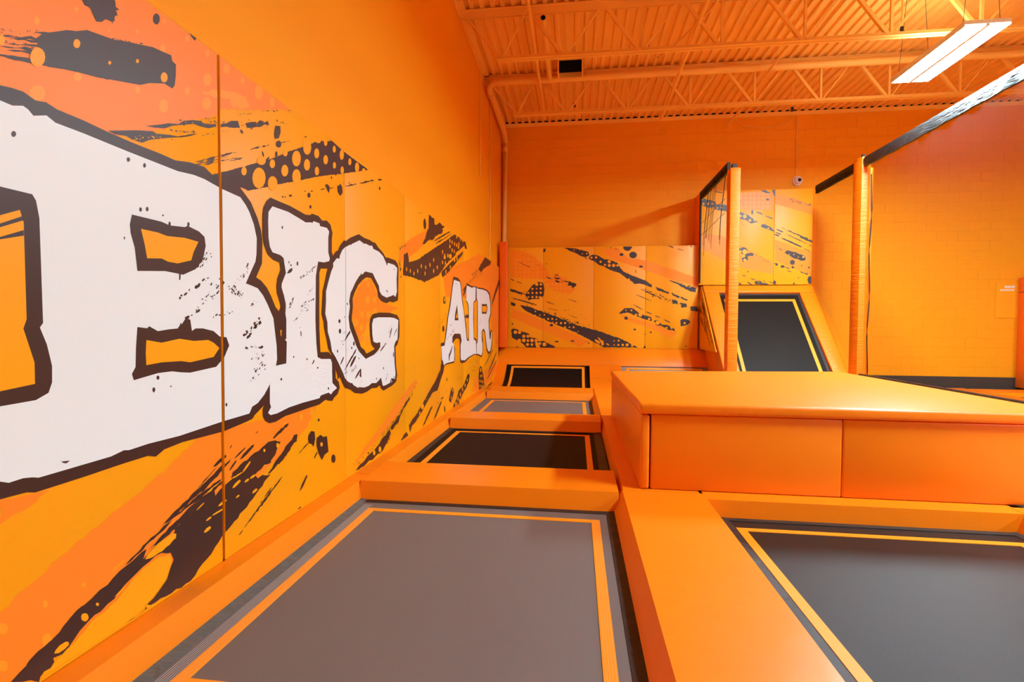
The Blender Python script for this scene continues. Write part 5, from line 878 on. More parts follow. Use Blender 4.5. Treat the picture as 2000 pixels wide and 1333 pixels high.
["U","h","p",[5529,3429,5525,3408,5512,3391,5494,3382,5473,3382,5454,3392,5440,3410,5435,3431,5440,3452,5452,3469,5471,3478,5492,3478,5511,3468,5524,3451],0],
["U","h","p",[5253,2862,5249,2839,5235,2821,5215,2811,5192,2811,5172,2822,5158,2840,5152,2863,5157,2886,5170,2904,5190,2914,5213,2914,5233,2904,5248,2885],0],
["U","h","p",[5141,2872,5139,2860,5132,2851,5122,2846,5110,2846,5100,2852,5093,2861,5090,2872,5093,2884,5099,2893,5109,2898,5121,2898,5131,2892,5138,2883],0],
["U","h","p",[5215,2777,5212,2761,5203,2749,5189,2742,5174,2742,5159,2749,5150,2762,5146,2778,5149,2793,5158,2806,5172,2813,5188,2812,5202,2805,5212,2793],0],
["U","h","p",[5237,2689,5235,2675,5226,2663,5214,2657,5199,2657,5187,2664,5178,2675,5174,2690,5177,2704,5186,2715,5198,2722,5212,2722,5225,2715,5234,2703],0],
["U","h","p",[5412,2786,5410,2777,5405,2771,5398,2767,5389,2767,5382,2771,5376,2778,5374,2786,5376,2795,5381,2802,5388,2806,5397,2805,5404,2802,5410,2795],0],
["U","h","p",[5679,3345,5678,3338,5674,3332,5667,3329,5660,3329,5654,3332,5650,3338,5648,3345,5649,3352,5654,3358,5660,3361,5667,3361,5673,3358,5677,3352],0],
["U","h","p",[6096,2791,6094,2786,6091,2781,6086,2779,6081,2779,6076,2781,6072,2786,6071,2791,6072,2797,6075,2802,6080,2804,6086,2804,6091,2801,6094,2797],0],
["U","h","p",[6187,2793,6186,2788,6183,2784,6178,2782,6174,2782,6169,2785,6166,2789,6165,2794,6166,2799,6169,2802,6173,2805,6178,2805,6182,2802,6185,2798],0],
["U","h","p",[6276,2739,6275,2734,6272,2730,6267,2728,6263,2728,6258,2730,6255,2734,6254,2739,6255,2744,6258,2748,6262,2750,6267,2750,6271,2748,6274,2744],0],
["U","h","p",[6386,2742,6384,2732,6378,2724,6370,2720,6360,2720,6352,2725,6345,2733,6343,2743,6345,2753,6351,2760,6359,2765,6369,2765,6378,2760,6384,2752],0],
["U","h","p",[6470,3107,6469,3100,6465,3095,6459,3092,6453,3093,6448,3095,6444,3101,6442,3107,6444,3113,6447,3118,6453,3121,6459,3121,6464,3118,6468,3113],0],
["U","h","p",[5501,2225,5500,2220,5497,2216,5493,2214,5488,2214,5484,2216,5481,2220,5479,2225,5480,2230,5483,2234,5488,2237,5493,2237,5497,2234,5500,2230],0],
["U","k","p",[5664,3944,5661,3934,5654,3926,5642,3922,5630,3923,5619,3927,5611,3935,5608,3945,5610,3955,5618,3963,5629,3967,5642,3967,5653,3962,5661,3954],0],
["U","k","p",[5358,3690,5356,3669,5351,3652,5342,3642,5332,3643,5323,3652,5317,3670,5314,3691,5316,3712,5322,3729,5330,3738,5340,3738,5349,3729,5356,3711],0],
["U","k","p",[6201,2633,6196,2610,6183,2591,6164,2581,6142,2581,6122,2592,6107,2611,6102,2634,6106,2658,6120,2676,6139,2686,6161,2686,6181,2676,6195,2657],0],
["U","k","p",[6189,2529,6187,2518,6179,2509,6168,2504,6156,2504,6145,2509,6137,2518,6134,2530,6136,2541,6144,2550,6155,2555,6167,2555,6178,2550,6186,2540],0],
["U","k","p",[6347,2564,6346,2558,6343,2553,6338,2551,6332,2551,6327,2553,6324,2558,6322,2564,6324,2569,6327,2574,6332,2576,6337,2576,6342,2574,6346,2569],0],
["U","k","p",[6495,2521,6494,2513,6489,2506,6481,2503,6473,2503,6466,2506,6460,2513,6458,2522,6460,2530,6465,2537,6472,2541,6481,2541,6488,2537,6493,2530],0],
["U","k","p",[6000,2547,5996,2534,5985,2524,5969,2519,5951,2519,5935,2525,5924,2535,5920,2548,5923,2560,5934,2571,5950,2576,5968,2576,5985,2570,5996,2560],0],
["U","k","p",[5867,2592,5865,2580,5858,2569,5849,2564,5837,2564,5827,2570,5820,2580,5818,2593,5820,2606,5826,2616,5836,2621,5847,2621,5857,2616,5865,2605],0],
["U","k","p",[5144,2189,5141,2180,5133,2172,5120,2168,5106,2168,5093,2172,5084,2180,5081,2189,5084,2199,5092,2206,5105,2210,5119,2210,5132,2206,5141,2198],0],
["U","k","p",[6213,2194,6211,2186,6206,2180,6197,2176,6187,2176,6179,2180,6172,2186,6170,2194,6172,2202,6178,2208,6187,2212,6196,2212,6205,2208,6211,2202],0],
["U","k","p",[5288,2444,5287,2438,5283,2433,5277,2430,5271,2430,5265,2433,5261,2438,5260,2445,5261,2451,5265,2456,5270,2459,5277,2459,5282,2456,5286,2451],0],
["U","k","p",[6290,2311,6289,2306,6286,2302,6281,2300,6277,2300,6272,2302,6269,2306,6268,2311,6269,2316,6272,2320,6276,2322,6281,2322,6285,2320,6288,2316],0],
["U","k","p",[5839,2215,5837,2198,5829,2183,5818,2175,5806,2175,5794,2183,5786,2198,5783,2216,5786,2233,5793,2248,5804,2256,5817,2255,5828,2247,5836,2233],0],
["U","k","p",[5407,3697,5433,3675,5492,3648,5541,3632,5556,3636,5544,3651,5486,3679,5431,3695],2],
["U","k","p",[5588,3611,5618,3589,5683,3559,5737,3539,5753,3542,5739,3557,5674,3587,5615,3607],2],
["U","k","p",[5812,3329,5838,3306,5896,3276,5945,3257,5960,3261,5949,3276,5891,3307,5837,3326],2],
["U","k","p",[5797,3267,5819,3247,5869,3222,5909,3206,5923,3210,5913,3223,5864,3249,5819,3265],2],
["U","k","p",[5783,3224,5799,3203,5839,3183,5872,3172,5885,3181,5878,3196,5839,3217,5801,3226],2],
["U","k","p",[6000,3231,6085,3181,6258,3091,6398,3021,6435,3010,6394,3037,6221,3128,6067,3202],2],
["U","k","p",[5916,3148,5995,3094,6163,3008,6298,2946,6337,2943,6300,2975,6134,3061,5984,3127],2],
["U","k","p",[6345,2933,6380,2908,6454,2864,6514,2831,6531,2827,6514,2841,6441,2885,6374,2920],2],
["U","k","p",[6451,2993,6466,2982,6497,2969,6523,2960,6531,2963,6524,2970,6493,2984,6464,2992],2],
["U","k","p",[5787,2626,5800,2611,5831,2595,5857,2585,5866,2589,5860,2599,5830,2617,5801,2626],2],
["U","k","p",[5983,2542,6006,2526,6055,2507,6096,2495,6108,2499,6097,2510,6048,2530,6004,2541],2],
["U","k","p",[6039,2468,6058,2454,6099,2437,6133,2427,6143,2430,6135,2439,6094,2457,6056,2467],2],
["U","k","p",[5254,2235,5270,2213,5310,2185,5345,2167,5358,2171,5352,2186,5312,2214,5273,2232],2],
["U","k","p",[5324,2300,5343,2288,5384,2274,5417,2266,5427,2270,5418,2279,5377,2293,5340,2301],2],
["U","k","p",[5157,2376,5171,2364,5204,2351,5231,2343,5239,2347,5233,2356,5200,2369,5170,2376],2],
["U","k","p",[4552,4146,4590,4129,4666,4111,4728,4101,4744,4107,4726,4119,4650,4138,4582,4147],2],
["U","k","p",[5568,2258,5579,2248,5604,2237,5625,2230,5631,2233,5627,2240,5602,2251,5579,2258],2],
["U","k","p",[5694,2232,5713,2219,5753,2203,5786,2193,5796,2196,5788,2205,5747,2222,5711,2232],2],
["U","k","k",[5032,3952,5223,3832,65,10,11],0],
["U","k","k",[6062,3926,6479,3802,64,50,11],0],
["U","k","k",[5835,2953,5992,2869,49,24,9],0],
["U","k","k",[5432,2778,5717,2627,49,30,9],0],
["U","k","k",[5924,3148,6329,2946,39,24,11],0],
["U","k","k",[5041,3475,5231,3422,49,8,9],0],
["U","t","p",[5046,4066,5390,4123,5749,4096,5757,3722,5414,3730,5099,3770],3],
["U","t","p",[5781,4063,6247,3921,6517,3801,6521,3599,6174,3728,5785,3851],2],
["U","t","p",[5800,3117,6532,2814,6541,2375,6201,2491,5810,2675],3],
["U","t","p",[4295,3274,4760,3199,5049,3030,5779,2626,5785,2380,5058,2550,4316,2940],4],
["U","f","p",[5140,4080,5137,4066,5129,4055,5116,4049,5102,4049,5089,4056,5080,4068,5077,4082,5080,4096,5088,4107,5101,4113,5115,4113,5128,4106,5137,4095],0],
["U","f","p",[5142,3988,5139,3974,5130,3963,5118,3957,5104,3957,5091,3964,5082,3976,5079,3990,5082,4004,5090,4015,5103,4021,5117,4021,5129,4014,5138,4003],0],
["U","f","p",[5144,3897,5141,3882,5132,3871,5120,3865,5106,3866,5093,3872,5084,3884,5080,3898,5083,3912,5092,3924,5104,3930,5118,3929,5131,3923,5140,3911],0],
["U","f","p",[5145,3805,5142,3790,5134,3779,5121,3773,5107,3774,5095,3780,5086,3792,5082,3806,5085,3820,5094,3832,5106,3838,5120,3837,5133,3831,5142,3819],0],
["U","f","p",[5228,4078,5225,4064,5217,4053,5204,4047,5190,4047,5178,4054,5169,4065,5165,4080,5168,4094,5177,4105,5189,4111,5203,4111,5216,4104,5225,4092],0],
["U","f","p",[5230,3986,5227,3972,5219,3961,5206,3955,5192,3955,5179,3962,5170,3974,5167,3988,5170,4002,5178,4013,5191,4019,5205,4019,5218,4012,5227,4000],0],
["U","f","p",[5232,3894,5229,3880,5220,3869,5208,3863,5194,3863,5181,3870,5172,3882,5169,3896,5172,3910,5180,3921,5193,3927,5207,3927,5219,3920,5228,3909],0],
["U","f","p",[5233,3803,5231,3788,5222,3777,5210,3771,5196,3771,5183,3778,5174,3790,5171,3804,5173,3818,5182,3829,5194,3835,5208,3835,5221,3829,5230,3817],0],
["U","f","p",[5316,4076,5313,4061,5305,4050,5292,4044,5278,4045,5266,4051,5257,4063,5253,4077,5256,4091,5265,4103,5277,4109,5291,4108,5304,4101,5313,4090],0],
["U","f","p",[5318,3984,5315,3970,5307,3959,5294,3953,5280,3953,5267,3960,5258,3971,5255,3986,5258,4000,5266,4011,5279,4017,5293,4016,5306,4010,5315,3998],0],
["U","f","p",[5320,3892,5317,3878,5308,3867,5296,3861,5282,3861,5269,3868,5260,3879,5257,3894,5260,3908,5268,3919,5281,3925,5295,3925,5307,3918,5316,3907],0],
["U","f","p",[5321,3801,5319,3786,5310,3775,5298,3769,5284,3769,5271,3776,5262,3788,5259,3802,5261,3816,5270,3827,5282,3833,5296,3833,5309,3826,5318,3815],0],
["U","f","p",[5404,4073,5401,4059,5393,4048,5380,4042,5366,4042,5353,4049,5345,4061,5341,4075,5344,4089,5353,4100,5365,4106,5379,4106,5392,4099,5400,4087],0],
["U","f","p",[5406,3982,5403,3968,5394,3956,5382,3950,5368,3951,5355,3957,5346,3969,5343,3983,5346,3997,5354,4009,5367,4015,5381,4014,5393,4008,5402,3996],0],
["U","f","p",[5407,3890,5405,3876,5396,3865,5384,3859,5370,3859,5357,3866,5348,3877,5345,3892,5348,3906,5356,3917,5369,3923,5382,3923,5395,3916,5404,3904],0],
["U","f","p",[5409,3798,5406,3784,5398,3773,5386,3767,5372,3767,5359,3774,5350,3786,5347,3800,5349,3814,5358,3825,5370,3831,5384,3831,5397,3824,5406,3813],0],
["U","f","p",[5491,4071,5489,4057,5480,4046,5468,4040,5454,4040,5441,4047,5432,4058,5429,4073,5432,4087,5440,4098,5453,4104,5466,4103,5479,4097,5488,4085],0],
["U","f","p",[5493,3979,5490,3965,5482,3954,5470,3948,5456,3949,5443,3955,5434,3967,5431,3981,5434,3995,5442,4006,5454,4012,5468,4012,5481,4005,5490,3994],0],
["U","f","p",[5495,3888,5492,3874,5484,3863,5471,3857,5457,3857,5445,3864,5436,3875,5432,3889,5435,3904,5444,3915,5456,3921,5470,3920,5483,3914,5492,3902],0],
["U","f","p",[5497,3796,5494,3782,5486,3771,5473,3765,5459,3765,5447,3772,5438,3784,5434,3798,5437,3812,5446,3823,5458,3829,5472,3829,5485,3822,5493,3811],0],
["U","f","p",[5579,4068,5576,4054,5568,4043,5555,4037,5541,4038,5529,4044,5520,4056,5516,4070,5519,4084,5528,4095,5540,4101,5554,4101,5567,4094,5575,4083],0],
["U","f","p",[5581,3977,5578,3963,5569,3952,5557,3946,5543,3946,5530,3953,5522,3964,5518,3979,5521,3993,5529,4004,5542,4010,5556,4010,5568,4003,5577,3991],0],
["U","f","p",[5582,3886,5580,3872,5571,3860,5559,3854,5545,3855,5532,3861,5523,3873,5520,3887,5523,3901,5531,3913,5544,3919,5558,3918,5570,3912,5579,3900],0],
["U","f","p",[5584,3794,5582,3780,5573,3769,5561,3763,5547,3763,5534,3770,5525,3782,5522,3796,5525,3810,5533,3821,5546,3827,5559,3827,5572,3820,5581,3809],0],
["U","f","p",[5666,4066,5663,4052,5655,4041,5642,4035,5629,4035,5616,4042,5607,4054,5604,4068,5607,4082,5615,4093,5627,4099,5641,4099,5654,4092,5663,4080],0],
["U","f","p",[5668,3975,5665,3961,5657,3950,5644,3944,5630,3944,5618,3951,5609,3962,5606,3976,5608,3991,5617,4002,5629,4008,5643,4007,5656,4001,5664,3989],0],
["U","f","p",[5670,3884,5667,3870,5659,3858,5646,3852,5632,3853,5620,3859,5611,3871,5607,3885,5610,3899,5619,3910,5631,3916,5645,3916,5657,3909,5666,3898],0],
["U","f","p",[5672,3792,5669,3778,5660,3767,5648,3761,5634,3761,5622,3768,5613,3779,5609,3794,5612,3808,5620,3819,5633,3825,5647,3825,5659,3818,5668,3806],0]]
# ------------------------------------------------------------------ room shell
XW, YB, ZC = -0.05, 11.70, 5.92
X1, Y0 = 17.0, -8.0
struct('floor', box(B(), XW - .2, X1 + .2, Y0 - .2, YB + .2, -.65, -.45), M['concrete'])
struct('wall_left', box(B(), XW - .2, XW, Y0 - .2, YB + .2, -.45, ZC + .1), M['wall'])
wall_back = struct('wall_back', box(B(), XW, X1, YB, YB + .2, -.45, ZC + .1), M['wall'])
struct('wall_right', box(B(), X1, X1 + .2, Y0 - .2, YB + .2, -.45, ZC + .1), M['wall'])
struct('wall_front', box(B(), XW, X1, Y0 - .2, Y0, -.45, ZC + .1), M['wall'])
# concrete blocks of the back wall, a hair proud of their joints
bw, bh, gp = .4064, .2032, .005
blk = B(); box(blk, -(bw - gp) / 2, (bw - gp) / 2, -.004, .01, -(bh - gp) / 2, (bh - gp) / 2, .0015, 1)
blk_me = bpy.data.meshes.new('block'); blk.to_mesh(blk_me); blk.free(); blk_me.materials.append(M['wall'])
cand = []
for row in range(29):
    z = .26 + bh * (row + .5)
    if z + bh / 2 > ZC - .02: continue
    for c in range(42):
        x = .05 + bw * (c + (.5 if row % 2 else 1.0))
        if x < .25 or x > 16.6: continue
        seen = 6.55 < x < 11.0 and z < 4.35
        cand.append((0 if seen else 1, x, z))
first = [c for c in cand if c[0] == 0][:295]
for _, x, z in first:
    o = link('block', blk_me, wall_back); o.location = Vector((x, YB, z))
rest = B(); fs = set(first)
for c in cand:
    if c in fs: continue
    box(rest, c[1] - (bw - gp) / 2, c[1] + (bw - gp) / 2, YB - .004, YB + .01, c[2] - (bh - gp) / 2, c[2] + (bh - gp) / 2)
tag(obj('distant_blocks', rest, M['wall'], wall_back), kind='stuff')
# roof deck: fluted sheets, each a piece of the ceiling
ceiling = struct('ceiling', box(B(), XW - .2, X1 + .2, Y0 - .2, YB + .2, ZC + .06, ZC + .2), M['ceil'])
sheet = B(); prof = []; pw = .9144
for k in range(6):
    a = k * pw / 6
    for dx, dz in ((0, 0), (.046, 0), (.064, .040), (.134, .040)): prof.append((a + dx, dz))
prof.append((pw - .004, 0.0))
A = [sheet.verts.new((x, Y0, z)) for x, z in prof]; Z = [sheet.verts.new((x, YB - .035, z)) for x, z in prof]
for i in range(len(prof) - 1): sheet.faces.new((A[i], A[i + 1], Z[i + 1], Z[i]))
sheet_me = bpy.data.meshes.new('deck_sheet'); sheet.to_mesh(sheet_me); sheet.free(); sheet_me.materials.append(M['ceil'])
for k in range(19):
    o = link('deck_sheet', sheet_me, ceiling); o.location = (XW + .012 + k * pw, 0, ZC)
struct('flute_shade_strip', box(B(), XW + .02, X1, YB - .03, YB - .012, ZC + .003, ZC + .055), M['hole'])  # black strip painted in for the darkness of the void behind the flute ends
struct('trim_1', prism(B(), [(YB, ZC - .06), (YB - .07, ZC - .012), (YB - .07, ZC - .002), (YB, ZC - .002)], 'x', XW, X1), M['steel'])
tr2 = B(); box(tr2, XW, XW + .10, Y0, YB, ZC - .012, ZC - .002); box(tr2, XW, XW + .012, Y0, YB, ZC - .10, ZC - .012)
struct('trim_2', tr2, M['steel'])
struct('baseboard_back', box(B(), 6.62, X1, YB - .025, YB - .006, -.2, .262, .004, 1), M['rubber'])
# ------------------------------------------------------------------ roof joists
def joist(y, label, thin=False):
    t = thing('roof_joist', label, 'joist', (0, y, 5.17), 'open web joists under the roof deck')
    zt, zb = ZC - .07, 5.20
    ch = B()
    for s in (-1, 1):
        if thin: box(ch, XW, X1, y + s * .03 - .025, y + s * .03 + .025, ZC - .012, ZC - .004); box(ch, XW, X1, y + s * .012 - .004, y + s * .012 + .004, ZC - .055, ZC - .012); continue
        box(ch, XW, X1, y + s * .035 - .025, y + s * .035 + .025, zt - .006 + .06, zt + .06); box(ch, XW, X1, y + s * .012 - .004, y + s * .012 + .004, zt - .05, zt + .054)
    obj('top_chord', ch, M['steel'], t)
    for s in (-1, 1):
        a = B(); box(a, .50, X1, y + s * .010 - (.0 if s > 0 else .045), y + s * .010 + (.045 if s > 0 else .0), zb - .03, zb - .024); box(a, .50, X1, y + s * .013 - .003, y + s * .013 + .003, zb - .024, zb + .03)
        obj('bottom_chord', a, M['steel'], t)
    x = .55; k = 0
    obj('web_bar', bar(B(), (.02, y, zt), (.58, y, zb), .04, .03), M['steel'], t)
    while x < X1 - .8:
        top = .95 + 1.085 * k; bot = 1.49 + 1.085 * k
        if k == 0: obj('web_bar', bar(B(), (.58, y, zb), (top - .03, y, zt), .045, .02), M['steel'], t)
        obj('web_bar', bar(B(), (top + .03, y, zt), (bot - .03, y, zb), .045, .045), M['steel'], t)
        obj('web_bar', bar(B(), (bot + .01, y, zb), (bot + .01, y, zt), .035, .035), M['steel'], t)
        obj('web_bar', bar(B(), (bot + .03, y, zb), (top + 1.085 - .03, y, zt), .045, .02), M['steel'], t)
        x = bot; k += 1
        if top > 12.5: break
    return t
joist(9.42, 'orange open web roof joist nearer the back wall, round pipe along its top', True)
joist(7.45, 'orange open web roof joist nearer the camera, black vent box behind its lower chord')
# pipes and conduits
p = B(); tube(p, [(16.9, 9.27, 5.735), (.26, 9.27, 5.735), (.14, 9.28, 5.73), (.08, 9.33, 5.71), (.05, 9.45, 5.69), (.04, 11.42, 5.64), (.04, 11.56, 5.56), (.04, 11.60, 5.46), (.04, 11.60, 2.9)], .060, 14)
pipe = obj('sprinkler_pipe', p, M['steel'], smooth=SM)
tag(pipe, 'thick round orange pipe crossing under the deck and running down the back left corner', 'pipe')
for a, b, r in (((.30, 9.27, 5.735), (.24, 9.27, 5.735), .075), ((.049, 9.56, 5.687), (.049, 9.64, 5.685), .075), ((.04, 11.60, 5.36), (.04, 11.60, 5.26), .066)):
    obj('pipe_coupling', tube(B(), [a, b], r, 14), M['steel'], pipe, SM)
def conduit(pts, r, label, cat='conduit', group=None):
    o = obj(cat if cat != 'pipe' else 'pipe', tube(B(), pts, r, 8), M['steel'], smooth=SM); return tag(o, label, cat, group)
conduit([(1.09, Y0 + .1, 5.62), (1.00, 10.7, 5.62)], .026, 'thin orange conduit running to the back wall left of the black vent box')
c2 = conduit([(1.19, 7.30, 5.66), (1.19, 9.12, 5.66)], .04, 'short orange roof pipe with a dark open end above the near joist', 'pipe')
obj('pipe_end', tube(B(), [(1.19, 7.29, 5.66), (1.19, 7.305, 5.66)], .034, 10), M['hole'], c2)
conduit([(3.20, Y0 + .1, 5.46), (3.36, 10.6, 5.46)], .030, 'orange conduit slanting across both joists right of the vent box')
conduit([(3.62, 6.2, 5.60), (3.50, 7.2, 5.60), (3.16, 8.2, 5.62), (3.02, 8.9, 5.82)], .018, 'thin bent orange conduit beside the slanting one')
conduit([(4.9, Y0 + .1, 5.62), (4.9, YB - .1, 5.62)], .022, 'thin straight orange conduit along the deck right of the slanting one')
conduit([(XW + .012, 8.98, 5.8), (XW + .012, 8.98, 3.95)], .009, 'thin orange conduit on the left wall, farther from the corner pipe')
conduit([(XW + .012, 10.05, 5.8), (XW + .012, 10.05, 2.62)], .012, 'thin orange conduit on the left wall beside the corner pipe')
vb = thing('vent_box', 'orange box vent with a black open face hanging behind the near joist', 'vent', (1.56, 9.05, 5.69))
v = B()
for q in ((1.33, 1.36, 8.9, 9.17, 5.69, 5.92), (1.75, 1.78, 8.9, 9.17, 5.69, 5.92), (1.36, 1.75, 8.9, 9.17, 5.885, 5.92), (1.36, 1.75, 9.14, 9.17, 5.69, 5.885)): box(v, *q)
obj('housing', v, M['steel'], vb); obj('opening', box(B(), 1.36, 1.75, 8.93, 8.96, 5.69, 5.885), M['hole'], vb)
for i, (x, y, z, lb) in enumerate(((1.62, 10.15, 5.62, 'dark sprinkler head below the deck left of the far joist middle'), (5.05, 6.95, 5.58, 'dark sprinkler head near the top edge above the near joist'), (6.20, 7.85, 5.45, 'dark sprinkler head hanging beside the light wires'), (5.75, 10.35, 5.42, 'small dark sprinkler head under the deck right of the net post'))):
    t = thing('fire_sprinkler', lb, 'sprinkler', (x, y, z), 'sprinkler heads under the roof')
    obj('drop', tube(B(), [(x, y, z + .06), (x, y, ZC)], .014, 8), M['steel'], t)
    obj('head', tube(B(), [(x, y, z), (x, y, z + .06)], .024, 8), M['black_steel'], t); obj('deflector', tube(B(), [(x, y, z - .012), (x, y, z - .006)], .036, 10), M['black_steel'], t)
# ------------------------------------------------------------------ lamps
def fixture(x, y, z, label, wires=True):
    t = thing('ceiling_light', label, 'light', (x, y, z), 'LED panels hung from the roof')
    w, l = .25, .70
    h = B(); box(h, x - w, x + w, y - l, y + l, z + .012, z + .07, .008, 1)
    box(h, x - w, x - w + .012, y - l, y + l, z - .002, z + .012); box(h, x + w - .012, x + w, y - l, y + l, z - .002, z + .012); box(h, x - .022, x + .022, y - l, y + l, z - .006, z + .012)
    obj('housing', h, M['fixture'], t)
    for s in (-1, 1): obj('diffuser', box(B(), x + s * .13 - .105, x + s * .13 + .105, y - l + .01, y + l - .01, z + .001, z + .010), M['led'], t)
    obj('added_ceiling_fill', box(B(), x - .2, x + .2, y - l + .05, y + l - .05, z + .071, z + .074), M['added_ceiling_fill'], t)  # added glowing sheet on top of the housing, lifts the ceiling
    if wires:
        for dx in (-.2, .2):
            for dy in (-.6, .6): obj('hanger', tube(B(), [(x + dx, y + dy, z + .06), (x + dx * .6, y + dy, ZC)], .003, 5), M['black_steel'], t)
    return t
fixture(6.40, 7.30, 4.80, 'bright two-strip LED light hanging at upper right')
for x, y, lb in ((6.40, 2.40, 'hanging LED light out of frame over the box platform'), (11.6, -2.5, 'far right hanging LED light at the rear of the room'), (11.6, 2.40, 'far right hanging LED light in mid room')):
    fixture(x, y, 4.80, lb)
# ------------------------------------------------------------------ printed mural walls
def tri_poly(bm, pts, place):
    try: tris = tessellate_polygon([[Vector((a, b, 0)) for a, b in pts]])
    except Exception: return
    vs = [bm.verts.new(place(a, b)) for a, b in pts]
    for t in tris:
        try: bm.faces.new([vs[i] for i in t])
        except ValueError: pass
def ragged(pts, amp, rnd):
    out = []; n = len(pts)
    for i in range(n):
        a, b = pts[i], pts[(i + 1) % n]; d = math.hypot(b[0] - a[0], b[1] - a[1]); k = max(1, min(40, int(d / (amp * 4))))
        for j in range(k):
            t = j / k; s = 0 if j == 0 else 1
            out.append((a[0] + (b[0] - a[0]) * t + s * rnd.uniform(-amp, amp), a[1] + (b[1] - a[1]) * t + s * rnd.uniform(-amp, amp)))
    return out
ORDER = {'t': 1, 'f': 2, 'k': 3, 'h': 4, 'o': 5, 'w': 6, 'd': 7, 'x': 8, 'e': 9}
def mural(key, root, place, seams, u0, u1, v0, v1, mats, letters):
    """flat print of one wall: place(u, v, depth) gives the point; sheets are cut at the panel joints"""
    groups = {}; n = 0; rnd = random.Random(7)
    for m, layer, kind, data, j in MURAL:
        if m != key: continue
        if layer[0] in 'xe': layer = layer + str(sum(1 for q in groups if q[:2] == layer))     # every counter is a piece of its own
        groups.setdefault(layer, []).append((kind, data, j))
    made = {}
    gap = lambda c:   .0105 if abs(c - 2.24) < .01 and key == 'L' else .0025
    for layer in sorted(groups, key=lambda s: ORDER[s[0]]):
        bm = B()
        for kind, data, j in groups[layer]:
            dep = ORDER[layer[0]] * .0006 + (n % 20) * .00002 + (4e-6 * len(made)); n += 1
            if kind == 'p':
                pts = [(data[i] / 1000, data[i + 1] / 1000) for i in range(0, len(data), 2)]
                if j: pts = ragged(pts, j * .0022, rnd)
                tri_poly(bm, pts, lambda a, b: place(a, b, dep))
            else:
                ax, ay, bx, by, wd, cnt, sz = [q / 1000 for q in data]; cnt = int(cnt * 1000 + .5)
                L = math.hypot(bx - ax, by - ay) or 1e-3; ux, uy = (bx - ax) / L, (by - ay) / L
                for _ in range(cnt):
                    t = rnd.random() * L; s = rnd.gauss(0, .3) * wd; r = sz * rnd.choice((.25, .35, .5, .7, 1.0)); el = rnd.uniform(1, 2.6)
                    cx, cy = ax + ux * t - uy * s, ay + uy * t + ux * s; pts = []
                    for k in range(6):
                        an = k * math.pi / 3; rr = r * rnd.uniform(.5, 1.15); pu, pv = rr * el * math.cos(an), rr * math.sin(an)
                        pts.append((cx + ux * pu - uy * pv, cy + uy * pu + ux * pv))
                    dep2 = dep + (_ % 12) * .00002
                    tri_poly(bm, pts, lambda a, b: place(a, b, dep2))
        e = place(1, 0, 0) - place(0, 0, 0); up_ = Vector((0, 0, 1))
        for c in seams[1:-1]:
            for s in (-gap(c), gap(c)):
                bmesh.ops.bisect_plane(bm, geom=bm.verts[:] + bm.edges[:] + bm.faces[:], plane_co=place(c + s, 0, 0), plane_no=e)
        for co, no in ((place(u0 + .005, 0, 0), -e), (place(u1 - .004, 0, 0), e), (place(0, v0 + .002, 0), -up_), (place(0, v1 - .008, 0), up_)):
            bmesh.ops.bisect_plane(bm, geom=bm.verts[:] + bm.edges[:] + bm.faces[:], plane_co=co, plane_no=no, clear_outer=True)
        dead = []
        for f in bm.faces:
            c = f.calc_center_median(); u = (c - place(0, 0, 0)).dot(e)
            if any(abs(u - q) < gap(q) for q in seams[1:-1]): dead.append(f)
        bmesh.ops.delete(bm, geom=dead, context='FACES')
        nm, mt, par, lb = mats(layer, made)
        made[layer] = obj(nm, bm, mt, par, label=lb)
        if layer[0] in 'tfkhd': made[layer]['kind'] = 'stuff'
    return made
# left wall
LS = [-1.72, -.40, .92, 2.24, 3.56, 4.88, 6.20, 7.52, 8.84, 10.16, 11.02]
lm = thing('printed_wall_mural', 'big padded mural on the left wall with white graffiti lettering BIG AIR', 'mural', (0, 4.6, .12))
for a, b in zip(LS, LS[1:]):
    g0, g1 = (.008 if abs(a - 2.24) < .01 else .0008), (.008 if abs(b - 2.24) < .01 else .0008)
    obj('wall_panel', box(B(), XW, 0, a + g0, b - g1, .12, 2.565, .003, 2), M['print'], lm, SM)
obj('joint_shade_strip', box(B(), -.034, -.028, 2.2325, 2.2475, .13, 2.55), M['dark'], lm)  # strip in the dark print colour stands in for the shade deep in the seam
NAMES = {'B': 'white capital B with heavy ragged outline', 'I': 'white capital I beside the big B', 'G': 'white capital G with scratched lower bowl', 'A': 'small white capital A', 'J': 'small white capital I', 'H': 'small white capital R'}
def lmats(layer, made):
    k, c = layer[0], layer[1:2]
    if k == 't': return 'tint_patch', M['tint'], lm, 'deeper orange brush patches'
    if k == 'f': return 'faint_dot', M['faint'], lm, 'faint paler dots'
    if k == 'k': return 'brush_mark', M['dark'], lm, 'dark brown brush strokes and splatter'
    if k == 'h': return 'halftone_dot', M['print'], lm, 'orange dots within the dark strokes'
    if k == 'w': return 'letter', M['white'], lm, NAMES[c]
    if k == 'o': return 'letter_outline', M['dark'], lm, 'ragged dark outline of letter ' + {'J': 'I', 'H': 'R'}.get(c, c)
    if k == 'd': return 'scratch_mark', M['dark'], made['w' + c], 'dark counter edges and scratches'
    if k == 'x': return 'letter_counter', M['print'], made['w' + c], 'orange counter'
    return 'counter_stripe', M['grey'], made['w' + c], 'dark stripe'
mural('L', lm, lambda u, v, d: Vector((d, u, v)), LS, LS[0], LS[-1], .12, 2.565, lmats, NAMES)
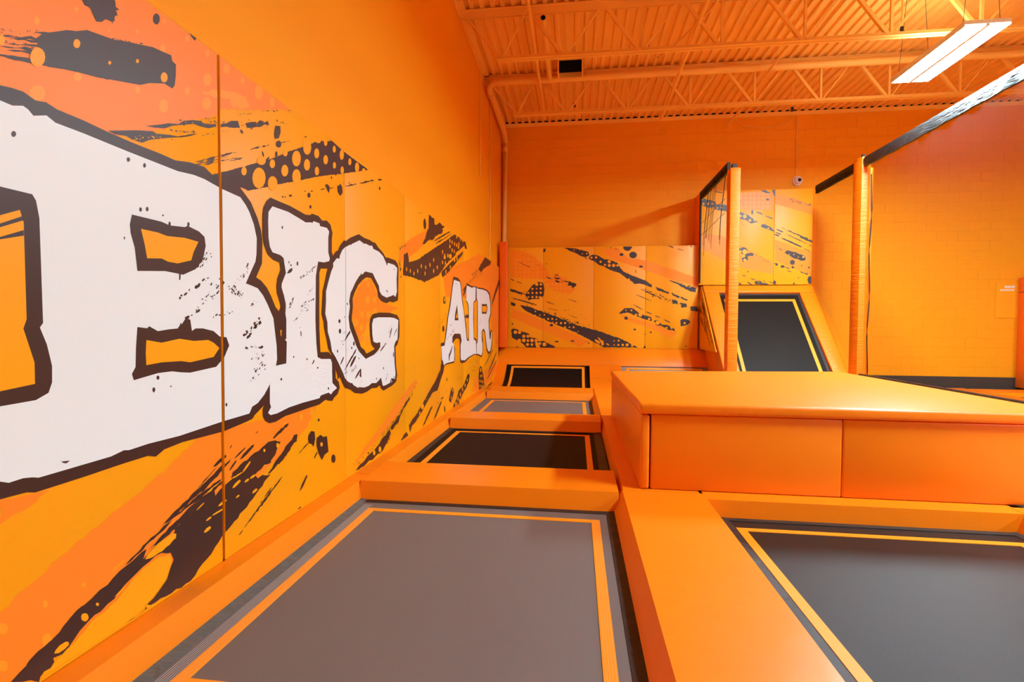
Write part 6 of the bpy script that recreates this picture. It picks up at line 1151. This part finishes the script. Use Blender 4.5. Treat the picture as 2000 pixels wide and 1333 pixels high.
# back wall, low mural
KS = [-.16, .956, 2.073, 3.19, 4.30]; YK = 11.30
km = thing('printed_back_mural', 'low orange mural of grunge strokes and halftone dots on the back wall', 'mural', (2.1, YK, .79))
for i, (a, b) in enumerate(zip(KS, KS[1:])):
    obj('wall_panel', box(B(), max(a, .0) + .002, b - .002, YK, YK + .04, .79, 3.03, .005, 3), M['print'], km, SM)
obj('backing', box(B(), .2, 4.26, YK + .045, YB - .01, .1, 2.98), M['wall'], km)
def kmats(layer, made):
    return {'t': ('tint_patch', M['tint_soft'], km, 'deeper orange patches'), 'f': ('faint_dot', M['faint'], km, 'faint paler dots'), 'k': ('brush_mark', M['grey'], km, 'dark strokes and splatter'), 'h': ('halftone_dot', M['print'], km, 'orange dots within the dark strokes')}[layer[0]]
mural('K', km, lambda u, v, d: Vector((u, YK - d, v)), KS, 0.0, 4.30, .79, 3.03, kmats, {})
for x, z in ((.99, 2.98), (3.19, .83)):
    obj('screw_washer', tube(B(), [(x, YK + .002, z), (x, YK - .012, z)], .022, 10), M['black_steel'], km)
# upper mural over the steep trampoline
US = [4.28, 5.03, 5.78, 6.53]; YU = 11.20
um = thing('printed_upper_mural', 'tall glossy mural panel box above the steep trampoline with grey strokes', 'mural', (5.4, YU, 2.17))
for a, b in zip(US, US[1:]):
    obj('wall_panel', box(B(), a + .002, b - .002, YU, YU + .04, 2.17, 4.15, .005, 3), M['print'], um, SM)
obj('backing', box(B(), 4.285, 6.525, YU + .042, YB - .008, 2.18, 4.14), M['vinyl'], um)
def umats(layer, made):
    return {'t': ('tint_patch', M['tint_soft'], um, 'deeper orange patches'), 'f': ('faint_dot', M['faint'], um, 'faint paler dots'), 'k': ('brush_mark', M['grey'], um, 'grey strokes and splatter'), 'h': ('halftone_dot', M['print'], um, 'orange dots within the grey strokes')}[layer[0]]
mural('U', um, lambda u, v, d: Vector((u, YU - d, v)), US, 4.28, 6.53, 2.17, 4.15, umats, {})
# ------------------------------------------------------------------ trampolines and pads
def ring(bm, x0, x1, y0, y1, w, z0, z1):
    box(bm, x0, x0 + w, y0, y1, z0, z1); box(bm, x1 - w, x1, y0, y1, z0, z1); box(bm, x0 + w, x1 - w, y0, y0 + w, z0, z1); box(bm, x0 + w, x1 - w, y1 - w, y1, z0, z1)
def trampoline(x0, x1, y0, y1, mk, label, tx=(.13, .11), ty=.22, stitch=False, left_edge='fabric_teal'):
    t = thing('trampoline', label, 'trampoline', ((x0 + x1) / 2, (y0 + y1) / 2, -.45), 'flat trampolines in the court')
    fr = B(); ring(fr, x0 - .06, x1 + .06, y0 - .06, y1 + .06, .05, -.07, -.02)
    for x in (x0 - .06, x1 + .01):
        for y in (y0 - .06, y1 + .01): box(fr, x, x + .05, y, y + .05, -.45, -.07)
    obj('frame', fr, M['black_steel'], t)
    obj('jump_bed', box(B(), x0 + .045, x1 - .045, y0 + .03, y1 - .03, -.006, 0), M[mk], t)
    e = B(); prism(e, [(x0 - .02, .012), (x0 + .06, .003), (x0 + .06, .0), (x0 - .02, .0)], 'y', y0, y1); obj('edge_strip', e, M[left_edge], t)
    e = B(); prism(e, [(x1 + .02, .012), (x1 - .06, .003), (x1 - .06, .0), (x1 + .02, .0)], 'y', y0, y1); obj('edge_strip', e, M['fabric_dark'], t)
    for ya, yb in ((y0 - .02, y0 + .06), (y1 - .06, y1 + .02)): obj('edge_strip', box(B(), x0, x1, ya, yb, .0005, .004), M['fabric_dark'], t)
    xa, xb, w = x0 + tx[0], x1 - tx[1], .055
    for a, b, c, d in ((xa, xa + w, y0 + ty, y1 - ty + .05), (xb - w, xb, y0 + ty, y1 - ty + .05), (xa + w, xb - w, y1 - ty, y1 - ty + .05), (xa + w, xb - w, y0 + ty, y0 + ty + .05)):
        s = obj('orange_stripe', box(B(), a, b, c, d, .0, .003), M['tape'], t)
        if stitch and d - c > 1:
            l = B()
            for q in (.012, .024, .036, .048): box(l, a + q - .001, a + q + .001, c, d, .003, .0036)
            obj('stitching', l, M['tape_stitch'], s)
    if stitch:
        l = B()
        for k in range(6): box(l, x0 + .075 + k * .010, x0 + .0763 + k * .010, y0 + .08, y1 - .1, .0, .0012)
        obj('stitching', l, M['thread'], t)
    return t
XA, XB = .145, 1.975
bays = [(-1.10, .93), (1.35, 3.50), (4.10, 6.10), (6.66, 8.68)]
trampoline(XA, XB, *bays[1], 'mat_grey', 'large grey trampoline bed nearest the camera on the left', stitch=True)
trampoline(XA, XB, *bays[2], 'mat_black', 'dark trampoline bed second along the left wall', left_edge='fabric_dark')
trampoline(XA, XB, *bays[3], 'mat_grey', 'grey brown trampoline bed third along the left wall')
trampoline(2.655, 4.46, 1.35, 3.50, 'mat_right', 'dark grey trampoline bed in front of the box platform', tx=(.065, .10), stitch=False, left_edge='fabric_dark')
trampoline(2.655, 4.46, 7.25, 8.9, 'mat_grey', 'trampoline bed hidden behind the box platform')
def pad(label, bm, m='vinyl', cat='pad', name='floor_pad', group='orange floor pads'):
    o = obj(name, bm, M[m], smooth=SM); return tag(o, label, cat, group)
# strip of pad along the left wall, one piece per bay
lp = [(.0, .0), (.0, .12), (.112, .12), (.150, .006), (.150, .0)]
for a, b, lb in ((-1.3, 1.2, 'orange edge pad on the left wall beside the camera'), (1.2, 3.72, 'orange edge pad along the left wall beside the nearest trampoline'), (3.72, 6.36, 'orange edge pad along the left wall beside the second trampoline'), (6.36, 9.05, 'orange edge pad along the left wall beside the third trampoline')):
    pad(lb, prism(B(), lp, 'y', a + .004, b - .004, .012, 3))
# pads across between the beds
def cross(y0, y1, x0, x1, label, zt=.125):
    bm = B(); prism(bm, [(y0, .004), (y0 + .05, zt), (y1 - .05, zt), (y1, .004)], 'x', x0, x1, .016, 3)
    return pad(label, bm)
cross(.74, 1.37, .152, 2.0, 'orange cross pad under the camera at the bottom edge')
cross(3.49, 4.12, .125, 2.005, 'orange cross pad behind the nearest trampoline, shadow on its right end')
cross(6.08, 6.68, .152, 2.005, 'orange cross pad between the second and third trampolines')
cross(8.66, 9.52, .152, 2.005, 'orange cross pad at the foot of the black curved trampoline')
# centre pads between the two columns
cp = [(1.965, .0), (2.035, .12), (2.585, .12), (2.662, .0)]
pad('wide orange centre pad between the two near trampolines', prism(B(), cp, 'y', -.6, 3.61, .016, 3))
pad('orange centre pad beside the left face of the box platform', prism(B(), [(2.012, .0), (2.04, .118), (2.585, .118), (2.64, .0)], 'y', 3.62, 6.62, .012, 3))
pad('orange centre pad between box platform and curved ramp', prism(B(), cp, 'y', 6.63, 9.55, .016, 3))
bp_ = [(3.49, .0), (3.505, .118), (4.1, .118), (4.1, .0)]
pad('orange pad in front of the box platform behind the right trampoline', prism(B(), bp_, 'x', 2.565, 4.52, .014, 3))
pad('orange edge pad right of the right hand trampoline', prism(B(), [(4.44, .0), (4.50, .12), (5.3, .12), (5.3, .0)], 'y', -.6, 3.62, .014, 3))
pad('orange cross pad right behind the box platform', prism(B(), [(6.66, .0), (6.68, .12), (7.2, .12), (7.27, .0)], 'x', 2.67, 4.44, .014, 3))
pad('orange deck pad between box platform and right net', box(B(), 4.94, 6.50, 3.66, 9.0, .0, .12, .02, 3))
pad('orange cross pad hidden behind the box platform', box(B(), 2.67, 4.44, 8.9, 9.5, .0, .12, .014, 3))
# ------------------------------------------------------------------ box platform
pf = thing('box_platform', 'big padded orange box platform with thick top cushion', 'platform', (3.54, 5.15, .12))
obj('core', box(B(), 2.23, 4.86, 3.72, 6.56, .12, .61), M['black_steel'], pf)
cu = box(B(), 2.15, 4.93, 3.63, 6.67, .66, .737)
for v in cu.verts:                                                   # the cushion has settled at its far left corner
    if v.co.x < 3 and v.co.y > 6: v.co.z -= .034; v.co.y -= .05
bmesh.ops.bevel(cu, geom=cu.edges[:], offset=.022, segments=4, profile=.5, affect='EDGES')
obj('top_cushion', cu, M['vinyl'], pf, SM)
obj('front_panel', box(B(), 2.236, 3.502, 3.66, 3.72, .12, .656, .012, 3), M['vinyl'], pf, SM)
obj('front_panel', box(B(), 3.506, 4.90, 3.66, 3.72, .12, .656, .012, 3), M['vinyl'], pf, SM)
sp_ = box(B(), 2.16, 2.226, 3.655, 6.62, .12, .652)
for v in sp_.verts:
    if v.co.y > 6 and v.co.z > .5: v.co.z -= .034
bmesh.ops.bevel(sp_, geom=sp_.edges[:], offset=.018, segments=3, profile=.5, affect='EDGES')
obj('side_panel', sp_, M['vinyl'], pf, SM)
obj('side_panel', box(B(), 4.86, 4.915, 3.725, 6.65, .12, .656, .012, 3), M['vinyl'], pf, SM)
obj('back_panel', box(B(), 2.236, 4.85, 6.57, 6.61, .12, .615, .012, 3), M['vinyl'], pf, SM)
# ------------------------------------------------------------------ curved ramp along the back wall
RP = [(9.50, .004), (9.80, .006), (10.05, .016), (10.30, .06), (10.50, .13), (10.70, .235), (10.86, .35), (11.0, .48)]
def shift(path, d):
    out = []
    for i, (y, z) in enumerate(path):
        a = path[max(i - 1, 0)]; b = path[min(i + 1, len(path) - 1)]; ty, tz = b[0] - a[0], b[1] - a[1]; L = math.hypot(ty, tz)
        out.append((y - tz / L * d, z + ty / L * d))
    return out
def slab(bm, path, x0, x1, d0, d1):
    p0, p1 = shift(path, d0), shift(path, d1)
    return prism(bm, p0 + p1[::-1], 'x', x0, x1)
def ramp(x0, x1, mk, label):
    t = thing('curved_trampoline', label, 'trampoline', ((x0 + x1) / 2, 10.2, -.45), 'curved trampolines at the back wall')
    obj('jump_bed', slab(B(), RP[:-1] + [(10.935, .415)], x0, x1, -.008, 0), M[mk], t, SM)
    sub = [(y, z) for y, z in RP[1:-1]] + [(10.91, .397)]
    for a, b in ((x0 + .10, x0 + .155), (x1 - .155, x1 - .10)): obj('orange_stripe', slab(B(), sub, a, b, 0, .004), M['tape'], t, SM)
    obj('orange_stripe', slab(B(), [(10.875, .364), (10.915, .40)], x0 + .155, x1 - .155, 0, .004), M['tape'], t)
    fr = B()
    for x in (x0 + .02, x1 - .06):
        slab(fr, RP, x, x + .04, -.05, -.012)
        for y, z in ((9.6, -.02), (10.9, .33)): box(fr, x, x + .04, y, y + .04, -.45, z - .02)
    obj('frame', fr, M['black_steel'], t)
    return t
ramp(.205, 1.985, 'mat_black', 'black curved trampoline in the back left corner')
ramp(2.655, 4.405, 'mat_pale', 'pale grey curved trampoline seen just over the box platform')
def ramp_pad(x0, x1, label, m='vinyl_wrinkled'):
    bm = slab(B(), RP[:-1] + [(10.93, .41)], x0, x1, -.02, .075)
    es = [e for e in bm.edges if len(e.link_faces) == 2 and e.calc_face_angle(0) > .7]
    bmesh.ops.bevel(bm, geom=es, offset=.014, segments=2, profile=.5, affect='EDGES')
    pad(label, bm, m, group='orange ramp pads', name='ramp_pad')
ramp_pad(.0, .20, 'orange curved pad left of the black curved trampoline')
ramp_pad(1.99, 2.65, 'wrinkled orange curved pad between the two curved trampolines')
ramp_pad(4.41, 4.56, 'orange curved pad at the foot of the steep trampoline')
lip = B(); prism(lip, [(10.94, .43), (10.985, .535), (11.22, .775), (11.285, .79), (11.285, .69), (10.99, .40)], 'x', .0, 4.42, .016, 3)
pad('long orange lip pad under the low back mural', lip, 'vinyl', group='orange ramp pads', name='ramp_pad')
# ------------------------------------------------------------------ steep trampoline
SL = 1.1; nrm = Vector((0, -SL, 1)).normalized(); dirv = Vector((0, 1, SL)).normalized()
P0 = Vector((0, 11.185, 2.145)); LEN = 2.92
def sp(x, s, d): return Vector((x, 0, 0)) + P0 - dirv * s + nrm * d      # s runs down the slope from the top edge
def plate(bm, x0, x1, s0, s1, d0, d1, r=0.0, x0b=None, x1b=None):
    x0b = x0 if x0b is None else x0b; x1b = x1 if x1b is None else x1b
    vs = [bm.verts.new(sp(x, s, d)) for d in (d0, d1) for x, s in ((x0, s0), (x1, s0), (x1b, s1), (x0b, s1))]
    fs = [bm.faces.new([vs[i] for i in q]) for q in ((0, 1, 2, 3), (7, 6, 5, 4), (0, 4, 5, 1), (1, 5, 6, 2), (2, 6, 7, 3), (3, 7, 4, 0))]
    if r: bmesh.ops.bevel(bm, geom=list({e for f in fs for e in f.edges}), offset=r, segments=3, profile=.5, affect='EDGES')
    return bm
st = thing('wall_trampoline', 'steep black trampoline leaning under the upper mural', 'trampoline', (5.42, 10.2, -.45))
obj('jump_bed', plate(B(), 4.60, 6.26, .20, LEN, -.05, -.04), M['mat_steep'], st)
for a, b, c, d in ((4.74, 4.80, .36, LEN), (6.065, 6.125, .36, LEN), (4.80, 6.065, .36, .42)): obj('orange_stripe', plate(B(), a, b, c, d, -.04, -.036), M['tape'], st)
for a, b, c, d in ((4.62, 4.67, .2, LEN), (6.20, 6.25, .2, LEN), (4.67, 6.20, .2, .25)): obj('edge_strip', plate(B(), a, b, c, d, -.04, -.034), M['fabric_dark'], st)
for x in (4.5, 6.36):
    fr = plate(B(), x, x + .06, .1, LEN + .3, -.12, -.06); obj('frame', fr, M['black_steel'], st)
    obj('frame_leg', box(B(), x, x + .06, 11.0, 11.06, -.45, 1.80), M['black_steel'], st)
def spad(label, *a, m='vinyl_wrinkled', **k): pad(label, plate(B(), *a, r=.014, **k), m, group='orange pads around the steep trampoline', name='ramp_pad')
spad('orange top pad above the steep trampoline', 4.36, 6.54, .0, .205, -.06, .02, m='vinyl')
spad('orange left pad of the steep trampoline behind the left post', 4.36, 4.655, .21, LEN, -.06, .02, x0b=4.40, x1b=4.68)
spad('orange right pad of the steep trampoline', 6.235, 6.54, .21, LEN, -.06, .02, x0b=6.27, x1b=6.49)
sd = B(); prism(sd, [(11.285, .80), (11.285, 2.14), (11.20, 2.13), (9.98, .80)], 'x', 4.335, 4.352)
sk = B(); prism(sk, [(11.2, 2.02), (9.35, .02), (9.8, .0), (10.3, .05), (10.7, .22), (10.95, .42), (11.2, .72)], 'x', 4.425, 4.445)
tag(obj('side_skirt', sk, M['vinyl']), 'plain orange skirt below the triangular printed panel', 'panel')
side = tag(obj('printed_side_panel', sd, M['print']), 'triangular printed panel closing the left side of the steep trampoline', 'panel')
ks = B(); rnd = random.Random(3)
hyp = lambda y: 2.13 - (11.2 - y) * 1.09
for f, z0, z1, wd_ in ((.10, .95, 2.0, .07), (.22, 1.25, 1.75, .05), (.30, .9, 1.6, .08), (.16, 1.5, 1.9, .10), (.42, 1.1, 1.45, .05), (.5, 1.3, 1.5, .09), (.38, 1.55, 1.68, .12)):
    pts = []
    for sgn, zs in ((0, (z0, (z0 + z1) / 2, z1)), (1, (z1, (z0 + z1) / 2, z0))):
        for z in zs:
            y = 9.98 + (z - .8) / 1.09 + f * 1.1 + sgn * wd_ * (1.0 if zs[1] == z else .35)
            pts.append((min(y, 11.26), z))
    pts = [(min(11.27, y), z) for y, z in ragged(pts, .016, rnd)]
    tri_poly(ks, pts, lambda a, c: Vector((4.3335, a, c)))
tag(obj('brush_mark', ks, M['dark'], side), kind='stuff')
# ------------------------------------------------------------------ posts and nets
pd = thing('corner_post_pad', 'tall red orange pad on the pipe in the back left corner', 'pad', (.09, 11.1, .76))
obj('cover', box(B(), .005, .185, 11.03, 11.22, .795, 3.13, .02, 3), M['vinyl_red'], pd, SM)
obj('seam', box(B(), .186, .188, 11.12, 11.13, .78, 3.1), M['vinyl'], pd)
p1 = thing('padded_post', 'slim orange padded post left of the steep trampoline', 'post', (4.34, 9.1, .12))
obj('cover', box(B(), 4.252, 4.424, 8.98, 9.17, .0, 3.97, .018, 3), M['vinyl_wrinkled'], p1, SM)
obj('post_cap', box(B(), 4.30, 4.38, 9.04, 9.12, 3.97, 4.05, .006, 1), M['black_steel'], p1)
p2 = thing('padded_post', 'orange padded post with a black zip line right of the steep trampoline', 'post', (6.6, 9.5, .12))
obj('cover', prism(B(), [(6.55, 9.45), (6.63, 9.42), (6.70, 9.47), (6.72, 9.62), (6.53, 9.68), (6.50, 9.60)], 'z', .0, 4.22, .008, 2), M['vinyl_wrinkled'], p2, SM)
obj('post_cap', box(B(), 6.58, 6.63, 9.5, 9.55, 4.22, 4.28, .006, 1), M['black_steel'], p2)
z_ = B(); tube(z_, [(6.715 + .012 * math.sin(k * .9), 9.455, .12 + k * .2) for k in range(20)], .009, 6)
obj('zip_line', z_, M['black_steel'], p2, SM)
obj('sleeve', box(B(), 6.715, 6.765, 9.50, 9.56, .1, 4.05, .015, 2), M['vinyl'], p2, SM)
def net(x, y0, y1, zt, zlow, label, wavy=0.0):
    t = thing('safety_net', label, 'net', (x, (y0 + y1) / 2, zlow(y0)), 'black safety nets')
    n = 30; bm = B(); ys = [y0 + (y1 - y0) * i / n for i in range(n + 1)]
    A_ = [bm.verts.new((x + wavy * math.sin(i * 1.9), y, zlow(y))) for i, y in enumerate(ys)]; Z_ = [bm.verts.new((x, y, zt - .08)) for y in ys]
    for i in range(n): bm.faces.new((A_[i], A_[i + 1], Z_[i + 1], Z_[i]))
    obj('netting', bm, M['net'], t, SM)
    b = B(); rnd = random.Random(int(x * 100)); n = 60; ring_ = []
    for i in range(n + 1):
        y = y0 + (y1 - y0) * i / n; s = .02 * math.sin(i * 2.1) + rnd.uniform(-.008, .008)
        ring_.append([b.verts.new(q) for q in ((x - .02, y, zt), (x - .03 - s * .4, y, zt - .05), (x - .022 + s, y, zt - .165 + s * .3), (x + .02 + s, y, zt - .165 + s * .3), (x + .03, y, zt - .05), (x + .02, y, zt))])
    for a, c in zip(ring_, ring_[1:]):
        for k in range(6): b.faces.new((a[k], a[(k + 1) % 6], c[(k + 1) % 6], c[k]))
    b.faces.new(ring_[0]); b.faces.new(ring_[-1][::-1])
    obj('top_band', b, M['band'], t, SM)
    return t
net(6.585, 9.69, 11.18, 4.20, lambda y: .46 + (y - 9.6) * 1.1, 'short black safety net between the right post and the upper mural')
n2 = net(6.585, .5, 9.41, 4.20, lambda y: .46, 'long black safety net on the right with a wrinkled black top band')
obj('bottom_band', box(B(), 6.56, 6.60, .5, 9.42, .43, .485, .008, 1), M['band'], n2)
tr = B()
for y in (3.0, 6.0): box(tr, 6.565, 6.60, y, y + .04, -.45, 4.1)
n1 = net(4.30, 9.24, 11.18, 4.14, lambda y: .12 + max(0, (y - 9.3) * 1.1), 'short black safety net between the left post and the upper mural', .02)
obj('edge_cord', tube(B(), [(4.285, 11.16, 2.2), (4.285, 11.16, 4.12)], .022, 8), M['black_steel'], n1, SM)
fold = B(); rnd = random.Random(5)
for k in range(9):
    ya = 9.35 + rnd.random() * 1.3; tube(fold, [(4.29, ya, 4.0), (4.285, ya + .25, 3.3), (4.29, ya + .34, 2.7 + rnd.random() * .4)], .0045, 5)
for zq in (3.2, 3.45): tube(fold, [(4.29, 9.4, zq + .1), (4.29, 11.1, zq)], .004, 5)
obj('loose_cord', fold, M['black_steel'], n1)
# ------------------------------------------------------------------ right hand zone
rz = B(); box(rz, 6.64, 9.55, 2.0, 11.35, -.05, .06, .02, 3)
pad('orange deck pad on the floor beyond the long net', rz)
rz = B(); prism(rz, [(10.50, -.05), (10.62, .06), (11.23, .06), (11.23, -.05)], 'x', 9.56, 13.0, .02, 3)
pad('orange deck pad along the back wall beside the padded column', rz)
trampoline(9.62, 12.6, 7.6, 10.46, 'mat_grey', 'trampoline bed far right near the padded column', tx=(.2, .2))
col = thing('padded_column', 'dark orange padded column cut by the right edge', 'column', (11.0, 11.45, .06))
for z0, z1 in ((.06, 2.02), (2.03, 2.33)): obj('column_pad', box(B(), 10.74, 11.3, 11.25, 11.67, z0, z1, .015, 2), M['vinyl_red'], col, SM)
sg = thing('rules_sign', 'small orange notice with white heading on the back wall by the column', 'sign', (10.6, YB - .01, 1.5))
obj('sheet', box(B(), 10.34, 10.98, YB - .016, YB - .006, 1.50, 2.22), M['print'], sg)
hd = B()
xx = 10.50
for w_ in (.018, .016, .02, .016, .018, .02, .016): box(hd, xx, xx + w_, YB - .018, YB - .016, 2.118, 2.165); xx += .028
xx = 10.42
for k in range(11): box(hd, xx, xx + .016, YB - .018, YB - .016, 2.062, 2.092); xx += .024
obj('heading', hd, M['white'], sg)
ln = B()
for k in range(11): box(ln, 10.46 - .01 * (k % 3), 10.86 + .02 * (k % 2), YB - .018, YB - .016, 2.0 - k * .04, 2.006 - k * .04)
obj('text_line', ln, M['tape'], sg)
cm = thing('security_camera', 'white dome security camera on the back wall above the upper mural', 'camera', (6.39, YB, 4.40))
d = B(); bmesh.ops.create_uvsphere(d, u_segments=16, v_segments=10, radius=.085, matrix=Matrix.Translation((6.40, YB - .06, 4.44)))
obj('dome_shell', d, M['plastic'], cm, 3.0)
obj('mount', tube(B(), [(6.40, YB - .05, 4.44), (6.40, YB - .004, 4.44)], .10, 18), M['plastic'], cm, SM)
d = B(); bmesh.ops.create_uvsphere(d, u_segments=12, v_segments=8, radius=.04, matrix=Matrix.Translation((6.405, YB - .125, 4.435)))
obj('lens', d, M['glass_dark'], cm, 3.0)
conduit([(6.38, YB - .018, 4.52), (6.37, YB - .018, 5.84)], .011, 'thin orange conduit rising from the dome security camera')
cb = B(); tube(cb, [(5.1, YB - .02, 5.80), (5.3, YB - .02, 5.66), (5.7, YB - .02, 5.60), (6.1, YB - .02, 5.66), (6.3, YB - .02, 5.78), (6.33, YB - .02, 5.70), (6.37, YB - .02, 5.55)], .006, 6)
tag(obj('cable', cb, M['steel'], smooth=SM), 'thin orange cable drooping along the top of the back wall', 'cable')
